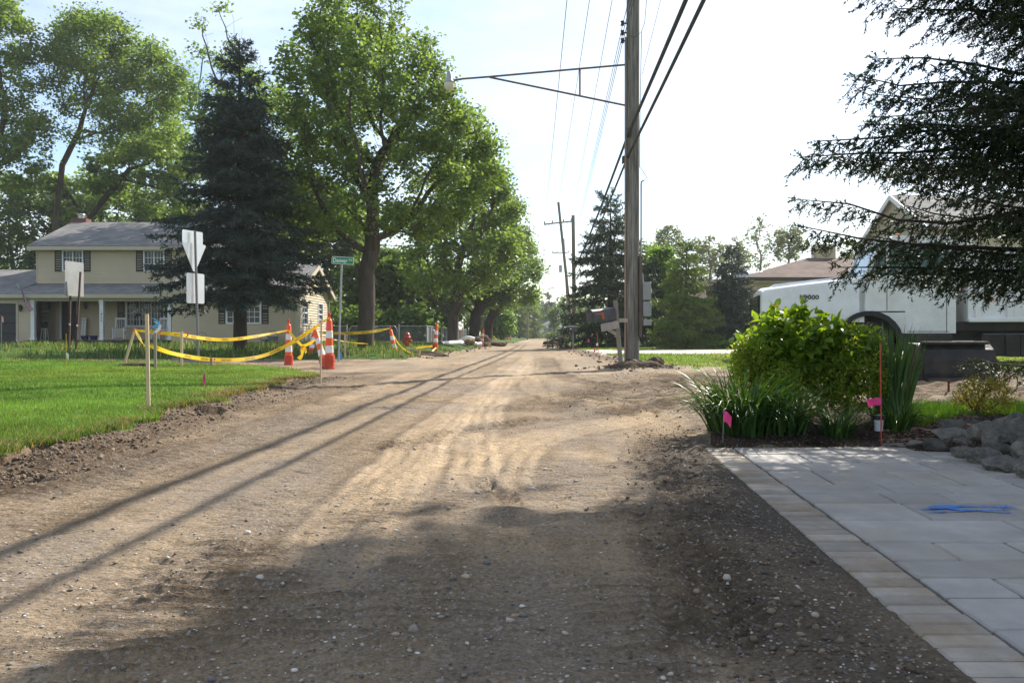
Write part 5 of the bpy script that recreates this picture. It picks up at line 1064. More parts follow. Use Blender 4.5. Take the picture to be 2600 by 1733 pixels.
# ------------------------------------------------------------------ utility poles, wires, street lamp
M_POLE = mat('pole_wood', (.20, .188, .172), .9, .75, 42, .02, 60, spec=.15, stretch=(1, 1, .04), grime=.6, gcol=(.09, .085, .06)); M_POLE2 = mat('pole_wood_far', (.19, .155, .125), .9, .3, 4, stretch=(1, 1, .08))
M_GALV = mat('galvanised', (.32, .33, .34), .5, .15, 8, metal=.5); M_BOX = mat('grey_box', (.27, .29, .30), .55, .1, 4, grime=.2); M_CABLE = mat('black_cable', (.022, .022, .024), .6, .1); M_INS = mat('insulator', (.03, .022, .02), .3, .1); M_ARM = mat('bracket_steel', (.15, .13, .125), .6, .2, 6, metal=.4)
mp0 = Vector((2.615, 18, .05)); UP = thing('utility_pole', 'weathered wooden utility pole with street lamp bracket and meter boxes', 'utility pole', mp0)
mb = MB(); mb.tube([(0, 0, -.3), (0, 0, 3), (.01, 0, 8), (.0, 0, 12.6)], [.158, .152, .14, .12], 20); mb.build('shaft', M_POLE, UP, smooth=True)
def pp(px, py, dd=18.0): return P(px, py, dd)
mb = MB(); mb.tube([pp(1592, 166), pp(1240, 197), pp(1175, 202), pp(1150, 206)], .022, 8); arm = mb.build('lamp_arm', M_ARM, UP, smooth=True, world=True)
mb = MB(); mb.tube([pp(1592, 270), pp(1243, 198)], .022, 8); mb.tube([pp(1472, 178), pp(1472, 243)], .02, 6); mb.build('brace', M_ARM, arm)
c = pp(1141, 203); mb = MB(); mb.lathe([(.03, .17), (.055, .14), (.06, .06), (.075, .02), (.085, -.02), (.12, -.06), (.12, -.075), (.03, -.08)], 14, c); hd = mb.build('lamp_head', mat('lamp_metal', (.33, .34, .34), .5, .1, metal=.5), UP, smooth=True, world=True)
mb = MB(); mb.lathe([(.108, -.078), (.112, -.12), (.09, -.21), (.06, -.235), (.01, -.24)], 14, c); mb.build('lamp_globe', mat('lamp_glass', (.62, .58, .48), .25, .05), hd, smooth=True)
mb = MB(); mb.box(pp(1590, 500) * 0 + Vector((2.615 - .16, 17.93, 3.6)), (.035, .05, 7.1)); mb.build('ground_moulding', mat('moulding_wood', (.27, .2, .15), .9, .3, 6, stretch=(1, 1, .1)), UP, world=True)
for k, py in enumerate((62, 86, 106)):
    q = pp(1583, py); mb = MB(); mb.lathe([(.02, -.05), (.045, -.045), (.03, -.01), (.03, .01), (.045, .045), (.02, .05)], 10, q - Vector((.03, 0, 0))); mb.bar(q, (2.615, 18, q.z), .03); mb.build('insulator', M_INS, UP, smooth=True, world=True)
xr = 2.615 + .165; mb = MB(); mb.box((xr + .0, 17.95, 1.55), (.06, .2, 1.75)); mb.build('backboard', mat('backboard', (.12, .1, .085), .9), UP, world=True)
for (a, b, c_, d_, nm) in ((1628, 1640, 717, 762, 'meter_box'), (1628, 1641, 766, 803, 'switch_box'), (1628, 1642, 811, 826, 'splice_box')):
    p0, p1 = pp(a, c_, 17.95), pp(b, d_, 17.95); mb = MB(); mb.box(((p0.x + p1.x) / 2 + .05, 17.88, (p0.z + p1.z) / 2), (.17, .24, p0.z - p1.z), None, .012); bx_ = mb.build(nm, M_BOX, UP, world=True)
    if nm == 'meter_box': mb = MB(); mb.lathe([(.085, 0), (.085, .07), (.075, .10), (.01, .115)], 16, pp(1642, 738, 17.9), Matrix.Rotation(R(80), 3, 'Y')); mb.build('meter', mat('meter_glass', (.6, .58, .54), .15, .1), bx_, smooth=True)
mb = MB(); mb.tube([pp(1632, 720, 17.95), pp(1631, 700, 17.95), pp(1627.5, 690, 17.95), pp(1627.5, 470, 17.95), pp(1628, 462, 17.95), pp(1634, 459, 17.95)], .018, 8); mb.build('conduit', M_GALV, UP, smooth=True, world=True)
mb = MB(); mb.tube([pp(1634, 460, 17.95), pp(1642, 452, 17.9), pp(1635, 440, 17.9), pp(1624, 425, 17.9), pp(1624, 330, 17.88), pp(1626, 200, 17.86), pp(1628, 82, 17.86)], .007, 5); mb.tube([pp(1628, 82, 17.86), pp(1636, 60, 17.7), pp(1641, 0, 17.6), pp(1640, -40, 17.6)], .006, 5); mb.tube([pp(1626, 85, 17.86), pp(1610, 98, 17.82), pp(1592, 92, 17.82)], .005, 5); mb.build('drop_wire', M_CABLE, UP, smooth=True, world=True)
mb = MB(); mb.tube([pp(1593, 395), pp(1584, 400), pp(1583, 415), pp(1590, 408)], [.02, .05, .05, .03], 8); mb.tube([pp(1593, 330, 17.85), pp(1600, 322, 17.83), pp(1603, 340, 17.83), pp(1598, 352, 17.84)], .012, 6); mb.build('cable_clamp', M_INS, UP, smooth=True, world=True)
def pole(name, label, base, top, r, arms=(), xf=None, group=None, n=12):
    b = Vector(base); t_ = Vector(top); t = thing(name, label, 'utility pole', b, 0, group); mb = MB(); mb.tube([b - Vector((0, 0, .3)), b.lerp(t_, .5), t_], [r, r * .9, r * .75], n); mb.build('shaft', M_POLE2, t, smooth=True, world=True)
    for (p, q) in arms:
        mb = MB(); p, q = Vector(p), Vector(q); mb.bar(p, q, .1, .12); m_ = p.lerp(q, .5)
        for e in (p.lerp(q, .12), p.lerp(q, .88)): mb.bar(e, m_ - Vector((0, 0, .7)), .03)
        am = mb.build('crossarm', M_POLE2, t, world=True)
        for u in (.02, .3, .7, .98): mb = MB(); mb.lathe([(.03, 0), (.07, .08), (.04, .14), (.06, .2), (.02, .22)], 8, p.lerp(q, u) + Vector((0, 0, .06))); mb.build('insulator', M_INS, am)
    if xf: mb = MB(); mb.lathe([(.05, -.5), (.22, -.48), (.22, .4), (.15, .5), (.02, .52)], 10, xf); mb.build('transformer', mat('transformer', (.3, .32, .33), .5), t, smooth=True, world=True)
    return t
b2 = Vector((X(1459, 64), 64, 0)); t2 = P(1455, 547, 64); pole('utility_pole', 'thick cut-off wooden pole beside the leaning crossarm pole', b2, t2, .17)
b3 = Vector((X(1456, 75), 75, 0)); t3 = P(1417.5, 514, 75); pole('utility_pole', 'leaning power pole with a long crossarm', b3, t3, .15, [(P(1381, 570, 75), P(1452, 562, 75))])
b4 = Vector((X(1446, 112), 112, 0)); t4 = P(1431, 606, 112); pole('utility_pole', 'distant power pole with crossarm and grey transformer', b4, t4, .15, [(P(1402, 642, 112), P(1444, 641, 112))], P(1423, 682, 111.6))
for (px, d, top, lab) in ((1339, 118, 745, 'distant brown pole standing behind the lime sign board'), (1356, 150, 735, 'distant pole beside the far speed sign'), (1364, 175, 745, 'distant pole before the dark far spruces')): pole('utility_pole', lab, (X(px, d), d, 0), P(px + 1, top, d), .14)
for i in range(1):
    p = P(1398, 732, 118); t = thing('far_street_lamp', 'distant cobra street lamp head over the road', 'street lamp', p); mb = MB(); mb.box(p, (.9, .3, .14), Matrix.Rotation(-.12, 3, 'Y')); mb.build('lamp_head', M_GALV, t, world=True); mb = MB(); mb.tube([p + Vector((.4, 0, 0)), p + Vector((1.4, 0, .3)), P(1436, 722, 112.2)], .03, 6); mb.build('bracket', M_GALV, t, world=True)
def wire(label, pts, r, sag=0.0, cat='cable', group='overhead lines along the road', name='power_line'):
    out = []
    for a, b in zip(pts[:-1], pts[1:]):
        a, b = Vector(a), Vector(b)
        for i in range(24): u = i / 24; q = a.lerp(b, u); q.z -= sag * 4 * u * (1 - u) * ((b - a).length / 45) ** 2; out.append(q)
    out.append(Vector(pts[-1])); mb = MB(); mb.tube(out, r, 5); return mb.build(name, M_CABLE, None, smooth=True, label=label, cat=cat, group=group)
def back(p, q, y=-24): p, q = Vector(p), Vector(q); u = (y - p.y) / (q.y - p.y); return p.lerp(q, u)
c1, c2 = pp(1594, 345, 17.86), pp(1594, 398, 17.86)
wire('thick bundled black cable, upper of the pair crossing over the pole', [(.75, -24, 5.2), c1, (X(1452, 64), 63.8, 5.45)], .028, .25); wire('second strand of the upper bundled black cable', [(.79, -24, 5.26), c1 + Vector((.0, -.03, .05)), (X(1452, 64), 63.8, 5.52)], .016, .22)
wire('thick black cable, lower of the pair crossing over the pole', [(.70, -24, 4.6), c2, (X(1454, 64), 63.8, 4.95)], .026, .25)
wire('thin power line running to the outer end of the crossarm', [back((1.63, 25, 10.95), P(1383, 567, 75)), P(1383, 563, 75)], .012, .1); wire('thin power line running to the tip of the leaning pole', [back((2.7, 29.6, 12.7), t3), t3], .012, .1); wire('thin power line running to the inner end of the crossarm', [back((3.1, 27, 11.2), P(1450, 561, 75)), P(1450, 560, 75)], .010, .1)
for k, py in enumerate((62, 86, 106)): wire('thin service wire from the %s insulator of the lamp pole' % ('top', 'middle', 'bottom')[k], [(.6 + .02 * k, -24, 7.4 - .2 * k), pp(1581, py), (X(1462, 63.8), 63.8, 8.75 - .25 * k)], .008, .12)
wire('thin slanting guy wire off the lamp pole', [pp(1677, 0, 17.8), pp(1630, 190, 17.95)], .005, 0)
wire('loose thin wire end hanging by the pole conduit', [pp(1640, 458, 17.9), pp(1648, 490, 17.9), pp(1661, 535, 17.9)], .003, 0)
for k, (a, b) in enumerate((((1383, 566, 75), (1404, 640, 112)), ((1450, 561, 75), (1442, 640, 112)), ((1404, 641, 112), (1340, 760, 118)))): wire('far thin line between the distant power poles, %s span' % ('outer', 'inner', 'crossing')[k], [P(*a), P(*b)], .014, .3)

# ------------------------------------------------------------------ mailboxes
M_GREYW = mat('weathered_wood', (.24, .21, .18), .9, .3, 7, .006, 40, stretch=(1, 1, .15)); M_NAVY = mat('old_black_paint', (.03, .034, .042), .4, .35, 9, grime=.4, gcol=(.16, .12, .09))
bq = Vector((X(1577, 17.6), 17.6, .0)); MX = thing('mailbox', 'battered dark mailbox on a leaning grey wooden post by the pole', 'mailbox', bq); mb = MB(); mb.bar(pp(1578, 945, 17.6), pp(1562, 763, 17.6), .085, .085); mb.build('post', M_GREYW, MX, world=True)
mb = MB(); mb.bar(pp(1566, 813, 17.62), pp(1592, 813, 17.75), .05, .085); mb.bar(pp(1570, 823, 17.52), pp(1527, 832, 17.3), .035, .16); mb.bar(pp(1568, 850, 17.6), pp(1538, 832, 17.45), .04, .07); mb.build('arm', mat('arm_wood', (.34, .31, .28), .9, .2, 8), MX, world=True)
a, b = pp(1497, 802, 17.2), pp(1556, 796, 17.6); ax = (b - a).normalized(); sd = ax.cross(Zv).normalized(); uu = sd.cross(ax); hw, hh = .1, .135
prof = [(-hw, -hh), (hw, -hh), (hw, hh * .35)] + [(hw * math.cos(t), hh * .35 + hh * .65 * math.sin(t)) for t in np.linspace(.25, math.pi - .25, 8)] + [(-hw, hh * .35)]
mb = MB(); n = len(prof); vs = [p + sd * q[0] + uu * q[1] for p in (a, b) for q in prof]; mb.add(vs, [tuple(range(n - 1, -1, -1)), tuple(range(n, 2 * n))] + [(i, (i + 1) % n, n + (i + 1) % n, n + i) for i in range(n)]); bxm = mb.build('box', M_NAVY, MX, world=True, smooth=True)
mb = MB(); mb.bar(a + sd * .0 - ax * .015 + uu * (hh * .9), a - ax * .04 + uu * (hh * 1.05), .03, .03); mb.bar(a - ax * .008 - uu * hh, a - ax * .008 + uu * hh * .8, .19, .012, up=ax); mb.build('lid', M_NAVY, bxm)
q0 = pp(1503, 798, 17.05); mb = MB(); mb.bar(a + ax * .07 + sd * .108 + uu * .03, a + ax * .26 + sd * .108 + uu * .03, .012, .03); mb.bar(a + ax * .26 + sd * .108 + uu * .045, a + ax * .27 + sd * .108 - uu * .09, .014, .07); sgn = -1
mb.build('signal_flag', mat('faded_red', (.42, .09, .04), .6, .3, 20), bxm)
for o_ in list(bxm.children):
    if o_.name.startswith('signal_flag'):
        for v_ in o_.data.vertices:
            pass
t = thing('mailbox', 'black mailbox with pale markings in the shade of the tall spruce', 'mailbox', (X(1455, 41), 41, gz(X(1455, 41), 41))); p = P(1453, 836, 41); mb = MB(); mb.prism([(-.24, -.12), (.24, -.12), (.24, .05), (.2, .13), (.1, .17), (-.1, .17), (-.2, .13), (-.24, .05)], -.12, .12); o = mb.build('box', M_NAVY, t); o.location = p - t.location; mb = MB(); mb.box((0, 0, .45), (.1, .1, 1.1)); mb.build('post', M_GREYW, t); mb = MB(); mb.box((-.08, -.125, .03), (.1, .012, .04)); mb.box((0, -.125, .15), (.5, .012, .025)); o2 = mb.build('plate', M_WHITE, o)
PL = thing('stone_pillar', 'squat stone pillar with a white cap at a far driveway', 'pillar', (X(1427, 82), 82, 0)); mb = MB()
for i in range(5): mb.box((.01 * (-1) ** i, 0, .12 + .24 * i), (.55, .55, .23), None, .02)
mb.build('stonework', mat('pillar_stone', (.22, .18, .14), .9, .35, 5), PL); mb = MB(); mb.box((0, 0, 1.27), (.66, .66, .1)); mb.build('cap', M_WHITE, PL)

# ------------------------------------------------------------------ traffic cones, tape, stakes, flags
M_OR = mat('cone_orange', (.82, .10, .012), .5, .1, 8, spec=.4, grime=.15, gcol=(.35, .1, .04)); M_ORD = mat('cone_base_red', (.50, .05, .018), .6, .15, 8, grime=.25, gcol=(.25, .12, .07)); M_REFL = mat('reflective_white', (.72, .72, .72), .4, .06, 10, grime=.2, gcol=(.45, .42, .38))
def cone(label, base, top=None, h=1.05, stacked=False, rz=0.0):
    b = Vector(base); t = thing('traffic_cone', label, 'traffic cone', b, rz, 'orange channelizer cones along the roadworks'); r0, r1 = .088, .055; bz = .2
    def rad(z): return r0 + (r1 - r0) * z / .9
    def ring(z0, z1, e, m, nm, par=t):
        mb = MB(); mb.lathe([(rad(z0) + e - .004, z0), (rad(z0) + e, z0 + .004), (rad(z1) + e, z1 - .004), (rad(z1) + e - .004, z1)], 18); return mb.build(nm, m, par, smooth=True)
    mb = MB(); mb.lathe([(rad(bz), bz), (rad(.9), .9), (rad(.9) * .8, .93), (.025, .945), (.02, .99), (.02, 1.0)], 18); body = mb.build('body', M_OR, t, smooth=True)
    ring(.30, .44, .003, M_REFL, 'stripe', body); ring(.58, .72, .003, M_REFL, 'stripe', body)
    mb = MB(); mb.lathe([(.112, 0), (.112, .03), (.10, .035), (rad(.0) + .012, .22), (rad(.2), .225)], 18); mb.build('base', M_ORD, t, smooth=True)
    if stacked: mb = MB(); mb.lathe([(.104, .145), (.109, .15), (.100, .26), (.09, .265)], 18); mb.build('second_base', M_ORD, t, smooth=True)
    mb = MB(); mb.lathe([(.012, .985), (.028, 1.0), (.03, 1.03), (.022, 1.055), (.005, 1.06)], 12); mb.build('handle', M_ORD, t, smooth=True)
    t.scale = (1, 1, h / 1.05) if False else (h / 1.05,) * 3
    if top is not None: t.rotation_mode = 'QUATERNION'; t.rotation_quaternion = Vector((0, 0, 1)).rotation_difference((Vector(top) - b).normalized())
    return t
def gb(px, py, z=0.0): x_, d_ = GX(px, py, z); return Vector((x_, d_, z))
cone('upright cone with tape tied to its top, behind the lawn corner', (X(733, 19.3), 19.3, .02), None, 1.06)
cone2 = cone('tall stacked double cone with tape and pink ribbon', (X(836, 17.6), 17.6, 0), None, 1.18, True)
cone('cone leaning against the tall stacked double cone', (X(826, 17.95), 17.95, 0), P(800, 834, 18.25), 1.02)
cone('dusty cone in the verge grass behind the stacked double cone', (X(788, 25.6), 25.6, .05), P(799, 828, 26.2), 1.0)
cone('leaning cone at the dug hole near the hydrant', (X(1006, 26.4), 26.4, 0), P(990, 829, 26.6), 1.04)
cone('cone standing in grass beyond the hydrant hole', (X(1104, 29.2), 29.2, .17), P(1110, 817, 29.4), 1.03)
cone('cone beside the white pipe ends and dirt pile', (X(1223, 47.5), 47.5, .06), P(1227.5, 832, 47.6), 1.07)
for k, px in enumerate((1278, 1286, 1290, 1296)): cone('far cone in the close row past the lime shrub', (X(px, 86 + k * 2), 86 + k * 2, .08), P(px + (1, 0, 2, -1)[k], 837, 86 + k * 2), 1.05)
for o in bpy.data.objects:
    if o.get('label') == 'far cone in the close row past the lime shrub': o['group'] = 'far row of cones past the lime shrub'
cone('far cone wound with yellow tape before the lime sign board', (X(1246, 80), 80, .08), P(1247, 842, 80), 1.0)
M_TAPE = bpy.data.materials.new('caution_tape'); M_TAPE.use_nodes = True; _t = M_TAPE.node_tree; _p = _t.nodes['Principled BSDF']; _p.inputs['Base Color'].default_value = (.80, .52, .01, 1); _p.inputs['Roughness'].default_value = .35
_tr = nod(_t, 'ShaderNodeBsdfTranslucent'); _tr.inputs['Color'].default_value = (.8, .5, .02, 1); _ms = nod(_t, 'ShaderNodeMixShader'); _ms.inputs[0].default_value = .3; _t.links.new(_p.outputs[0], _ms.inputs[1]); _t.links.new(_tr.outputs[0], _ms.inputs[2]); _t.links.new(_ms.outputs[0], _t.nodes['Material Output'].inputs['Surface'])
M_TTEXT = mat('tape_print', (.015, .014, .012), .5, .05)
def catmull(pts, n=8):
    P_ = [Vector(p) for p in pts]; P_ = [P_[0] * 2 - P_[1]] + P_ + [P_[-1] * 2 - P_[-2]]; out = []
    for i in range(1, len(P_) - 2):
        for k in range(n):
            t = k / n; a, b, c, d = P_[i - 1:i + 3]; out.append(.5 * ((2 * b) + (c - a) * t + (2 * a - 5 * b + 4 * c - d) * t * t + (3 * b - a - 3 * c + d) * t ** 3))
    out.append(P_[-2]); return out
def tape(label, pts, w=.075, twist=.0, text=True, seed=0, wf=None):
    c = catmull(pts, 9); g = random.Random(seed); N_ = len(c); acc = [0.0]
    for i in range(1, N_): acc.append(acc[-1] + (c[i] - c[i - 1]).length)
    L = acc[-1]; mb = MB(); fr = []
    for i in range(N_):
        t = (c[min(i + 1, N_ - 1)] - c[max(i - 1, 0)]).normalized(); s = i / (N_ - 1); up = Vector((0, 0, 1)); up = (up - t * up.dot(t)).normalized(); nrm = t.cross(up)
        an = twist * math.sin(s * 5 + seed) + .25 * math.sin(acc[i] * 2.3 + seed); u = up * math.cos(an) + nrm * math.sin(an); ww = w * (wf(s) if wf else 1.0) * .5; fr.append((c[i], t, u, ww))
    vs = []
    for (p, t, u, ww) in fr: vs += [p - u * ww, p + u * ww]
    mb.add(vs, [(2 * i, 2 * i + 2, 2 * i + 3, 2 * i + 1) for i in range(N_ - 1)]); o = mb.build('caution_tape', M_TAPE, None, smooth=True, label=label, cat='caution tape', group='yellow caution tape around the roadworks')
    if text:
        V0, F0 = text_geo('CAUTION', .01); h = V0[:, 1].max() - V0[:, 1].min(); tx = MB(); s0 = .25
        while s0 < L - .5:
            vs = []
            for v in V0:
                s = s0 - (v[0] - V0[:, 0].max()) * (w * .55 / h) * 1.0; i = max(0, min(N_ - 2, int(np.searchsorted(acc, s)) - 1)); f = (s - acc[i]) / max(1e-6, acc[i + 1] - acc[i]); p = fr[i][0].lerp(fr[i + 1][0], f); u = fr[i][2].lerp(fr[i + 1][2], f); nn = fr[i][1].cross(u)
                q = p + u * float((v[1] - (V0[:, 1].max() + V0[:, 1].min()) / 2) * (w * .55 / h)); off = nn * .004; off = off if off.y < 0 else -off; vs.append(q + off)
            tx.add(vs, F0); s0 += .62
        if tx.v: tx.build('print', M_TTEXT, o)
    return o
thin = lambda s: .35 + .65 * min(1, 6 * s * (1 - s) * 1.2)
tape('upper strip of caution tape from the leaning stake to the upright cone', [P(343, 838, 14.2), P(400, 844, 14.6), P(460, 850, 15.2), P(520, 859, 16.2), P(575, 862, 17), P(640, 855, 18), P(733, 838, 19.25)], .068, .25, True, 1, thin)
tape('lower sagging strip of caution tape running up to the stacked cone', [P(366, 876, 13.2), P(394, 882, 13.4), P(440, 897, 14.2), P(520, 911, 15.4), P(600, 913, 16.2), P(670, 902, 16.8), P(733, 874, 17.2), P(790, 838, 17.4), P(836, 806, 17.55)], .074, .3, True, 2, thin)
tape('short strip of caution tape from the stake down to the lower strip', [P(343, 838, 14.2), P(354, 857, 13.9), P(366, 876, 13.2)], .05, .6, False, 3, thin)
tape('knotted caution tape hanging between two cones', [P(733, 838, 19.2), P(745, 855, 19.0), P(757, 868, 18.8), P(769, 877, 18.6), P(785, 872, 18.4), P(800, 862, 18.3)], .07, .8, False, 4, thin); tape('dangling tail of knotted caution tape', [P(769, 877, 18.6), P(768, 890, 18.6), P(766, 902, 18.6), P(758, 911, 18.6)], .09, .9, False, 5)
tape('dangling short loop of knotted caution tape', [P(769, 877, 18.58), P(776, 889, 18.55), P(774, 898, 18.57)], .06, .8, False, 15)
tape('caution tape stretched past the maple trunk to the leaning cone', [P(802, 841, 24.9), P(840, 845, 25), P(880, 846, 25.3), P(930, 843, 25.8), P(960, 839, 26.2), P(990, 833, 26.5)], .09, .3, True, 6, thin)
tape('slack rope of caution tape drooping across the dug hole', [P(1000, 852, 26.3), P(1012, 872, 26.4), P(1035, 892, 26.6), P(1065, 901, 27), P(1090, 896, 28), P(1108, 882, 29)], .05, 1.2, False, 7); tape('strip of caution tape in the verge grass behind the hydrant hole', [P(1056, 883, 29.6), P(1080, 880, 29.6), P(1102, 878, 29.5)], .07, .5, False, 8)
tape('low caution tape behind the street sign post', [P(800, 849, 26.2), P(845, 861, 27), P(900, 870, 27.5), P(935, 872, 27.6)], .04, .6, False, 9, thin)
tape('far caution tape slanting from the cone to the ground', [P(1246, 844, 79.9), P(1255, 855, 79.5), P(1262, 862, 79)], .12, .5, False, 10); tape('far caution tape slanting toward the dirt pile', [P(1246, 844, 79.9), P(1238, 855, 79)], .12, .5, False, 11)
M_LATH = mat('new_lath', (.55, .42, .27), .85, .15, 6, stretch=(1, 1, .1)); M_LATHG = mat('old_lath', (.3, .25, .19), .9, .2, 6, stretch=(1, 1, .1)); M_PINK = mat('pink_ribbon', (.85, .10, .32), .6, .1); M_BLUER = mat('blue_ribbon', (.05, .35, .72), .6, .1); M_ORT = mat('orange_paint', (.8, .16, .02), .7)
def stake(label, base, top, w=.035, m=M_LATH, rib=None, text=None, paint=False):
    b, t_ = Vector(base), Vector(top); t = thing('survey_stake', label, 'stake', b, 0, 'wooden survey stakes'); mb = MB(); mb.bar(b - Vector((0, 0, .08)), t_, w, .012, up=(0, 1, 0)); lo = mb.build('lath', m, t, world=True)
    if rib:
        for k, (mm, du, dv, ln) in enumerate(rib): mb = MB(); p = t_ + (b - t_) * du; mb.add([v for s in [(0, 0), (.25, -.12), (.45, -.4), (.4, -.75), (.25, -1)] for v in (p + Vector((dv * s[0] * 2.2 * w * 10 * .3, -.012, s[1] * ln)), p + Vector((dv * s[0] * 2.2 * w * 10 * .3 + .03, -.02, s[1] * ln - .004)))], [(2 * i, 2 * i + 1, 2 * i + 3, 2 * i + 2) for i in range(4)]); mb.build('ribbon', mm, t, world=True, smooth=True)
    if text: tx = MB(); U_ = (t_ - b).normalized(); text_on(tx, text, b.lerp(t_, .55) + Vector((0, -.0085, 0)), U_, (-1, 0, 0), height=w * .5); tx.build('writing', M_TTEXT, lo)
    if paint: mb = MB(); mb.bar(t_ - (t_ - b) * .08, t_ + Vector((0, 0, .002)), w * 1.05, .015, up=(0, 1, 0)); mb.build('painted_top', M_ORT, t, world=True)
    return t
def lz(x, y): return float(full_z(np.array([x]), np.array([y]))[0][0])
def onl(px, d): x_ = X(px, d); return Vector((x_, d, lz(x_, d)))
stake('tall new survey stake with blue and white ribbon standing on the lawn edge', onl(377, 7.2), P(373, 797, 7.2), .03, M_LATH, [(M_BLUER, .03, 1, .09), (M_WHITE, .06, 1.2, .11)], None)
stake('old grey survey stake with pink ribbon at mid lawn', onl(394, 13.3), P(394, 832, 13.3), .045, M_LATHG, [(M_PINK, .0, .6, .1)])
stake('slanting orange topped stake holding the upper caution tape', onl(311, 14.3), P(343, 834, 14.3), .04, M_LATH, None, None, True); stake('survey stake with looped pink ribbon before the sign post', onl(461, 14.6), P(461, 840, 14.6), .045, M_LATH, [(M_PINK, .0, .8, .12)])
stake('slender pale stake tied with pink ribbon beside the stacked cone', onl(814, 12.2), P(816, 812, 12.2), .024, M_LATH, [(M_PINK, .05, 1.3, .08)]); stake('short weathered stake before the gravel patch', onl(536, 14.9), P(536, 908, 14.9), .05, M_LATHG, [(M_PINK, 0, .4, .05)])
stake('pale stake in the verge beside the street sign post', (X(876, 24.6), 24.6, .1), P(876, 846, 24.6), .05); stake('weathered stake in the verge behind the cones', (X(762, 25.5), 25.5, .1), P(762, 842, 25.5), .045, M_LATHG, [(M_PINK, 0, .5, .1)]); stake('stake with pink ribbon beside the far white pipes', (X(1174, 46), 46, .15), P(1174, 831, 46), .06, M_LATH, [(M_PINK, .1, -.8, .35)]); stake('thin leaning lath beyond the hydrant fence', (X(1118, 40), 40, .2), P(1126, 840, 40), .03)
b = onl(168, 13.0); rod_flag('marker_flag', 'thin yellow rod with a small white flag on the lawn', b, P(168, 846, 13), .005, mat('yellow_rod', (.6, .42, .03), .5), .45, .05, .09, (1, -.2, 0), 8, .4, M_WHITE); b = onl(3, 15.2); rod_flag('marker_flag', 'thin rod with a pale pink flag at the lawn end', b, P(4, 800, 15.2), .006, M_WIRE, .98, .05, .09, (1, -.2, 0), 9, .4, mat('pale_pink', (.75, .4, .38), .7))
b = onl(520, 9.0); rod_flag('marker_flag', 'small pink flag upright in the lawn near the torn edge', b, P(521, 948, 9.0), .002, M_WIRE, .99, .03, .11, (-.6, -.6, 0), 12, .3); b = onl(318, 6.2); rod_flag('marker_flag', 'pink flag fallen flat on the lawn by the tall stake', b, b + Vector((-.03, 0, .035)), .002, M_WIRE, .95, .075, .03, (1, -.4, 0), 13, .1)
b = (X(1512, 30), 30, gz(X(1512, 30), 30)); rod_flag('marker_flag', 'pink flag on a wire at the concrete driveway edge', b, P(1511, 883, 30), .005, M_WIRE, .98, .05, .15, (-.8, -.3, 0), 14, .3); b = (X(1494, 40), 40, gz(X(1494, 40), 40)); rod_flag('marker_flag', 'pink flag in the shade of the tall spruce', b, P(1492, 860, 40), .005, M_WIRE, .98, .1, .14, (1, -.2, 0), 15, .2)
b = (X(1521, 31), 31, gz(X(1521, 31), 31)); rod_flag('marker_rod', 'tall thin reddish rod behind the mailbox', b, P(1515, 842, 31), .008, M_ROD, .45, .06, .1, (-1, 0, 0), 16, .2, M_WHITE)
mb = MB(); flag(mb, P(858, 895, 23.2), .13, .17, (1, -.3, 0), 21, .3); mb.build('blue_flag', M_BLUER, None, smooth=True, label='bright blue plastic flag at the foot of the street sign', cat='marker flag')

# ------------------------------------------------------------------ signs
M_ALU = mat('sign_back', (.62, .63, .64), .35, .06, 3, metal=.6, grime=.2, gcol=(.4, .4, .4)); M_UCH = mat('sign_post', (.17, .17, .17), .5, .15, 5, metal=.6); M_GREEN = mat('sign_green', (.015, .22, .10), .4, .06); M_RUST = mat('rust_post', (.07, .04, .032), .85, .3, 8)
d = 19.0; b = onl(504, d); b.z = .1; YS = thing('yield_sign', 'back of a yield sign with plates above and below on one post', 'road sign', b); mb = MB(); top = P(496, 588, d); dirv = top - b; mb.tube([b - Vector((0, 0, .2)), top], .03, 8); mb.build('post', M_UCH, YS, world=True, smooth=True)
def plate(par, poly, c, ang, nm, m, t=.006, extra=None):
    U_ = Vector((math.cos(ang), math.sin(ang), 0)); N_ = Vector((U_.y, -U_.x, 0)); mb = MB(); n = len(poly); c = Vector(c); vs = [c + U_ * a + Zv * b_ - N_ * e for e in (0, t) for a, b_ in poly]; mb.add(vs, [tuple(range(n)), tuple(range(2 * n - 1, n - 1, -1))] + [(i, n + i, n + (i + 1) % n, (i + 1) % n) for i in range(n)]); return mb.build(nm, m, par, world=True)
def rrect(w, h, r=.03): return [(sx * (w / 2 - r) + r * math.cos(a), sy * (h / 2 - r) + r * math.sin(a)) for sx, sy, a0 in ((1, 1, 0), (-1, 1, 90), (-1, -1, 180), (1, -1, 270)) for a in (R(a0), R(a0 + 45), R(a0 + 90))]
an = R(66); plate(YS, rrect(.62, .32), P(490, 604, d + .06), an, 'top_plate', M_ALU); plate(YS, [(-.36, .30), (-.33, .33), (.33, .33), (.36, .30), (.03, -.31), (-.03, -.31)], P(494, 655, d + .06), an, 'yield_plate', M_ALU); plate(YS, rrect(.54, .69), P(497, 732, d + .06), an, 'lower_plate', M_ALU)
d = 26.5; b = Vector((X(186, d), d, .25)); TS = thing('road_sign', 'back of a tall rectangular sign on two dark rusty posts', 'road sign', b)
for (pt, pb) in (((181, 684), (175, 886)), ((205, 690), (193, 886))): mb = MB(); mb.bar(P(*pb, d), P(*pt, d), .05, .05); mb.build('post', M_RUST, TS, world=True)
plate(TS, rrect(.86, 1.1), P(190, 708, d + .05), R(80), 'sign_plate', M_ALU)
for (px, py) in ((177, 823), (196, 826)): mb = MB(); mb.box(P(px, py, d - .03), (.045, .01, .06)); mb.build('reflector', M_WHITE, TS, world=True)
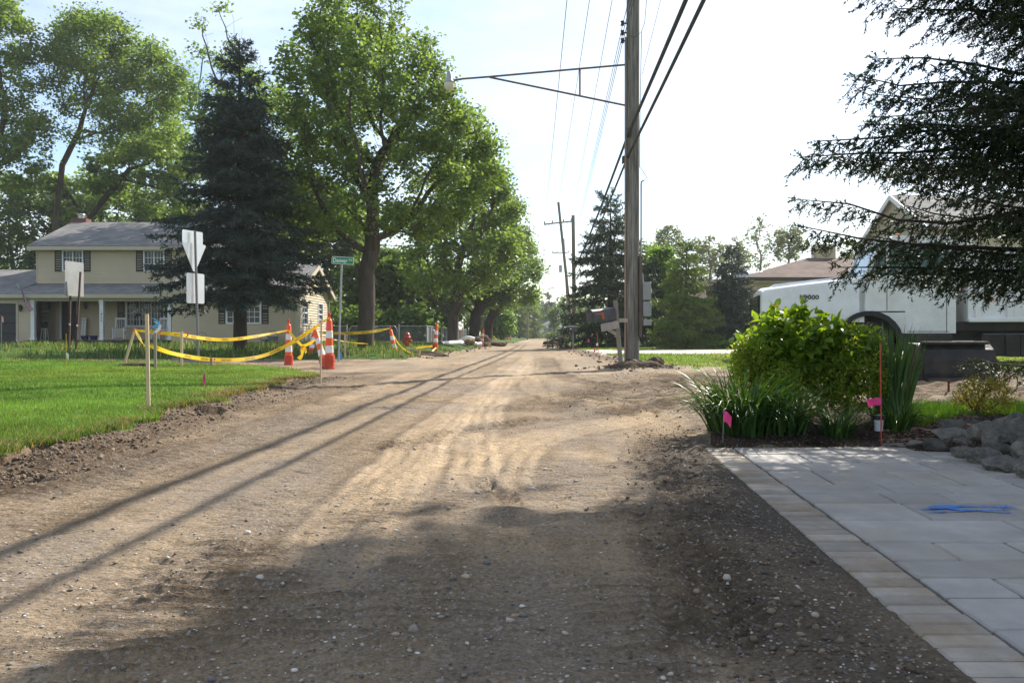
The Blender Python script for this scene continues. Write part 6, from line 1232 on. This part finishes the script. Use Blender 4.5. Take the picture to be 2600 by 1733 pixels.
d = 23.0; b = Vector((X(859, d), d, .05)); SS = thing('street_sign', 'green Denver Ave street name sign on a slim grey post', 'street sign', b); top = P(868, 670, d); mb = MB(); mb.tube([b - Vector((0, 0, .2)), top], .028, 8); mb.build('post', M_GALV, SS, smooth=True, world=True); c = P(870.5, 661.5, d); rt = Matrix.Rotation(R(-2.5), 3, 'Y')
mb = MB(); U_ = Vector((1, 0, -.055)).normalized(); V_ = Vector((.055, 0, 1)).normalized(); pl = rrect(.61, .205, .02); mb.add([c + U_ * a_ + V_ * b_ + Vector((0, e, 0)) for e in (-.004, .004) for a_, b_ in pl], [tuple(range(12)), tuple(range(23, 11, -1))] + [(i, 12 + i, 12 + (i + 1) % 12, (i + 1) % 12) for i in range(12)]); bl = mb.build('blade', M_WHITE, SS, world=True)
mb = MB(); pl = rrect(.585, .18, .015); mb.add([c + U_ * a_ + V_ * b_ + Vector((0, -.0065, 0)) for a_, b_ in pl], [tuple(range(12))]); mb.build('green_face', M_GREEN, bl); tx = MB(); text_on(tx, 'Denver', c + U_ * -.065 + Vector((0, -.009, 0)), U_, V_, width=.40, height=.125, bold=.012); text_on(tx, 'Ave', c + U_ * .215 + V_ * .03 + Vector((0, -.009, 0)), U_, V_, width=.10, height=.05, bold=.012); tx.build('lettering', M_WHITE, bl)
for (px, py, d, w_, lab) in ((1269, 854, 88, .55, 'lime green notice board standing on the far verge'), (1344, 851, 125, .6, 'small lime notice board beyond the far pole')):
    t = thing('notice_board', lab, 'sign', (X(px, d), d, .05)); c = P(px, py, d); mb = MB(); mb.box(c, (w_, .04, w_ * .8)); bo = mb.build('board', mat('lime_board_%d' % px, (.28, .45, .03), .6), t, world=True); mb = MB()
    for s in (-1, 1): mb.bar((c.x + s * w_ * .42, d + .03, -.1), (c.x + s * w_ * .42, d + .03, c.z + w_ * .45), .05)
    mb.build('leg', M_RUST, t, world=True); mb = MB(); g_ = random.Random(px)
    for r_ in range(2): mb.box(c + Vector((0, -.03, .08 - .16 * r_)), (w_ * .7, .01, .06))
    mb.build('print', M_SHUT, bo)
t = thing('far_road_sign', 'small white sign plates on a post by the far poles', 'road sign', (X(1362, 160), 160, 0)); mb = MB(); mb.box(P(1361, 830, 160), (.7, .04, .5)); mb.build('sign_plate', M_WHITE, t, world=True); mb = MB(); mb.bar((X(1362, 160), 160.05, 0), (X(1362, 160), 160.05, 2.4), .07); mb.build('post', M_RUST, t, world=True)

# ------------------------------------------------------------------ hydrant, fence, pipes
M_HYD = mat('hydrant_red', (.42, .055, .014), .45, .2, 7, spec=.5, grime=.3, gcol=(.25, .05, .03)); d = 33.0; hb_ = Vector((X(1034, d), d, .12)); HY_ = thing('fire_hydrant', 'orange red fire hydrant standing in the verge grass', 'hydrant', hb_); k = .8 / .75
mb = MB(); mb.lathe([(.13, -.1), (.13, .05), (.10, .07), (.095, .42), (.12, .44), (.12, .48)], 16); mb.build('barrel', M_HYD, HY_, smooth=True); mb = MB(); mb.lathe([(.15, .48), (.15, .52), (.125, .54), (.11, .62), (.07, .68), (.03, .70), (.03, .75), (.005, .755)], 16); mb.build('bonnet', M_HYD, HY_, smooth=True)
for (v_, r_) in (((1, -.35, 0), .055), ((-1, .2, 0), .05), ((-.25, -1, 0), .07)):
    v_ = Vector(v_).normalized(); mb = MB(); q = Vector((0, 0, .36 if r_ < .06 else .3)); mb.tube([q + v_ * .06, q + v_ * .15, q + v_ * .151, q + v_ * .19, q + v_ * .2], [r_, r_, r_ * 1.25, r_ * 1.25, r_ * .5], 10); mb.build('outlet_cap', M_HYD, HY_, smooth=True)
mb = MB(); mb.box((.17, -.14, .12), (.12, .12, .14), .4, .03); mb.build('pumper_cap', M_HYD, HY_)
FN = thing('chain_link_fence', 'grey chain link fence with gate beyond the verge trees', 'fence', (-7, 45, .3)); fz, ft_ = .2, 1.2
def post(x_, y_, r_=.04, h_=None): mb = MB(); mb.lathe([(r_, fz - .1), (r_, h_ or ft_ + .05), (r_ * .4, (h_ or ft_ + .05) + .05)], 8, (x_, y_, 0)); mb.build('fence_post', M_GALV, FN, smooth=True, world=True)
fx_ = [X(770, 45), X(842, 45), X(881, 45), X(1013, 45), X(1083, 45)]
for q in fx_: post(q, 45)
far = [(-4.65 + .06 * i, 45 + 4.5 * i) for i in range(1, 8)]
for q in far: post(*q, .035)
def rail(a, b, r_=.02): mb = MB(); mb.tube([a, b], r_, 6); mb.build('top_rail', M_GALV, FN, smooth=True, world=True)
for a, b in ((0, 1), (1, 2), (3, 4)): rail((fx_[a], 45, ft_), (fx_[b], 45, ft_))
rail((fx_[4], 45, ft_), (*far[-1], ft_))
gl_, gr = X(885, 45) + .05, X(1010, 45) - .05; mb = MB(); mb.tube([(gl_, 45, .35), (gl_, 45, 1.05), (gl_ + .12, 45, ft_), (gr - .12, 45, ft_), (gr, 45, 1.05), (gr, 45, .35), (gl_, 45, .35)], .022, 6); mb.tube([((gl_ + gr) / 2, 45, .35), ((gl_ + gr) / 2, 45, ft_)], .018, 6); mb.build('gate_frame', M_GALV, FN, smooth=True, world=True)
def mesh_panel(a, b, nm='wire_mesh', pitch=.085, r_=.0045):
    a, b = Vector(a), Vector(b); L = (b - a).length; U_ = (b - a).normalized(); hh = ft_ - fz - .05; mb = MB(); s = -hh
    while s < L:
        for sg in (1, -1):
            s0, s1 = (s, s + hh); z0, z1 = (0, hh) if sg == 1 else (hh, 0)
            if s0 < 0: z0 = z0 + (z1 - z0) * (-s0) / hh; s0 = 0
            if s1 > L: z1 = z0 + (z1 - z0) * (L - s0) / max(1e-6, (s1 - s0)); s1 = L
            if s1 - s0 > .02: mb.tube([a + U_ * s0 + Zv * z0, a + U_ * s1 + Zv * z1], r_, 3, caps=False)
        s += pitch
    o = mb.build(nm, M_GALV, FN, world=True); o['kind'] = 'stuff'
for i in range(4): mesh_panel((fx_[i], 45.03, fz), (fx_[i + 1], 45.03, fz))
# privacy slats on the stretch beside the road
M_SLAT = mat('grey_slat', (.17, .18, .19), .6, .15, 3); slat = None
for i in range(150):
    u = i / 150; p = Vector((fx_[4], 45, 0)).lerp(Vector((*far[-1], 0)), u)
    if slat is None: mb = MB(); mb.box((0, 0, .66), (.03, .15, .98)); slat = mb.build('slat', M_SLAT, FN); o = slat
    else: o = slat.copy(); COL.objects.link(o)
    o.location = p - FN.location + Vector((.03 * rnd.uniform(-1, 1), 0, 0)); o.rotation_euler = (0, 0, rnd.uniform(-.12, .12))
M_PVC = mat('white_pvc', (.70, .70, .69), .4, .06, 4, grime=.2, gcol=(.45, .38, .3)); M_DARK = mat('pipe_inside', (.05, .05, .05), .8)
def pipe(label, a, b, r_, mid=None):
    a, b = Vector(a), Vector(b); pts = [a, b] if mid is None else catmull([a, Vector(mid), b], 6); o_ = thing('drain_pipe', label, 'pipe', a, 0, 'white drain pipes by the road'); mb = MB(); mb.tube(pts, r_, 14, caps=False); mb.build('wall', M_PVC, o_, smooth=True, world=True); mb = MB(); mb.tube(pts, r_ * .93, 14, caps=False); mb.build('bore', M_DARK, o_, smooth=True, world=True)
pipe('white pipe lying with its open end toward the hydrant', P(1119, 872, 41), P(1172, 869, 44), .12); pipe('white pipe lying beside the dirt pile', P(1160, 873, 43.5), P(1208, 872, 44.5), .11); pipe('curved white pipe propped on top of the others', P(1166, 866, 44.5), P(1204, 860, 44.8), .10, P(1186, 857, 44.6)); pipe('short white pipe end at the foot of the cone', P(1206, 875, 46), P(1221, 873, 46.4), .12)
BR = thing('crumpled_sacking', 'crumpled brown paper sacking between the white pipes', 'debris', P(1192, 868, 43.8)); g_ = np.random.default_rng(4); v_ = IV3 * np.array([[.24, .15, .15]]) * (1 + .7 * fbm(IV3[:, 0] * 3, IV3[:, 1] * 3 + IV3[:, 2] * 2, 7, 3))[:, None]; link_mesh('sack', np_mesh('sack', v_, [IF3]), mat('sacking', (.25, .17, .1), .9, .4, 9), BR)
def mound(label, c, r, h, seed):
    v_ = IV3.copy(); v_[:, 2] = np.maximum(v_[:, 2], -.25); v_ = v_ * (1 + .45 * fbm(v_[:, 0] * 2.2 + seed, v_[:, 1] * 2.2 + v_[:, 2], seed, 4))[:, None] * np.array([[r[0], r[1], h]]); me = np_mesh('dirt_mound', v_, [IF3], smooth=True); n = len(v_); add_color(me, 'tone', np.array([[.11, .078, .052]]) * (1 + .6 * np.random.default_rng(seed).normal(0, .4, (n, 1)).clip(-1, 1))); o = link_mesh('dirt_mound', me, M_DIRT); o.location = c; return setp(o, label, 'dirt mound')
mound('brown heap of dug soil behind the pipe cone', P(1215, 880, 49), (.9, .7), .65, 1); mound('dark dug earth around the hole before the hydrant', (X(1060, 27), 27.3, .0), (1.0, .55), .22, 2); mound('low spill of dark soil beside the dirt pile', P(1240, 876, 52), (1.0, .6), .25, 3); mound('clod bank at the foot of the utility pole', (2.65, 17.45, .02), (.6, .3), .15, 4); mound('torn lump of soil on the pole mound', (3.05, 17.8, .05), (.22, .15), .2, 5); mound('small soil heap on the corner lawn', onl(345, 14.2), (.3, .16), .06, 6); mound('soil lump at the end of the planting bed', Vector((X(2325, 7.1), 7.1, .03)), (.22, .14), .1, 7); mound('dark soil heap at the far edge of the road', P(1405, 874, 62), (.7, .5), .35, 8)
# parked car far off
CR = thing('parked_car', 'dark blue car parked in front of the far white garage', 'car', (X(1403, 158), 158, 0)); mb = MB(); mb.prism([(0, .3), (4.4, .3), (4.4, .8), (4.1, .95), (3.3, 1.0), (2.7, 1.42), (1.1, 1.45), (.4, .98), (.05, .85)], 0, 1.75); mb.build('body', mat('blue_paint', (.02, .04, .1), .25, .05, coat=.5), CR); mb = MB(); mb.prism([(.55, .98), (1.2, 1.38), (2.6, 1.36), (3.1, 1.0)], -.01, .02); mb.build('window', M_GLASS, CR)
for xx_ in (.8, 3.6): mb = MB(); mb.lathe([(.1, -.02), (.32, -.02), (.32, .2), (.1, .2)], 16, (xx_, .1, .32), Matrix.Rotation(R(90), 3, 'X')); wh = mb.build('wheel', mat('tyre', (.02, .02, .02), .8), CR)
# ------------------------------------------------------------------ the white truck
M_TRK = mat('truck_white', (.74, .75, .77), .32, .05, 2.5, spec=.5, coat=.25, grime=.45, gcol=(.5, .46, .4)); M_BLK = mat('black_rubber', (.02, .02, .022), .7, .2, 8); M_CHAS = mat('chassis_black', (.018, .017, .016), .7, .3, 5, grime=.3); M_CHROME = mat('chrome', (.6, .6, .6), .18, .05, metal=1.0); M_AMB = mat('amber_lens', (.6, .13, .01), .25, .05); M_TGL = glassmat('truck_glass', (.05, .10, .10), .04)
TR = thing('dump_truck', 'white long-nosed dump truck lettered L9000 behind the spruce boughs', 'truck', (X(1932, 20), 20, 0), R(-11)); WID = 2.35
def loft(secs, m, nm, par=TR, smooth=True):
    """sections: list of (u, [(v,z)...]) rings across the truck"""
    mb = MB(); n = len(secs[0][1])
    for u, ring in secs: mb.v += [(u, v, z) for v, z in ring]
    for i in range(len(secs) - 1):
        for k in range(n - 1): mb.f.append((i * n + k, i * n + k + 1, (i + 1) * n + k + 1, (i + 1) * n + k)); mb.m.append(0)
    mb.f.append(tuple(range(n - 1, -1, -1))); mb.m.append(0); mb.f.append(tuple((len(secs) - 1) * n + k for k in range(n))); mb.m.append(0)
    return mb.build(nm, m, par, smooth=smooth)
def hood_ring(ztop, zbot, inset, r=.14, crown=.05):
    a = inset; b = WID - inset; return [(a, zbot), (a, ztop - r), (a + r * .3, ztop - r * .3), (a + r, ztop), ((a + b) / 2, ztop + crown), (b - r, ztop), (b - r * .3, ztop - r * .3), (b, ztop - r), (b, zbot)]
hood = loft([(0.0, hood_ring(1.70, .95, .12, .16)), (.03, hood_ring(1.80, .92, .06, .18)), (.12, hood_ring(1.86, .9, .03, .2)), (.9, hood_ring(1.95, .95, .015)), (1.6, hood_ring(2.03, 1.02, .0)), (2.35, hood_ring(2.10, 1.02, .0))], M_TRK, 'hood')
mb = MB(); mb.box((1.35, WID / 2, 2.03), (2.0, 1.2, .1), Matrix.Rotation(R(-6), 3, 'Y'), .04); mb.build('hood_bulge', M_TRK, hood)
mb = MB(); mb.box((-.01, WID / 2, 1.33), (.05, WID - .42, .72)); gr = mb.build('grille', M_BLK, TR)
for i in range(8): mb = MB(); mb.bar((-.045, .22, 1.02 + .085 * i), (-.045, WID - .22, 1.02 + .085 * i), .02, .035); mb.build('grille_bar', M_CHROME, gr)
mb = MB(); mb.bar((-.035, .2, .97), (-.035, .2, 1.68), .05); mb.bar((-.035, WID - .2, .97), (-.035, WID - .2, 1.68), .05); mb.build('grille_frame', M_BLK, gr)
mb = MB(); mb.box((-.12, WID / 2, .6), (.2, WID + .05, .36), None, .04); mb.build('bumper', M_CHROME, TR)
mb = MB(); mb.box((.34, -.005, 1.36), (.1, .03, .22), None, .012); mb.build('marker_light', M_AMB, TR)
tx = MB(); text_on(tx, 'L9000', (1.12, -.006, 1.62), (1, 0, 0), (0, 0, 1), width=.42, height=.105, bold=.02); tx.build('lettering', M_BLK, hood); tx = MB(); text_on(tx, 'L9000', (1.115, -.004, 1.628), (1, 0, 0), (0, 0, 1), width=.44, height=.125, bold=.05); tx.build('lettering_rim', M_CHROME, hood)
def arch(u, z, r0, r1, v0, v1, a0, a1, nm, m, n=14):
    mb = MB(); vs = []
    for a in np.linspace(R(a0), R(a1), n): c, s = math.cos(a), math.sin(a); vs += [(u + r0 * c, v0, z + r0 * s), (u + r1 * c, v0, z + r1 * s), (u + r0 * c, v1, z + r0 * s), (u + r1 * c, v1, z + r1 * s)]
    mb.v = [tuple(p) for p in vs]; 
    for i in range(n - 1):
        b = i * 4; mb.f += [(b, b + 4, b + 5, b + 1), (b + 1, b + 5, b + 7, b + 3), (b + 2, b + 3, b + 7, b + 6), (b, b + 2, b + 6, b + 4)]; mb.m += [0] * 4
    mb.f += [(0, 1, 3, 2), (n * 4 - 4, n * 4 - 2, n * 4 - 1, n * 4 - 3)]; mb.m += [0, 0]; return mb.build(nm, m, TR, smooth=True)
AX = 2.45; arch(AX, .53, .64, .76, -.06, .5, 0, 180, 'fender', M_BLK)
mb = MB(); arc = [(AX + .66 * math.cos(a), .53 + .66 * math.sin(a)) for a in np.linspace(math.pi, 0, 12)]; mb.prism([(.05, .78), (.05, 1.1), (2.4, 1.25), (3.6, 1.25), (3.6, .76), (3.12, .76)] + arc[::-1][1:-1] + [(1.78, .70)], .01, .06); mb.build('side_panel', M_TRK, TR)
def wheel(u, r=.52, v=.02, w=.3):
    Mx = Matrix.Rotation(R(90), 3, 'X'); mb = MB(); mb.lathe([(r * .56, -w), (r * .9, -w), (r, -w * .85), (r, -.03), (r * .9, 0), (r * .56, 0)], 28, (u, v, r), Mx); t = mb.build('wheel', M_BLK, TR, smooth=True); mb = MB(); mb.lathe([(.02, .02), (r * .2, .02), (r * .24, -.06), (r * .5, -.08), (r * .56, .0), (r * .57, -.01)], 20, (u, v - .0, r), Mx); mb.build('rim', M_WHITE, t, smooth=True)
wheel(AX); wheel(AX, v=WID - .32); 
for u in (7.4, 8.75): wheel(u); wheel(u, v=WID - .3)
c0, c1 = 2.35, 4.35; cab = loft([(c0 - .12, [(.0, 1.26), (0, 2.05), (.1, 2.1), (WID - .1, 2.1), (WID, 2.05), (WID, 1.26)]), (c0 + .02, [(.0, 1.26), (0, 2.10), (.1, 2.12), (WID - .1, 2.12), (WID, 2.10), (WID, 1.26)])], M_TRK, 'cowl')
mb = MB(); mb.prism([(c0, 1.28), (3.25, 1.28), (3.25, .76), (c1, .76), (c1, 2.12), (c0, 2.12)], 0, WID); mb.prism([(c1 - .14, 2.12), (c1, 2.12), (c1, 2.95), (c1 - .14, 2.95)], 0, WID); mb.prism([(c0 + .28, 2.86), (c1, 2.86), (c1, 3.0), (c0 + .5, 3.06), (c0 + .3, 2.98)], -.02, WID + .02)
for v0 in (0, WID - .08): mb.prism([(c0 + .0, 2.12), (c0 + .1, 2.12), (c0 + .42, 2.87), (c0 + .32, 2.87)], v0, v0 + .08); mb.prism([(c0 + .48, 2.12), (c0 + .55, 2.12), (c0 + .55, 2.87), (c0 + .48, 2.87)], v0, v0 + .08)
mb.build('cab', M_TRK, TR)
mb = MB(); mb.quad((c0 + .05, .06, 2.13), (c0 + .05, WID - .06, 2.13), (c0 + .36, WID - .1, 2.86), (c0 + .36, .1, 2.86)); mb.build('windshield', M_TGL, TR)
for v0 in (.03, WID - .03): mb = MB(); mb.quad((c0 + .55, v0, 2.13), (c1 - .14, v0, 2.13), (c1 - .14, v0, 2.86), (c0 + .55, v0, 2.86)); mb.quad((c0 + .1, v0, 2.13), (c0 + .48, v0, 2.13), (c0 + .48, v0, 2.86), (c0 + .4, v0, 2.86)); mb.build('side_window', M_TGL, TR)
mb = MB()
for (a, b) in (((c0 + .55, 2.13), (c1 - .14, 2.13)), ((c0 + .1, 2.13), (c0 + .48, 2.13))): mb.bar((a[0], -.005, a[1]), (b[0], -.005, b[1]), .03, .03)
mb.bar((c0 + .06, .2, 2.14), (c0 + .06, WID - .2, 2.14), .04, .04); mb.build('window_seal', M_BLK, TR)
mb = MB()
for u in (c0 + .5, c1 - .2): mb.box((u, -.001, 1.7 if u < 3 else 1.4), (.014, .008, .8 if u < 3 else 1.25))
mb.box((c0 + 1.4, -.001, .80), (.9, .008, .014)); mb.build('door_gap', M_BLK, TR); mb = MB(); mb.box((c1 - .36, -.02, 1.75), (.16, .04, .04), None, .01); mb.build('door_handle', M_CHROME, TR)
for v0 in (-.2, WID + .2): mb = MB(); mb.box((c0 + .25, v0, 2.45), (.05, .18, .42), None, .02); mb.bar((c0 + .28, v0, 2.25), (c0 + .35, max(0, min(WID, v0)), 2.15), .02); mb.bar((c0 + .28, v0, 2.62), (c0 + .4, max(0, min(WID, v0)), 2.75), .02); mb.build('mirror', M_BLK, TR)
mb = MB(); mb.tube([(c0 + .12, .6, 2.1), (c0 + .08, .8, 2.2), (c0 + .2, 1.1, 2.45)], .012, 5); mb.tube([(c0 + .12, 1.5, 2.1), (c0 + .08, 1.7, 2.2), (c0 + .2, 2.0, 2.45)], .012, 5); mb.build('wiper', M_BLK, TR)
mb = MB(); mb.lathe([(.07, 3.02), (.07, 3.1), (.05, 3.16), (.01, 3.17)], 10, (c0 + .9, .7, 0)); mb.build('beacon', M_AMB, TR)
mb = MB(); mb.box((4.9, .45, .72), (9.4, .12, .26)); mb.box((4.9, WID - .45, .72), (9.4, .12, .26)); mb.box((3.7, .16, .55), (1.1, .5, .42), None, .03); mb.box((5.9, .3, .48), (2.0, .5, .5), None, .03); mb.box((1.0, WID / 2, .65), (1.9, .9, .5)); mb.box((2.45, WID / 2, .75), (1.6, WID - .75, .95)); mb.box((7.0, WID / 2, .92), (5.2, WID - .2, .2)); mb.build('chassis', M_CHAS, TR)
mb = MB(); mb.tube([(5.0, .2, .62), (6.0, .2, .62)], .14, 14); mb.tube([(6.15, .05, .80), (6.6, .05, .80)], .10, 14); mb.build('air_tank', mat('tank_alloy', (.5, .5, .52), .35, .1, metal=.6), TR, smooth=True)
b0, b1 = 4.6, 9.6; mb = MB(); mb.box(((b0 + b1) / 2, WID / 2, 1.78), (b1 - b0, WID + .06, 1.5)); bed = mb.build('dump_body', M_TRK, TR)
for i in range(8): mb = MB(); mb.box((b0 + .2 + i * .66, -.06, 1.78), (.12, .08, 1.5), None, .015); mb.build('body_rib', M_TRK, bed)
mb = MB(); mb.box(((b0 + b1) / 2, -.06, 2.56), (b1 - b0 + .02, .14, .1), None, .02); mb.box(((b0 + b1) / 2, -.06, 1.06), (b1 - b0 + .02, .12, .1), None, .02); mb.box((b0 - .35, WID / 2, 2.9), (.9, WID, .06)); mb.build('body_rail', M_TRK, bed)
mb = MB(); mb.lathe([(.05, 0), (.05, .03), (.02, .045)], 12, (5.05, -.11, 1.55), Matrix.Rotation(R(90), 3, 'X')); mb.build('marker_light', M_AMB, TR)
mb = MB()
for i in range(4): mb.box((5.55 + i * .3, -.01, .47), (.28, .03, .5))
mb.build('side_skirt', M_CHAS, TR); mb = MB(); mb.bar((5.95, .02, .3), (5.95, .02, .03), .05); mb.box((5.95, .02, .015), (.16, .12, .03)); mb.build('stand_leg', M_CHAS, TR)
# ------------------------------------------------------------------ loader bucket on the dirt drive
M_BKT = mat('worn_black_steel', (.022, .021, .022), .55, .4, 6, .01, 20, metal=.3, grime=.5, gcol=(.09, .07, .05)); d = 12.6; BK = thing('loader_bucket', 'black steel loader bucket with worn edge resting on the dirt drive', 'bucket', (X(2402, d), d, gz(X(2402, d), d) + .0), R(7)); L = 1.16
pr = [(-.30, .05), (-.33, .03), (-.30, .0), (.28, .0), (.30, .03), (.02, .06), (-.22, .10)]; out = [(-.32, .02), (-.335, .15), (-.33, .34), (-.27, .50), (-.17, .58), (.05, .60)]; inn = [(.05, .575), (-.16, .555), (-.25, .48), (-.305, .33), (-.31, .15), (-.295, .045), (.33, .03), (.33, .0)]
mb = MB(); mb.prism(out + inn, -L / 2, L / 2, 'yz'); mb.build('shell', M_BKT, BK)
for s in (-1, 1): mb = MB(); mb.prism([(-.325, .015), (-.325, .34), (-.26, .5), (-.16, .585), (.06, .60), (.30, .1), (.34, .0)], s * L / 2 - .02, s * L / 2 + .02, 'yz'); mb.build('side_plate', M_BKT, BK)
mb = MB(); mb.box((0, -.345, .055), (L * .92, .03, .05), Matrix.Rotation(.1, 3, 'X')); mb.build('wear_strip', mat('scraped_steel', (.13, .11, .1), .45, .3, 9, metal=.5), BK)
mb = MB(); mb.bar((-L * .45, -.2, .6), (L * .45, -.2, .6), .12, .05, bev=.01); mb.build('top_bar', M_BKT, BK)
b = Vector(gp(2409, 9.7)); mb = MB(); mb.bar(b - Vector((0, 0, .05)), P(2409, 965, 9.7), .018, .018); mb.build('marker_post', mat('rusty_rod', (.16, .03, .02), .8), None, label='short rusty rod standing before the loader bucket', cat='rod')
# ------------------------------------------------------------------ summer haze
hm = bpy.data.materials.new('haze'); hm.use_nodes = True; hn = hm.node_tree; hn.nodes.clear()
ho = nod(hn, 'ShaderNodeOutputMaterial'); pv = nod(hn, 'ShaderNodeVolumePrincipled'); pv.inputs['Color'].default_value = (.93, .96, 1, 1); pv.inputs['Density'].default_value = .00042; pv.inputs['Anisotropy'].default_value = .3
hn.links.new(pv.outputs[0], ho.inputs['Volume'])
mb = MB(); mb.box((0, 150, 9), (500, 700, 20.6)); mb.build('haze', hm, kind='stuff', label='thin summer haze over the road')
cy.volume_bounces = 0; cy.volume_step_rate = 8; cy.volume_max_steps = 64
